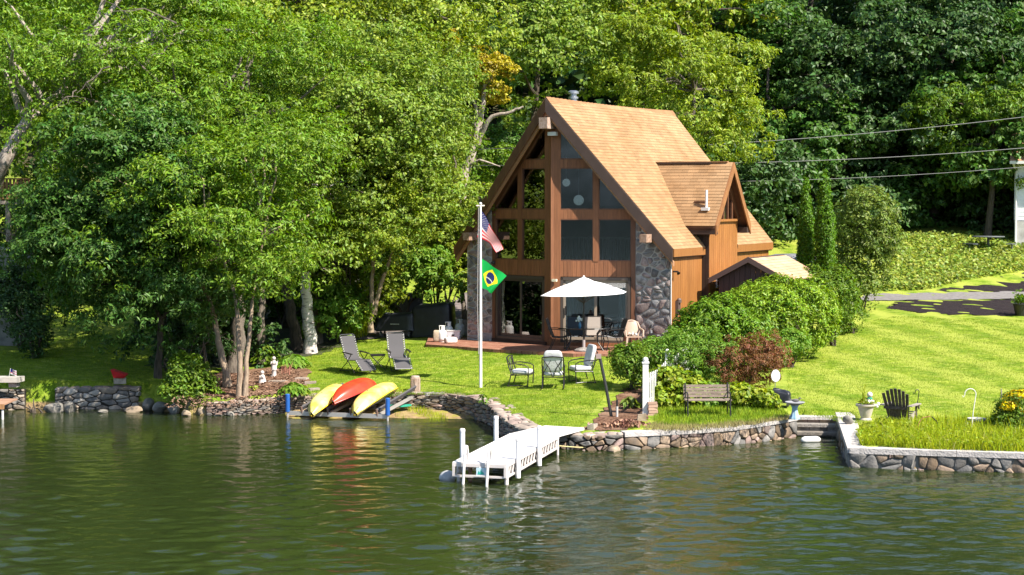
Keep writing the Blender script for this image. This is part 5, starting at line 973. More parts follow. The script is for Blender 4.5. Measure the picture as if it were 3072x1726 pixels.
# cushioned lawn chairs (front = -y)
def lawn_chair(label, loc, rz, back=True, tuft=False):
    t = thing('lawn_armchair', label, 'chair', loc, rz, 'cushioned chairs on the lawn'); w = .31
    xf(pillow(MB(), (0, 0, 0), (.56, .56, .14)), 0, (0, -.04, .43)).build('seat_cushion', cush, t, smooth=70)
    if back: xf(pillow(MB(), (0, 0, 0), (.56, .14, .66)), R(-14), (0, .26, .8)).build('back_cushion', cush, t, smooth=70)
    tp = (.36, .92) if back else (.34, .86)
    for s in (-1, 1):
        MB().tube([(s * w, .2, .34), (s * w, .3, .6), (s * w, tp[0] + .02, tp[1])], .018, 7).build('back_post', blackm, t); MB().tube([(s * w, .32, .66), (s * (w + .02), .1, .68), (s * (w + .02), -.2, .64), (s * w, -.3, .58), (s * w, -.3, .36)], .017, 7).build('arm', blackm, t)
        MB().tube([(s * w, -.32, .36), (s * w, .24, .34)], .018, 7).build('side_rail', blackm, t); MB().tube([(s * w, -.3, .36), (s * w, -.28, .0)], .017, 7).build('leg', blackm, t); MB().tube([(s * w, .22, .34), (s * w, .32, .0)], .017, 7).build('leg', blackm, t); MB().tube([(s * w, -.3, .02), (s * w, 0, .04), (s * w, .34, .02)], .016, 6).build('base_rail', blackm, t)
        MB().tube([(s * w, .22, .4), (s * .06, .33, .84)] if True else [], .014, 6).build('back_brace', blackm, t); MB().tube([(s * .28, .36, .86), (s * .1, .3, .6), (s * .02, .24, .36)], .014, 6).build('back_brace', blackm, t)
    MB().tube([(-w, tp[0], tp[1]), (0, tp[0] + .03, tp[1] + .03), (w, tp[0], tp[1])], .018, 7).build('top_rail', blackm, t); MB().tube([(-w, -.32, .36), (w, -.32, .36)], .017, 7).build('front_rail', blackm, t); MB().tube([(-w, .24, .34), (w, .24, .34)], .017, 7).build('rear_rail', blackm, t); return t
lawn_chair('lawn chair with only a seat cushion, facing right near the flagpole', base(1563, 1158), R(75), False); lawn_chair('lawn chair seen from behind with tall grey back cushion', base(1660, 1165), R(176)); lawn_chair('lawn chair facing left with grey cushions beside the black post', base(1745, 1148), R(-72))
# reclining chairs with laced mesh (front = -y)
def recliner(label, loc, rz):
    t = thing('reclining_chair', label, 'chair', loc, rz, 'reclining chairs on the lawn'); w = .27
    prof = [(-.78, .12), (-.42, .42), (-.02, .40), (.18, .46), (.34, .82), (.47, 1.12)]
    MB().grid([[(x, y, z) for x in (-w + .03, 0, w - .03)] for y, z in prof[:2]]).build('footrest', greyf, t); MB().grid([[(x, y, z) for x in (-w + .03, 0, w - .03)] for y, z in prof[1:]]).build('sling', greyf, t, smooth=50)
    fr = MB(); [fr.tube([(s * w, y, z) for y, z in prof], .014, 7) for s in (-1, 1)]; fr.tube([(-w, .47, 1.12), (-w + .05, .49, 1.16), (w - .05, .49, 1.16), (w, .47, 1.12)], .014, 7); fr.tube([(-w, -.78, .12), (w, -.78, .12)], .014, 7); fr.build('frame', M('grey_tube', (.09, .09, .095), rough=.35, metal=.4), t)
    lc = MB()
    for s in (-1, 1):
        for a, b in ((0, 1), (2, 3), (3, 5)):
            for q in np.linspace(.08, .92, 9 if b > 3 else 6): y, z = prof[a][0] + (prof[b][0] - prof[a][0]) * q, prof[a][1] + (prof[b][1] - prof[a][1]) * q; lc.box((s * (w - .018), y - .004, z + .006), (.03, .016, .018))
    lc.build('lacing', M('lace_white', (.6, .58, .55), rough=.8), t)
    for s in (-1, 1):
        MB().bar((s * (w + .05), -.3, .6), (s * (w + .05), .22, .64), .06, .03).build('armrest', blackm, t); MB().tube([(s * (w + .03), .2, .62), (s * (w + .03), -.42, .02)], .014, 7).build('leg', blackm, t); MB().tube([(s * (w + .03), -.22, .58), (s * (w + .03), .02, .32), (s * (w + .03), .46, .02)], .014, 7).build('leg', blackm, t)
    MB().tube([(-w - .03, -.42, .03), (w + .03, -.42, .03)], .013, 6).build('base_bar', blackm, t); MB().tube([(-w - .03, .46, .03), (w + .03, .46, .03)], .013, 6).build('base_bar', blackm, t)
recliner('left of the two grey mesh recliners on the lawn', base(1066, 1118), R(38)); recliner('right of the two grey mesh recliners on the lawn', base(1195, 1112), R(16))
cb = base(1133, 1112); ctb = thing('camp_table', 'small black folding table between the two recliners', 'table', cb, R(12)); MB().box((0, 0, .48), (.42, .34, .03)).build('table_top', M('table_black', (.03, .03, .03), rough=.5), ctb); MB().box((0, 0, .505), (.46, .38, .015)).build('tray_rim', blackm, ctb)
for y in (-.14, .14): MB().tube([(-.2, y, .46), (.24, y, 0)], .012, 6).build('leg', blackm, ctb); MB().tube([(.2, y, .46), (-.24, y, 0)], .012, 6).build('leg', blackm, ctb)
# wooden stump
sp_ = base(1246, 1172); st2 = thing('wood_stump', 'weathered grey wooden post stump at the edge of the lawn', 'stump', sp_); mb = MB(); mb.lathe([(.15, -.1), (.15, .36), (.13, .4)], n=16)
for i, v in enumerate(mb.v): a = math.atan2(v[1], v[0]); k = 1 + .06 * math.sin(a * 7) + .03 * math.sin(a * 13); mb.v[i] = (v[0] * k, v[1] * k, v[2])
mb.build('log', M('stump_wood', (.42, .32, .25), rough=.9, col2=(.26, .18, .13), nscale=6, stretch=(9, 9, .8), bump=.6), st2); MB().lathe([(.12, .4), (.12, .43), (.05, .44)], n=14).build('cut_face', M('stump_top', (.5, .4, .32), rough=.9), st2)
# covered grills
cover = M('black_cover', (.007, .008, .012), rough=.45, spec=.5, col2=(.012, .013, .018), nscale=3, bump=.5, bscale=5)
def covered(name, label, px, py, D, w, d, h, seed, gap=0., slope=.0, tilt=.0):
    b = gbase(px, D); t = thing(name, label, 'grill', b + V3((0, 0, .03)), R(-14)); rg = np.random.default_rng(seed); rows = []; n = 40
    for k, (z, s) in enumerate(((gap, 1.04), (gap + .12, 1.0), (h * .5, .985), (h * .86, .97), (h * .97, .93), (h, .8), (h + .02, .4), (h + .02, .02))):
        row = []
        for j in range(n):
            a = 2 * math.pi * j / n; e = lambda v: math.copysign(abs(v) ** .28, v); x, y = w / 2 * e(math.cos(a)) * s, d / 2 * e(math.sin(a)) * s
            f = (1 + .025 * math.sin(a * 9 + seed) * (1 - z / h if z < h else 0)); row.append((x * f, y * f, z * (1 + tilt * x / w) + .02 * math.sin(a * 4 + k)))
        rows.append(row)
    MB().grid(rows, closed=True).build('cover', cover, t, smooth=60)
    if gap:
        for x in (-1, 1): 
            for y in (-1, 1): MB().box((x * w * .36, y * d * .3, gap / 2 + .05), (.05, .05, gap + .1)).build('leg', blackm, t)
        for x in (-1, 1): MB().tube([(x * w * .36 - .03, -d * .3, .09), (x * w * .36 + .03, -d * .3, .09)], .09, 14).build('wheel', M('wheel_grey', (.12, .12, .12), rough=.7), t)
    return t
g1 = covered('covered_grill', 'low black covered grill on legs at the left end of the path', 1190, 1000, 64.6, 1.45, .75, .8, 1, .22, tilt=.12)
mb = MB(); rg = random.Random(2); x = -.1
for k in range(9): w = rg.uniform(.018, .03); mb.box((x, -.405, .46), (w, .006, .03)); x += w + .012
mb.build('lettering', M('letter_grey', (.45, .45, .47), rough=.7), g1)
MB().lathe([(.14, 0), (.13, .03), (.04, .05)], (-.32, 0, .78), 14).build('lid_ring', M('lid_pale', (.55, .58, .6), rough=.5), g1)
covered('covered_grill', 'tall black covered grill next to the house', 1300, 1005, 64.4, 1.5, .85, 1.12, 2, 0, tilt=.16)
wb = gbase(1213, 67.5); wst = thing('wood_block', 'grey green wooden block behind the covered grills', 'block', wb); [MB().box((-.22 + .11 * k, 0, .6), (.1, .3, 1.2)).build('board', M('block_wood', (.2, .19, .13), rough=.9, var=.2, col2=(.13, .13, .09), nscale=6, stretch=(6, 6, 1)), wst) for k in range(5)]
wb = gbase(1248, 67.2); wst = thing('waste_bin', 'dark waste bin behind the covered grills', 'bin', wb); MB().hexa([(-.2, -.2, 0), (.2, -.2, 0), (.2, .2, 0), (-.2, .2, 0), (-.26, -.26, 1.15), (.26, -.26, 1.15), (.26, .26, 1.15), (-.26, .26, 1.15)]).build('body', M('bin_dark', (.04, .045, .05), rough=.5), wst); MB().box((0, 0, 1.18), (.56, .58, .06)).build('lid', M('bin_dark2', (.03, .03, .03), rough=.5), wst)
# propane tanks, bin and bag
def tank(label, loc, sc=1.):
    t = thing('propane_tank', label, 'tank', loc, 0, 'propane tanks by the house'); t.scale = (sc, sc, sc); MB().lathe([(.1, .03), (.145, .06), (.155, .12), (.155, .3), (.145, .36), (.1, .4), (.03, .42)], n=20).build('cylinder', white, t, smooth=50); MB().lathe([(.11, 0), (.11, .05)], n=16).build('foot_ring', white, t); MB().tube([(0, 0, .4), (0, 0, .48)], .025, 8).build('valve', metal, t)
    mb = MB()
    for a0 in (.3, 2.4, 4.5): mb.grid([[(.1 * math.cos(a), .1 * math.sin(a), z) for a in np.linspace(a0, a0 + 1.3, 7)] for z in (.4, .54)])
    mb.tube([(.1 * math.cos(a), .1 * math.sin(a), .54) for a in np.linspace(0, 6.283, 20)], .01, 5); mb.build('collar', white, t)
gz_ = lambda px, py: V3(at_z(px, py, PZ))
tank('propane tank in front of the others on the patio corner', gz_(1326,1026)); tank('propane tank between the white cooler and the covered grill', gz_(1345,1016), 1.05); tank('propane tank farthest back against the stone pier', gz_(1379,1010), 1.1)
b = gz_(1362,1018); t = thing('white_cooler', 'white plastic cooler box with small dark label beside the tanks', 'cooler', b, R(-8)); MB().hexa([(-.2, -.14, 0), (.2, -.14, 0), (.2, .14, 0), (-.2, .14, 0), (-.23, -.16, .28), (.23, -.16, .28), (.23, .16, .28), (-.23, .16, .28)]).build('box', M('cooler_white', (.66, .68, .72), rough=.5), t); MB().box((0, 0, .3), (.48, .34, .04)).build('lid', white, t); MB().box((0, -.158, .15), (.08, .012, .06)).build('label_plate', blackm, t)
b = gz_(1352,1030); t = thing('white_bag', 'pale paper bag lying on the patio corner', 'bag', b, R(20)); xf(pillow(MB(), (0, 0, 0), (.42, .3, .2)), 0, (0, 0, .1)).build('sack', M('bag_cream', (.66, .58, .52), rough=.8, bump=.5, bscale=8), t, smooth=60)
b = gz_(1310,1026); t = thing('tote_bag', 'brown and cream sack leaning by the front propane tank', 'bag', b, 0); xf(pillow(MB(), (0, 0, 0), (.24, .24, .4)), 0, (0, 0, .2)).build('sack', M('sack_brown', (.38, .3, .22), rough=.9, bump=.5, bscale=9), t, smooth=60)
# kayak rack and kayaks
kl, kr = V3(at_z(863,1252,0)), V3(at_z(1163,1263,0)); kd = kr - kl; kn = V3((-kd.y, kd.x, 0)).normalized(); kd_ = kd.normalized(); KW = kd.length
rk = thing('kayak_rack', 'aluminium kayak rack with blue wrapped posts standing in the shallows', 'rack', kl, math.atan2(kd.y, kd.x)); al = M('rack_aluminium', (.5, .47, .45), rough=.45, metal=.5); bw = M('blue_wrap', (.015, .09, .33), rough=.45); dg = M('bunk_carpet', (.075, .07, .075), rough=.95)
for x, z in ((0, .62), (KW, .6)):
    MB().tube([(x, 0, -.6), (x, 0, z)], .03, 10).build('post', al, rk); MB().tube([(x, 0, .16), (x, 0, z + .03)], .068, 14).build('blue_sleeve', bw, rk, smooth=40); MB().lathe([(.068, 0), (.05, .02)], (x, 0, z + .03), 14).build('sleeve_cap', bw, rk)
MB().box((KW / 2, .02, .12), (KW, .06, .12)).build('front_rail', al, rk); MB().box((KW / 2 + .35, 2.4, .52), (KW - .2, .06, .1)).build('rear_rail', al, rk)
for x in (.45, 1.25, 1.95, 2.75):
    MB().tube([(x, .02, .1), (x - .02, -.02, .32)], .03, 8).build('upright', M('upright_brown', (.16, .1, .08), rough=.6), rk); MB().bar((x, .05, .14), (x + .35, 2.4, .5), .07, .08).build('side_beam', al, rk)
    MB().bar((x - .03, .0, .26), (x + .33, 2.3, .72), .05, .13, (.5, 0, 1)).build('bunk', dg, rk)
MB().bar((KW + .5, 1.9, .56), (KW + .55, 2.4, .56), .05, .08).build('rear_arm', al, rk); MB().bar((KW - .2, 2.3, .54), (KW + .95, 2.15, .56), .06, .1).build('rear_arm', al, rk)
for x in (KW + .9, KW + .2): MB().bar((x, 2.2, .55), (x, 2.2, .0), .05, .05).build('rear_leg', al, rk)
def kayak(label, bow, stern, wd, hh, mat, roll, seam=None, blunt=1.8, up=None):
    a, b = V3(bow), V3(stern); d = (b - a); L = d.length; dn, x, u = frame(d); q = Matrix.Rotation(roll, 3, dn); x = q @ x; u = q @ u; n = 22; rows = []; t = thing('kayak', label, 'kayak', a, 0, 'kayaks turned over on the rack')
    for i in range(n + 1):
        s = i / n; e = 2 * s - 1; w = wd / 2 * max(.03, (1 - abs(e) ** blunt)) ** .75; h = hh * max(.12, (1 - abs(e) ** (blunt * 1.6))) ** .6; rock = -.04 * e * e
        row = []
        for j in range(13):
            p = math.pi * j / 12; c, s_ = math.cos(p), math.sin(p); yy = abs(c) ** .8 * math.copysign(1, c); zz = s_ ** .7 + (.1 * math.exp(-((j - 6) / 1.1) ** 2)) - .08 * math.exp(-((abs(j - 6) - 2.2) / .8) ** 2); row.append(d * s + x * (w * yy) + u * (h * zz + rock))
        rows.append(row)
    MB().grid(rows).build('hull', mat, t, smooth=60)
    dk_ = MB(); dk_.grid([[r[0].lerp(r[-1], f) - u * (.06 * math.sin(math.pi * f)) for f in np.linspace(0, 1, 7)] for r in rows]); dk_.build('deck', mat, t, smooth=60)
    MB().tube([r[0] + (r[0] - r[-1]).normalized() * .006 for r in rows], .014, 6).build('gunwale', seam or mat, t); MB().tube([r[-1] + (r[-1] - r[0]).normalized() * .006 for r in rows], .014, 6).build('gunwale', seam or mat, t)
    e = rows[2][6]; MB().tube([rows[0][6], rows[0][6] - d.normalized() * .05 - u * .04, rows[1][3]], .008, 5).build('toggle', blackm, t); MB().ball(rows[8][5], (.02, .02, .02), 8, 5).build('drain_plug', blackm, t); return t
yk = M('kayak_yellow', (.72, .56, .07), rough=.35, spec=.5, col2=(.76, .66, .24), nscale=2.); rkm = M('kayak_red', (.5, .035, .012), rough=.35, spec=.5, col2=(.56, .055, .018), nscale=2.); ykd = M('kayak_gold', (.72, .48, .015), rough=.4)  # paler yellow mixed into the hulls as painted highlights
def kp(px, py, D): return V3(W(px, py, D))
kayak('left yellow kayak turned hull up on the rack', kp(936,1243,51.7), kp(1030,1168,54.4), .8, .34, yk, R(-26), ykd, 2.3); kayak('red kayak lying hull up between the two yellow ones', kp(1000,1208,51.9), kp(1128,1155,54.0), .78, .36, rkm, R(-16), M('kayak_darkred', (.4, .02, .012), rough=.4)); kayak('right yellow kayak turned hull up beside the blue post', kp(1066,1240,51.6), kp(1185,1166,54.2), .9, .36, yk, R(-30), ykd, 2.6)
t = thing('paddle_board', 'green board end lying behind the right rack post', 'board', kp(1190,1222,53.2), R(30)); MB().lathe([(.02, 0), (.2, .02), (.2, .06), (.02, .08)], n=18, sx=2.4).build('board', M('board_green', (.03, .3, .2), rough=.4), t)
# dock
dk0, dk1 = V3((-.72, 40.15, 0)), V3((.56, 45.1, 0)); dd = dk1 - dk0; DLn = dd.length; DK_ = thing('dock', 'white aluminium dock on legs reaching out from the shore', 'dock', dk0, math.atan2(dd.y, dd.x) - math.pi / 2)
dw = M('dock_white', (.68, .65, .63), rough=.55, col2=(.56, .53, .5), nscale=2.5, lo=.5, hi=.75); da = M('dock_aluminium', (.66, .60, .57), rough=.5, metal=.15); pv = M('bumper_vinyl', (.72, .71, .71), rough=.4); hw, dz = .62, .46
for k in range(3):
    y0, y1 = DLn * k / 3 + .006, DLn * (k + 1) / 3 - .006; MB().box((0, (y0 + y1) / 2, dz), (2 * hw, y1 - y0, .035)).build('deck_panel', dw, DK_)
for s in (-1, 1):
    MB().box((s * (hw - .02), DLn / 2, dz - .045), (.045, DLn, .055)).build('top_chord', da, DK_); MB().box((s * (hw - .02), DLn / 2, dz - .29), (.045, DLn, .045)).build('bottom_chord', da, DK_); mb = MB(); n = 18
    for k in range(n): y = DLn * k / n; e = DLn / n; mb.bar((s * (hw - .02), y + e * .1, dz - .28), (s * (hw - .02), y + e * .5, dz - .06), .02, .025, (1, 0, 0)); mb.bar((s * (hw - .02), y + e * .5, dz - .06), (s * (hw - .02), y + e * .95, dz - .28), .02, .025, (1, 0, 0))
    mb.build('truss', da, DK_)
for y in (.0, DLn): MB().box((0, y + (.02 if y == 0 else -.02), dz - .045), (2 * hw, .05, .07)).build('end_rail', da, DK_); MB().box((0, y + (.02 if y == 0 else -.02), dz - .29), (2 * hw, .05, .045)).build('end_rail', da, DK_)
for x in (-hw + .03, 0.02, hw - .03): MB().box((x, .0, dz - .17), (.05, .05, .24)).build('end_post', da, DK_)
for x, y in ((-.35, .5), (hw - .03, .12), (hw - .0, DLn * .97), (-hw, DLn * .97), (-hw, .5)): MB().tube([(x, y, -1.2), (x, y, dz)], .045 if y < 1 else .03, 10).build('leg', M('leg_rust', (.3, .18, .12), rough=.7) if x == -.35 else da, DK_)
MB().bar((hw - .02, .25, .18), (hw - .06, -.1, -.3), .025, .025).build('brace', da, DK_)
for x, y, z0, z1 in ((-hw - .07, 1.05, .12, 1.05), (-hw - .06, 3.95, .1, 1.0), (hw + .07, .75, .06, .92), (hw + .07, 2.75, .05, .95)):
    MB().tube([(x, y, z0), (x, y, z1)], .058, 14).build('bumper_post', pv, DK_, smooth=40); MB().lathe([(.064, -.03), (.064, .015), (.045, .04)], (x, y, z1), 14).build('post_cap', dw, DK_, smooth=40)
for s in (-1, 1):
    x = -.05 + s * .27; MB().tube([(x, .25, dz), (x, .12, dz + .36), (x, .04, dz + .38), (x, -.06, dz + .2), (x - .02, -.12, 0), (x - .03, -.16, -.7)], .032, 10).build('ladder_rail', dw, DK_, smooth=50)
for z, y in ((.2, -.09), (-.06, -.13)): MB().bar((-.34, y, z), (.22, y, z), .05, .03).build('rung', da, DK_)
pl = MB().box((.06, -.03, dz - .17), (.24, .012, .17)).build('maker_plate', M('plate_blue', (.5, .66, .74), rough=.5), DK_); mb = MB()
for x, h in ((.0, .07), (.05, .1), (.09, .06)):
    for k in range(3): mb.prism([(x - .035 + .008 * k, -.037, dz - .23 + k * h * .3), (x + .035 - .008 * k, -.037, dz - .23 + k * h * .3), (x, -.037, dz - .23 + k * h * .3 + h * .55)], (0, -.004, 0))
mb.build('tree_emblem', M('emblem_teal', (.02, .38, .3), rough=.5), pl)
lw = Matrix.Rotation(-DK_.rotation_euler.z, 4, 'Z'); dl_ = lambda p: lw @ (V3(p) - dk0)
rp = [dl_((1.83, 46.15, .5)), dl_((.85, 46.6, .5)), V3((-hw + .02, DLn + .02, dz + .015)), V3((hw - .02, DLn + .02, dz + .015))]; mb = MB(); mb.hexa([(p[0], p[1], p[2] - .06) for p in rp] + rp); mb.build('ramp', dw, DK_)
# buoy, float, rope
b = at_z(1343,1440,0); t = thing('mooring_buoy', 'grey white round mooring buoy floating at the dock end', 'buoy', (b[0], b[1], .06), R(30)); MB().ball((0, 0, 0), (.2, .16, .155), 18, 12).build('float', M('buoy_grey', (.5, .5, .5), rough=.5, col2=(.35, .35, .34), nscale=6), t, smooth=60); MB().tube([(.17 * math.cos(q), .0, .14 * math.sin(q)) for q in np.linspace(0, 3.14, 9)], .02, 6).build('band', M('buoy_band', (.25, .25, .25), rough=.6), t)
b = at_z(2432,1327,0); t = thing('dock_fender', 'white cylindrical fender floating below the lake steps', 'fender', (b[0], b[1], .06), R(14)); MB().tube([(-.27, 0, 0), (-.23, 0, 0), (-.16, 0, 0), (.16, 0, 0), (.23, 0, 0), (.27, 0, 0)], [.03, .07, .095, .095, .07, .03], 14).build('float', white, t, smooth=50)
a, b = V3(W(1677,1338,45)), V3(W(1870,1334,46.6)); mb = MB(); mb.tube([a.lerp(b, k / 8) - V3((0, 0, .06 * math.sin(math.pi * k / 8))) - a for k in range(9)], .014, 6); o = mb.build('rope', M('rope_yellow', (.55, .47, .22), rough=.9)); o.location = a; tag(o, 'yellow rope stretched from the dock to the stone wall', 'rope')
# concrete blocks, bricks
def block(label, loc, rz, sc=1.):
    t = thing('concrete_block', label, 'block', loc, rz, 'loose concrete blocks'); t.scale = (sc,) * 3; m = M('block_concrete', (.4, .34, .27), rough=.95, col2=(.28, .24, .19), nscale=9)
    for y in (-.085, .085): MB().box((0, y, .1), (.4, .03, .2)).build('shell', m, t)
    for x in (-.185, 0, .185): MB().box((x, 0, .1), (.03, .14, .2)).build('web', m, t)
bq = V3(W(1778,1300,46.4)); block('hollow concrete block at the shore end of the dock ramp', (bq.x, bq.y + .1, .38), R(70), .85)
block('hollow concrete block under the red tub', base(360, 1152), R(10), .9)
t = thing('red_tub', 'red plastic tub tipped on a hollow concrete block', 'tub', base(360, 1152) + V3((0, 0, .181))); MB().hexa([(-.16, -.14, 0), (.14, -.14, 0), (.14, .14, 0), (-.16, .14, 0), (-.24, -.2, .26), (.22, -.2, .1), (.22, .2, .1), (-.24, .2, .26)]).build('tub', M('tub_red', (.45, .012, .02), rough=.5), t)
bq = base(1957, 1248); t = thing('brick_stack', 'small stack of pinkish bricks behind the white fence post', 'bricks', bq)
for k in range(5): MB().box((.0 + .02 * (k % 2), 0, .035 + .075 * k), (.24, .12, .065), .1 * (k % 3)).build('brick', M('brick_pink', (.42, .27, .2), rough=.9, var=.2), t)
bq = base(1925, 1262); t = thing('stone_block', 'brown cut stone standing at the foot of the white fence post', 'block', bq); MB().hexa([(-.12, -.1, 0), (.12, -.1, 0), (.13, .1, 0), (-.12, .1, 0), (-.1, -.08, .16), (.1, -.1, .19), (.12, .08, .18), (-.1, .1, .15)]).build('block', boulderm[1], t)
t = thing('leaf_pile', 'heap of dry reddish leaves beside the black post', 'leaf pile', base(1880, 1278)); rg = np.random.default_rng(15); n = 420; P = rg.normal(0, 1, (n, 3)) * (.28, .2, .03); P[:, 2] = np.abs(P[:, 2]) + .1 * np.exp(-(P[:, 0] ** 2 + P[:, 1] ** 2) * 9); link('leaves', leaf_mesh('leaves', P, nrm(rg.normal(size=(n, 3)) + (0, 0, .6)), rg.normal(size=(n, 3)), .12, .6), leafmat('dry_leaf', (.28, .15, .1), transl=.1), t)
# black post, pipe
pb_ = base(1836, 1250); t = thing('black_post', 'leaning black metal post with a small fixture on top', 'post', pb_); tp = V3(W(1800, 1075, pb_.y)) - pb_; MB().tube([(0, 0, -.1), tuple(tp * .5), tuple(tp)], [.045, .042, .04], 10).build('post', M('post_black', (.025, .025, .025), rough=.5), t); MB().box(tuple(tp + V3((-.04, 0, .05))), (.14, .1, .12)).build('fixture', M('fixture_rust', (.3, .22, .2), rough=.6), t); MB().tube([tuple(tp), tuple(tp + V3((-.1, 0, -.06)))], .014, 6).build('wire', blackm, t)
t = thing('pipe_stub', 'short grey pipe sticking up beside the black post', 'pipe', base(1851, 1252)); MB().tube([(0, 0, -.1), (0, 0, .28)], .032, 10).build('pipe', M('pipe_grey', (.45, .42, .4), rough=.5), t); MB().tube([(0, 0, .28), (0, 0, .45)], .028, 10).build('cap', blackm, t)
# picket fence
F0 = base(1936, 1247); fpts = [F0, gbase(2003, 51.4), gbase(2066, 54.0), gbase(2146, 57.0)]; fe = thing('picket_fence', 'white picket fence running back from the shore into the shrubs', 'fence', F0)
def L_(p): return V3(p) - F0
for i, p in enumerate(fpts):
    q = L_(p); s = .075 if i == 0 else .055; hgt = 1.38 if i == 0 else 1.2; MB().box((q.x, q.y, q.z + hgt / 2 - .05), (2 * s, 2 * s, hgt + .1)).build('post', white, fe); MB().box((q.x, q.y, q.z + hgt + .02), (2.5 * s, 2.5 * s, .04)).build('post_cap', white, fe); MB().ball((q.x, q.y, q.z + hgt + .09), s, 12, 8).build('post_ball', white, fe, smooth=60)
for a, b in zip(fpts[:-1], fpts[1:]):
    a, b = L_(a), L_(b); n = 13
    for z in (.3, .85): MB().bar(a + V3((0, 0, z)), b + V3((0, 0, z)), .03, .08).build('rail', white, fe)
    for k in range(1, n):
        p = a.lerp(b, k / n); h = 1.12 - .1 * math.sin(math.pi * k / n); dx = (b - a).normalized(); w = dx * .035; o = V3((dx.y, -dx.x, 0)) * .028
        MB().prism([p - w + o + V3((0, 0, .08)), p + w + o + V3((0, 0, .08)), p + w + o + V3((0, 0, h - .06)), p + o + V3((0, 0, h)), p - w + o + V3((0, 0, h - .06))], V3((dx.y, -dx.x, 0)) * .02).build('picket', white, fe)
# park bench
bb_ = base(2126, 1252); t = thing('park_bench', 'weathered slatted park bench with black metal ends on the wall', 'bench', bb_, R(3)); bwm = M('bench_slat', (.27, .21, .17), rough=.85, var=.15, col2=(.19, .145, .115), nscale=5, stretch=(1, 8, 8))
for k in range(4): MB().box((0, .0 + .095 * k, .44), (1.22, .08, .028)).build('seat_slat', bwm, t)
for k in range(4): MB().box((0, .36 + .02 * k, .52 + .085 * k), (1.22, .025, .07)).build('back_slat', bwm, t)
for x in (-.56, .56):
    mb = MB(); mb.tube([(x, .42, .86), (x, .34, .46), (x, .32, .42), (x, -.05, .42), (x, -.09, .0)], .02, 8); mb.tube([(x, .33, .42), (x, .42, 0)], .02, 8); mb.tube([(x, .36, .62), (x, .1, .64), (x, -.06, .6), (x, -.05, .43)], .018, 8); mb.build('end_frame', blackm, t)
# disc on a pole, kettle grill, bird bath
p0 = base(2325, 1215); t = thing('garden_reflector', 'white oval disc on a thin pole beside the red maple', 'reflector', p0); q = V3(W(2327, 1128, p0.y)) - p0; MB().tube([(0, 0, -.1), (0, 0, q.z - .1)], .012, 6).build('pole', metal, t); xf(MB().lathe([(.005, -.02), (.12, -.012), (.125, 0), (.12, .012), (.005, .02)], n=24, sy=1.35), R(85), tuple(q)).build('disc', M('disc_white', (.72, .72, .74), rough=.4), t, smooth=40)
covered('covered_kettle_grill', 'small black covered grill behind the bird bath', 2347, 1222, base(2347, 1222).y, .52, .42, .42, 5, .1, tilt=-.25)
p0 = base(2384, 1258); t = thing('bird_bath', 'bird bath with grey bowl on a fluted blue pedestal', 'bird bath', p0); mb = MB(); mb.lathe([(.13, 0), (.13, .04), (.1, .08), (.075, .2), (.07, .3), (.11, .37)], n=24)
for i, v in enumerate(mb.v): a = math.atan2(v[1], v[0]); k = 1 + .07 * math.cos(a * 8); mb.v[i] = (v[0] * k, v[1] * k, v[2])
mb.build('pedestal', M('pedestal_blue', (.2, .36, .5), rough=.7, col2=(.3, .42, .5), nscale=6), t, smooth=40); MB().lathe([(.1, .36), (.2, .4), (.26, .44), (.25, .455), (.18, .43), (.02, .41)], n=26).build('bowl', M('bowl_grey', (.25, .25, .26), rough=.7), t, smooth=40)
t = thing('bird_figure', 'dark bird ornament standing in the bird bath bowl', 'ornament', p0 + V3((.02, 0, .43))); mb = MB(); mb.ball((0, 0, .06), (.1, .04, .045), 10, 7); mb.ball((.1, 0, .11), .03, 8, 6); mb.tube([(.12, 0, .11), (.17, 0, .11)], [.012, .003], 6); mb.tube([(-.08, 0, .07), (-.18, 0, .09)], [.025, .01], 6); mb.build('bird', M('bird_dark', (.1, .095, .09), rough=.7), t, smooth=50)
# statues
stm = M('statue_white', (.62, .57, .54), rough=.85, col2=(.48, .43, .4), nscale=9)
p0 = base(822, 1132); t = thing('angel_statue', 'taller white angel figure standing on a pedestal in the mulch', 'statue', p0); MB().lathe([(.13, 0), (.13, .03), (.08, .05), (.07, .2), (.1, .24)], n=14).build('pedestal', stm, t, smooth=40); mb = MB(); mb.lathe([(.09, .24), (.085, .32), (.06, .44), (.065, .5), (.035, .54)], n=14); mb.ball((0, -.01, .59), .06, 12, 8); mb.tube([(-.06, -.02, .49), (-.08, -.08, .42), (-.01, -.1, .47)], [.022, .02, .015], 7); mb.tube([(.06, -.02, .49), (.08, -.08, .42), (.01, -.1, .47)], [.022, .02, .015], 7); mb.build('figure', stm, t, smooth=50); [MB().prism([(s * .02, .05, .4), (s * .12, .07, .52), (s * .1, .07, .38), (s * .05, .06, .3)], (0, .015, 0)).build('wing', stm, t) for s in (-1, 1)]
p0 = base(787, 1150); t = thing('child_statue', 'small white kneeling figure left of the angel statue', 'statue', p0); mb = MB(); mb.lathe([(.13, 0), (.12, .06), (.1, .12), (.075, .22), (.04, .27)], n=14); mb.ball((0, -.01, .33), .062, 12, 8); mb.tube([(-.07, -.03, .22), (-.05, -.11, .17), (.0, -.12, .23)], .022, 7); mb.tube([(.07, -.03, .22), (.05, -.11, .17), (.0, -.12, .23)], .022, 7); mb.build('figure', stm, t, smooth=50)
p0 = base(835, 1148); t = thing('flat_stone', 'flat pale flagstone in front of the angel statue', 'stone', p0); MB().prism([(-.3, -.1, 0), (.05, -.16, 0), (.32, -.05, 0), (.2, .14, 0), (-.2, .12, 0)], (0, 0, .06)).build('slab', caps[0], t)
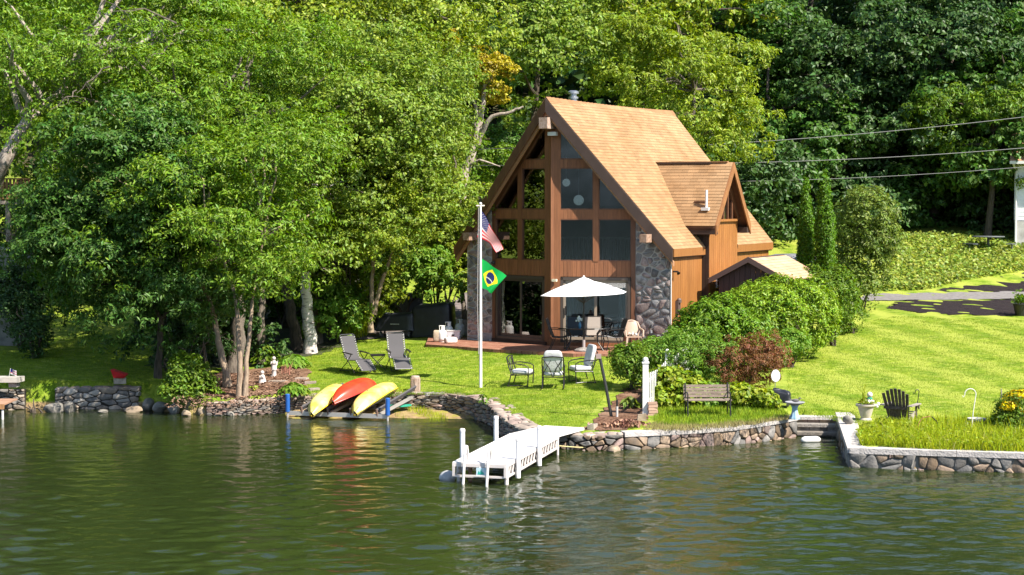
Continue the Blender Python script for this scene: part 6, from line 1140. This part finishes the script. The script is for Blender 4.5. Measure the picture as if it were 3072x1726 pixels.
for i, (px, py) in enumerate(((905,1140),(930,1152),(940,1172))): 
    p0 = base(px, py); t = thing('edging_stone', ['flat edging stone nearest the large hosta','flat edging stone in the middle of the lawn edge','flat edging stone nearest the kayaks'][i], 'stone', p0, .4 * i, 'edging stones'); MB().prism([(-.2, -.1, 0), (.15, -.13, 0), (.22, .06, 0), (-.12, .12, 0)], (0, 0, .07)).build('slab', caps[i % 2], t)
# urn planter, adirondack chair, hooks
p0 = base(2597, 1262); t = thing('urn_planter', 'cream stone urn planter holding spiky grass and flowers', 'planter', p0); MB().lathe([(.16, 0), (.16, .04), (.12, .07), (.14, .12), (.19, .3), (.21, .36), (.26, .39), (.26, .43), (.22, .43), (.2, .38), (.02, .37)], n=24).build('urn', M('urn_cream', (.5, .45, .38), rough=.8, col2=(.4, .36, .3), nscale=8), t, smooth=35)
rg = np.random.default_rng(2); n = 120; P = rg.normal(0, .09, (n, 3)); P[:, 2] = .44 + np.abs(P[:, 2]) * .6; link('flowers', leaf_mesh('flowers', P, nrm(rg.normal(size=(n, 3)) + (0, 0, 1)), rg.normal(size=(n, 3)), .08, .8), LEAFM['lime'], t); mb = MB(); [mb.tube([(-.06, 0, .42), (-.06 + rg.normal(0, .06), rg.normal(0, .05), .7), (-.06 + rg.normal(0, .16), rg.normal(0, .1), .95)], [.006, .005, .002], 4) for k in range(12)]; mb.build('spiky_grass', tallm, t); mb = MB(); [mb.ball((.1 + rg.normal(0, .05), rg.normal(0, .05), .5 + rg.normal(0, .03)), .04, 7, 5) for k in range(7)]; [mb.ball((.3 + rg.normal(0, .04), -.05, .42 + rg.normal(0, .03)), .045, 7, 5) for k in range(4)]; mb.build('white_blooms', M('bloom_white', (.75, .74, .66), rough=.8), t)
t = thing('gnome_figure', 'small white figure with green collar behind the urn flowers', 'ornament', p0 + V3((.12, .1, .42))); mb = MB(); mb.lathe([(.07, 0), (.07, .1), (.04, .16)], n=12); mb.ball((0, 0, .24), .075, 12, 8); mb.build('figure', stm, t, smooth=50); MB().lathe([(.07, .12), (.075, .15), (.05, .17)], n=12).build('collar', M('collar_green', (.02, .25, .16), rough=.6), t)
p0 = base(2700, 1280); t = thing('adirondack_chair', 'dark brown adirondack chair seen from behind in the tall grass', 'chair', p0, R(150)); am = M('adirondack_wood', (.06, .042, .036), rough=.8, var=.15, col2=(.1, .08, .07), nscale=6, stretch=(6, 6, 1)); am2 = M('adirondack_grey', (.33, .29, .26), rough=.85, col2=(.22, .19, .17), nscale=6)
for k in range(7):
    x = -.27 + .09 * k; h = .78 - .012 * (k - 3) ** 2 * 1.2; MB().bar((x * .85, .12, .22), (x * 1.15, .42, .22 + h), .078, .02, (0, 1, 0)).build('back_slat', am, t)
for k in range(5): MB().box((0, -.3 + .1 * k, .36 - .035 * k), (.56, .085, .022)).build('seat_slat', am2, t)
for s in (-1, 1): MB().bar((s * .36, -.4, .56), (s * .36, .35, .56), .13, .025).build('armrest', am2, t); MB().bar((s * .31, -.34, .55), (s * .31, -.34, 0), .03, .1).build('front_leg', am, t); MB().bar((s * .29, -.34, .34), (s * .29, .5, .03), .03, .11).build('rear_leg', am2, t); MB().prism([(s * .37, -.36, .54), (s * .37, -.22, .54), (s * .37, -.33, .42)], (s * .03, 0, 0)).build('bracket', am, t)
MB().box((0, .3, .5), (.66, .03, .07)).build('back_rail', am, t)
def hook(label, px, py, h, r, mat, D=None, tw=.0):
    b = base(px, py); t = thing('garden_hook', label, 'hook', b, 0, 'garden hooks'); pts = [(0, 0, -.1), (tw * .5, 0, h * .5), (tw, 0, h - r)] + [(tw - r + r * math.cos(q), 0, h - r + r * math.sin(q)) for q in np.linspace(0, math.pi * 1.05, 10)]; MB().tube(pts, .011, 6).build('rod', mat, t); e = pts[-1]; MB().tube([e, (e[0] - .03, 0, e[2] - .05), (e[0] - .06, 0, e[2] - .01)], .009, 6).build('tip', mat, t); MB().tube([(0, 0, 0), (-.16, 0, .0), (-.18, 0, -.1)], .009, 5).build('foot', mat, t)
hook('tall white shepherd hook with curled top in the tall grass', 2912, 1300, 1.1, .14, M('hook_white', (.72, .7, .66), rough=.5), tw=.12); hook('thin dark wire hook behind the adirondack chair', 2745, 1262, .8, .05, blackm, tw=.1)
p0 = base(2930, 1290); t = thing('bird_bath', 'low grey stone bird bath beside the white shepherd hook', 'bird bath', p0); MB().lathe([(.12, 0), (.1, .1), (.13, .2), (.22, .24), (.23, .29), (.19, .29), (.15, .26), (.01, .25)], n=22).build('bowl', M('bath_grey', (.42, .41, .38), rough=.85), t, smooth=40)
p0 = base(2785, 1305); t = thing('wire_hoop', 'rusty bent hoop arching over the tall grass', 'hoop', p0); MB().tube([(-.28, 0, 0), (-.24, 0, .28), (-.14, 0, .42), (.05, 0, .45)], .014, 6).build('rusty_half', M('hoop_rust', (.28, .13, .05), rough=.8), t); MB().tube([(.08, 0, .44), (.2, .05, .34), (.3, .08, .1), (.32, .1, 0)], .016, 6).build('dark_half', blackm, t)
p0 = base(3005, 1285); t = thing('driftwood_horn', 'grey pointed driftwood spike standing beside the yellow bush', 'driftwood', p0); MB().tube([(.04, 0, -.1), (.03, 0, .35), (-.02, 0, .7), (-.02, 0, 1.0)], [.09, .075, .03, .012], 10).build('spike', M('driftwood', (.36, .33, .29), rough=.9, col2=(.22, .2, .17), nscale=8), t, smooth=50)
p0 = base(3062, 948); t = thing('black_pot', 'black flower pot with leafy plant at the right edge', 'pot', p0); MB().lathe([(.2, 0), (.28, .4), (.3, .42), (.3, .46), (.02, .44)], n=18).build('pot', blackm, t); rg = np.random.default_rng(4); n = 160; P = rg.normal(0, .18, (n, 3)); P[:, 2] = .5 + np.abs(P[:, 2]); link('leaves', leaf_mesh('leaves', P, nrm(rg.normal(size=(n, 3)) + (0, 0, 1)), rg.normal(size=(n, 3)), .15, .6), LEAFM['mid'], t)

# ------------------------------------------------------------------ outbuildings, neighbours, wires
# brown shed
sh = gbase(2252, 60.4); sh.z = 1.35; hs = thing('garden_shed', 'dark brown board shed with tan roof behind the rhododendrons', 'shed', sh, -HTH)
sbm = M('shed_boards', (.062, .038, .036), rough=.7, var=.15); w2, hh, ln, rise = 1.25, 2.33, 3.2, .66
MB().box((0, ln / 2, hh / 2), (2 * w2 - .3, ln, hh)).build('walls', M('shed_core', (.04, .026, .025), rough=.8), hs)
for k in range(12): x = -w2 + .15 + (2 * w2 - .3) * (k + .5) / 12; MB().box((x, -.012, (hh + rise * (1 - abs(x) / w2)) / 2), ((2 * w2 - .3) / 12 - .012, .024, hh + rise * (1 - abs(x) / w2) - .06)).build('board', sbm, hs)
for k in range(14): MB().box((w2 - .14, ln * (k + .5) / 14, hh / 2), (.024, ln / 14 - .012, hh)).build('board', sbm, hs)
for s in (-1, 1):
    top = [(0, -.2, hh + rise), (s * (w2 + .12), -.2, hh - .06), (s * (w2 + .12), ln + .2, hh - .06), (0, ln + .2, hh + rise)]; mb = MB(); mb.hexa([(x, y, z - .07) for x, y, z in top] + top); rf = mb.build('roof', dtrim, hs)
    sl_ = math.hypot(w2 + .12, rise + .06); dn = V3((s * (w2 + .12), 0, -(rise + .06))).normalized(); nv = V3((s * (rise + .06), 0, w2 + .12)).normalized(); rg = np.random.default_rng(9); sm_ = M('shed_shingle', (.5, .32, .2), rough=.9, var=.12, col2=(.44, .27, .165), nscale=2)
    for k in range(int(sl_ / .16)):
        b0 = V3((0, 0, hh + rise)) + dn * max(sl_ - (k + 1) * .16 - .03, 0); v = -.2
        while v < ln + .18:
            w = min(rg.uniform(.5, .9), ln + .2 - v); MB().hexa(shingle_pts(0, w - .006, 0, b0 + V3((0, v, 0)), (0, 1, 0), dn, nv, .23)).build('shingle', sm_, rf); v += w
    MB().hexa([(0, -.2, hh + rise - .16), (s * (w2 + .12), -.2, hh - .22), (s * (w2 + .12), -.25, hh - .22), (0, -.25, hh + rise - .16), (0, -.2, hh + rise + .02), (s * (w2 + .12), -.2, hh - .04), (s * (w2 + .12), -.25, hh - .04), (0, -.25, hh + rise + .02)]).build('rake_board', M('shed_rake', (.1, .062, .055), rough=.7), hs)
# tarpaulin covered boat behind the shed
b = gbase(2350, 75); t = thing('covered_boat', 'boat under a grey tarpaulin behind the brown shed', 'boat', b + V3((0, 0, .0)), R(-10)); tm = M('grey_tarp', (.17, .17, .185), rough=.7, col2=(.11, .11, .12), nscale=2, bump=.6, bscale=4); rows = []
for k, (x, w, h) in enumerate(((-1.35, .5, 1.2), (-1.2, .8, 1.75), (-.3, .9, 2.0), (.5, .85, 1.98), (.9, .75, 1.7), (1.3, .6, 1.9), (1.6, .3, 1.7))):
    rows.append([(x, w * c, z * h + .05 * math.sin(k * 3 + j)) for j, (c, z) in enumerate(((-1.05, 0), (-1.02, .45), (-.95, .85), (-.4, .99), (.4, 1), (.95, .85), (1.02, .45), (1.05, 0)))])
MB().grid(rows).build('tarpaulin', tm, t, smooth=50); hb_ = MB(); hb_.hexa([(-1.3, -.5, .3), (1.5, -.3, .3), (1.5, .3, .3), (-1.3, .5, .3), (-1.3, -.7, 1.0), (1.5, -.4, 1.1), (1.5, .4, 1.1), (-1.3, .7, 1.0)]); hb_.build('hull', white, t)
# white house at the right edge
nb = V3((25.05, 88.5, 0)); nb.z = hz(nb.x, nb.y); t = thing('white_house', 'white clapboard house with tan roof at the right edge', 'house', nb, R(-17)); x0 = W(3046, 600, 88.5)[0] - nb.x; zt = W(3060, 488, 88.5)[2] - nb.z; z0 = W(3060, 662, 88.5)[2] - nb.z
MB().box((x0 + 4, 3.5, zt / 2), (8, 7, zt)).build('walls', M('nb_core', (.6, .6, .62), rough=.8), t); wsd = M('white_siding', (.78, .78, .8), rough=.6, var=.04)
k = 0; z = z0 + .02
while z < zt - .02:
    MB().hexa([(x0 - .02, -.025, z), (x0 + 8, -.025, z), (x0 + 8, -.002, z), (x0 - .02, -.002, z), (x0 - .02, -.012, z + .2), (x0 + 8, -.012, z + .2), (x0 + 8, -.002, z + .2), (x0 - .02, -.002, z + .2)]).build('clapboard', wsd, t); z += .2
MB().box((x0 + 4, -.02, z0 / 2), (7.9, .06, z0 - .06)).build('foundation', M('foundation_white', (.55, .53, .5), rough=.9, col2=(.4, .38, .35), nscale=2), t)
xr = W(3033, 488, 88.5)[0] - nb.x; mb = MB(); top = [(xr, -.6, zt + .1), (xr + 9, -.6, zt + .1), (xr + 9, 3.5, zt + 2.6), (xr, 3.5, zt + 2.6)]; mb.hexa([(x, y, z - .12) for x, y, z in top] + top); rf = mb.build('roof', M('nb_roof', (.5, .29, .17), rough=.9, var=.1, col2=(.42, .23, .13), nscale=2), t)
mb = MB(); top = [(xr, 3.52, zt + 2.6), (xr + 9, 3.52, zt + 2.6), (xr + 9, 7.6, zt + .1), (xr, 7.6, zt + .1)]; mb.hexa([(x, y, z - .12) for x, y, z in top] + top); mb.build('roof_slope', MATS['nb_roof'], t)
MB().box((xr + 4.5, -.66, zt + .0), (9, .12, .14)).build('gutter', white, t); MB().tube([(xr + .15, -.64, zt - .06), (x0 + .06, -.1, zt - .4), (x0 + .06, -.08, .1)], .05, 8).build('downspout', white, t)
# garden table with umbrella seats near the white house
b = V3(W(2965, 700, 87.5)); b.z = hz(b.x, b.y); t = thing('garden_table', 'grey round garden table with curved benches before the white house', 'table', b); gm = M('table_grey', (.09, .1, .1), rough=.6); MB().lathe([(.75, .74), (.77, .77), (.75, .8)], n=24).build('table_top', gm, t); MB().tube([(0, 0, 0), (0, 0, .76)], .06, 10).build('pedestal', gm, t)
for a in (-2.7, -.5, 1.6): MB().bar((1.15 * math.cos(a - .35), 1.15 * math.sin(a - .35), .44), (1.15 * math.cos(a + .35), 1.15 * math.sin(a + .35), .44), .3, .05).build('seat', gm, t); MB().tube([(1.12 * math.cos(a), 1.12 * math.sin(a), .42), (1.15 * math.cos(a), 1.15 * math.sin(a), 0)], .035, 6).build('seat_leg', gm, t)
# house up the hill
b = V3((W(2240, 420, 101)[0], 101, 0)); b.z = hz(b.x, b.y); zt = W(2240, 418, 101)[2] - b.z; t = thing('hill_house', 'pale house half hidden by trees up the hill', 'house', b, R(12)); MB().box((0, 2.5, zt / 2), (4.6, 5, zt)).build('walls', M('hill_wall', (.42, .36, .34), rough=.8), t)
for s in (0, 1): mb = MB(); top = [(-2.7, -.6 if s == 0 else 5.6, zt), (2.7, -.6 if s == 0 else 5.6, zt), (2.7, 2.5 + .01 * s, zt + .9), (-2.7, 2.5 + .01 * s, zt + .9)]; mb.hexa([(x, y, z - .12) for x, y, z in top] + top); mb.build('roof', M('hill_roof', (.42, .33, .3), rough=.9, col2=(.34, .26, .24), nscale=2), t)
MB().box((1.6, .9, zt + .7), (.55, .55, 1.1)).build('chimney', M('hill_chimney', (.3, .2, .16), rough=.9), t); MB().box((0, -.66, zt - .02), (5.4, .1, .14)).build('gutter', white, t); MB().box((-1., -.01, zt - 1.1), (1., .06, 1.2)).build('window', blackm, t)
# power lines
for i, (p, q, lab) in enumerate((((2100,436,84),(3072,348,84),'highest power line crossing the dark wood'),((2150,490,84),(3072,441,84),'middle power line above the arborvitae'),((2180,545,84),(3072,498,84),'lowest power line just above the arborvitae tips'))):
    a, b = V3(W(*p)), V3(W(*q)); d = b - a; a2, b2 = a - d * .5, b + d * .6; mb = MB(); mb.tube([a2.lerp(b2, k / 24) - V3((0, 0, .45 * math.sin(math.pi * k / 24) - .3)) - a2 for k in range(25)], .015 if i < 2 else .012, 5); o = mb.build('power_line', M('wire_grey', (.2, .2, .2), rough=.6)); o.location = a2; tag(o, lab, 'wire', 'power lines')
for i, (p, q, lab) in enumerate((((1350,452,76),(1660,440,76),'upper cable passing the pale dead trunk'),((1330,497,76),(1560,497,76),'lower cable passing the pale dead trunk'))):
    a, b = V3(W(*p)), V3(W(*q)); d = b - a; a2 = a - d * .3; b2 = b + d * .3; mb = MB(); mb.tube([a2.lerp(b2, k / 8) - a2 for k in range(9)], .016, 5); o = mb.build('power_line', M('wire_dark', (.03, .03, .03), rough=.6)); o.location = a2; tag(o, lab, 'wire', 'power lines')
# neighbour at the left edge: wooden deck, wall, pots, chair
b = V3(W(20, 760, 66)); b.z = hz(b.x, 66); dz_ = lambda py: W(20, py, 66)[2] - b.z; xx = lambda px: W(px, 600, 66)[0] - b.x; t = thing('wooden_deck', 'raised wooden deck with slatted railing at the left edge', 'deck', b); dm = M('deck_wood', (.33, .17, .07), rough=.75, var=.2, col2=(.22, .11, .05), nscale=3, stretch=(6, 6, .8)); dm2 = M('deck_grey', (.3, .25, .21), rough=.8)
z1, z2 = dz_(603), dz_(537)
MB().box(((xx(-80) + xx(90)) / 2, 1.2, z1 - .06), (xx(90) - xx(-80), 2.6, .12)).build('platform', dm2, t); MB().box(((xx(-80) + xx(92)) / 2, -.1, z2), (xx(92) - xx(-80), .12, .05)).build('hand_rail', dm, t); MB().box(((xx(-80) + xx(92)) / 2, -.1, z1 + .1), (xx(92) - xx(-80), .05, .08)).build('bottom_rail', dm, t)
for px in range(-76, 90, 11): MB().box((xx(px), -.1, (z1 + z2) / 2 + .05), (.085, .03, z2 - z1 - .1)).build('baluster', dm, t)
for px in (-60, 10, 84): MB().box((xx(px), .0, (z1 + z2) / 2), (.1, .1, z2 - z1)).build('rail_post', dm, t)
for px in (-60, 22): MB().box((xx(px), .1, (z1 - .12) / 2), (.16, .16, z1 - .12)).build('post', dm2, t)
b = V3(W(30, 790, 63.5)); b.z = hz(b.x, 63.5); z1 = W(30, 742, 63.5)[2] - b.z; t = thing('terrace_wall', 'pale concrete terrace wall below the wooden deck', 'wall', b); MB().box((-.6, .3, (z1 - .1) / 2), (2.6, .3, z1 - .1)).build('wall_body', M('terrace_concrete', (.3, .28, .25), rough=.9, col2=(.2, .19, .17), nscale=3, bump=.4), t); MB().box((-.6, .3, z1 - .05), (2.75, .42, .1)).build('coping', M('terrace_cap', (.36, .34, .31), rough=.9), t)
p = b + V3((.05, .3, z1)); t = thing('terracotta_pot', 'terracotta trough on the pale terrace wall', 'pot', p); MB().hexa([(-.22, -.1, 0), (.22, -.1, 0), (.22, .1, 0), (-.22, .1, 0), (-.26, -.12, .16), (.26, -.12, .16), (.26, .12, .16), (-.26, .12, .16)]).build('trough', M('terracotta', (.42, .13, .05), rough=.8), t); mb = MB(); rg = np.random.default_rng(3); [limb(mb, (rg.normal(0, .1), 0, .14), (rg.normal(0, .35), rg.normal(0, .1), rg.uniform(.4, .75)), .014, .005, rg, .2, 4, 5) for k in range(9)]; mb.build('bare_stems', MATS['twig'], t)
p = base(14, 1022); t = thing('folding_chair', 'white framed folding chair in the shade at the left edge', 'chair', p, R(15)); fm = M('chair_grey', (.45, .45, .47), rough=.5)
for s in (-1, 1): MB().tube([(s * .25, -.22, 0), (s * .25, .2, .9)], .018, 7).build('leg', fm, t); MB().tube([(s * .25, .25, 0), (s * .25, -.2, .45)], .018, 7).build('leg', fm, t)
MB().box((0, -.02, .44), (.48, .4, .03)).build('seat', blackf, t); MB().box((0, .16, .78), (.5, .03, .2)).build('backrest', fm, t); MB().tube([(-.25, .2, .9), (.25, .2, .9)], .018, 7).build('top_rail', fm, t)
p = base(28, 1158); t = thing('stone_bench', 'thick flat stone slab on the edge of the shaded lawn', 'slab', p); MB().prism([(-.7, -.25, .12), (.35, -.28, .12), (.4, .2, .12), (-.7, .25, .12)], (0, 0, .15)).build('slab', M('slab_grey', (.42, .39, .35), rough=.9, col2=(.3, .28, .25), nscale=5), t); [MB().box((x, 0, .05), (.25, .35, .16)).build('support', slate[2], t) for x in (-.5, .15)]
p2 = p + V3((-.02, .05, .27)); t = thing('stick_flag', 'small striped flag on a stick above the stone slab', 'flag', p2); MB().tube([(0, 0, 0), (.05, 0, .24)], .006, 5).build('stick', white, t); mb = MB(); mb.grid([[(.045 + .2 * u / 6 * .9, .02 * math.sin(u), .23 - .05 * v / 4 * 2.6 - .06 * u / 6) for u in range(7)] for v in range(6)]); mb.m = [(2 if (k // 6 < 3 and k % 6 < 2) else (0 if (k // 6) % 2 else 1)) for k in range(30)]; mb.build('cloth', [M('faded_red', (.3, .1, .12), rough=.8), WHT, BLU], t)
p = at_z(-60, 1205, .42); t = thing('neighbour_dock', 'end of a brown wooden dock at the left edge', 'dock', (p[0], p[1], 0)); xe = at_z(36, 1205, .42)[0] - p[0]
for k in range(7): MB().box((xe / 2 - .4, -.7 + .2 * k, .42), (xe + .8, .185, .04)).build('board', M('dock_board', (.35, .2, .13), rough=.8, var=.15), t)
MB().box((xe / 2 - .4, -.82, .36), (xe + .8, .04, .14)).build('side_beam', dm, t); MB().tube([(xe - .06, -.78, -.8), (xe - .06, -.78, .4)], .035, 8).build('leg', white, t)
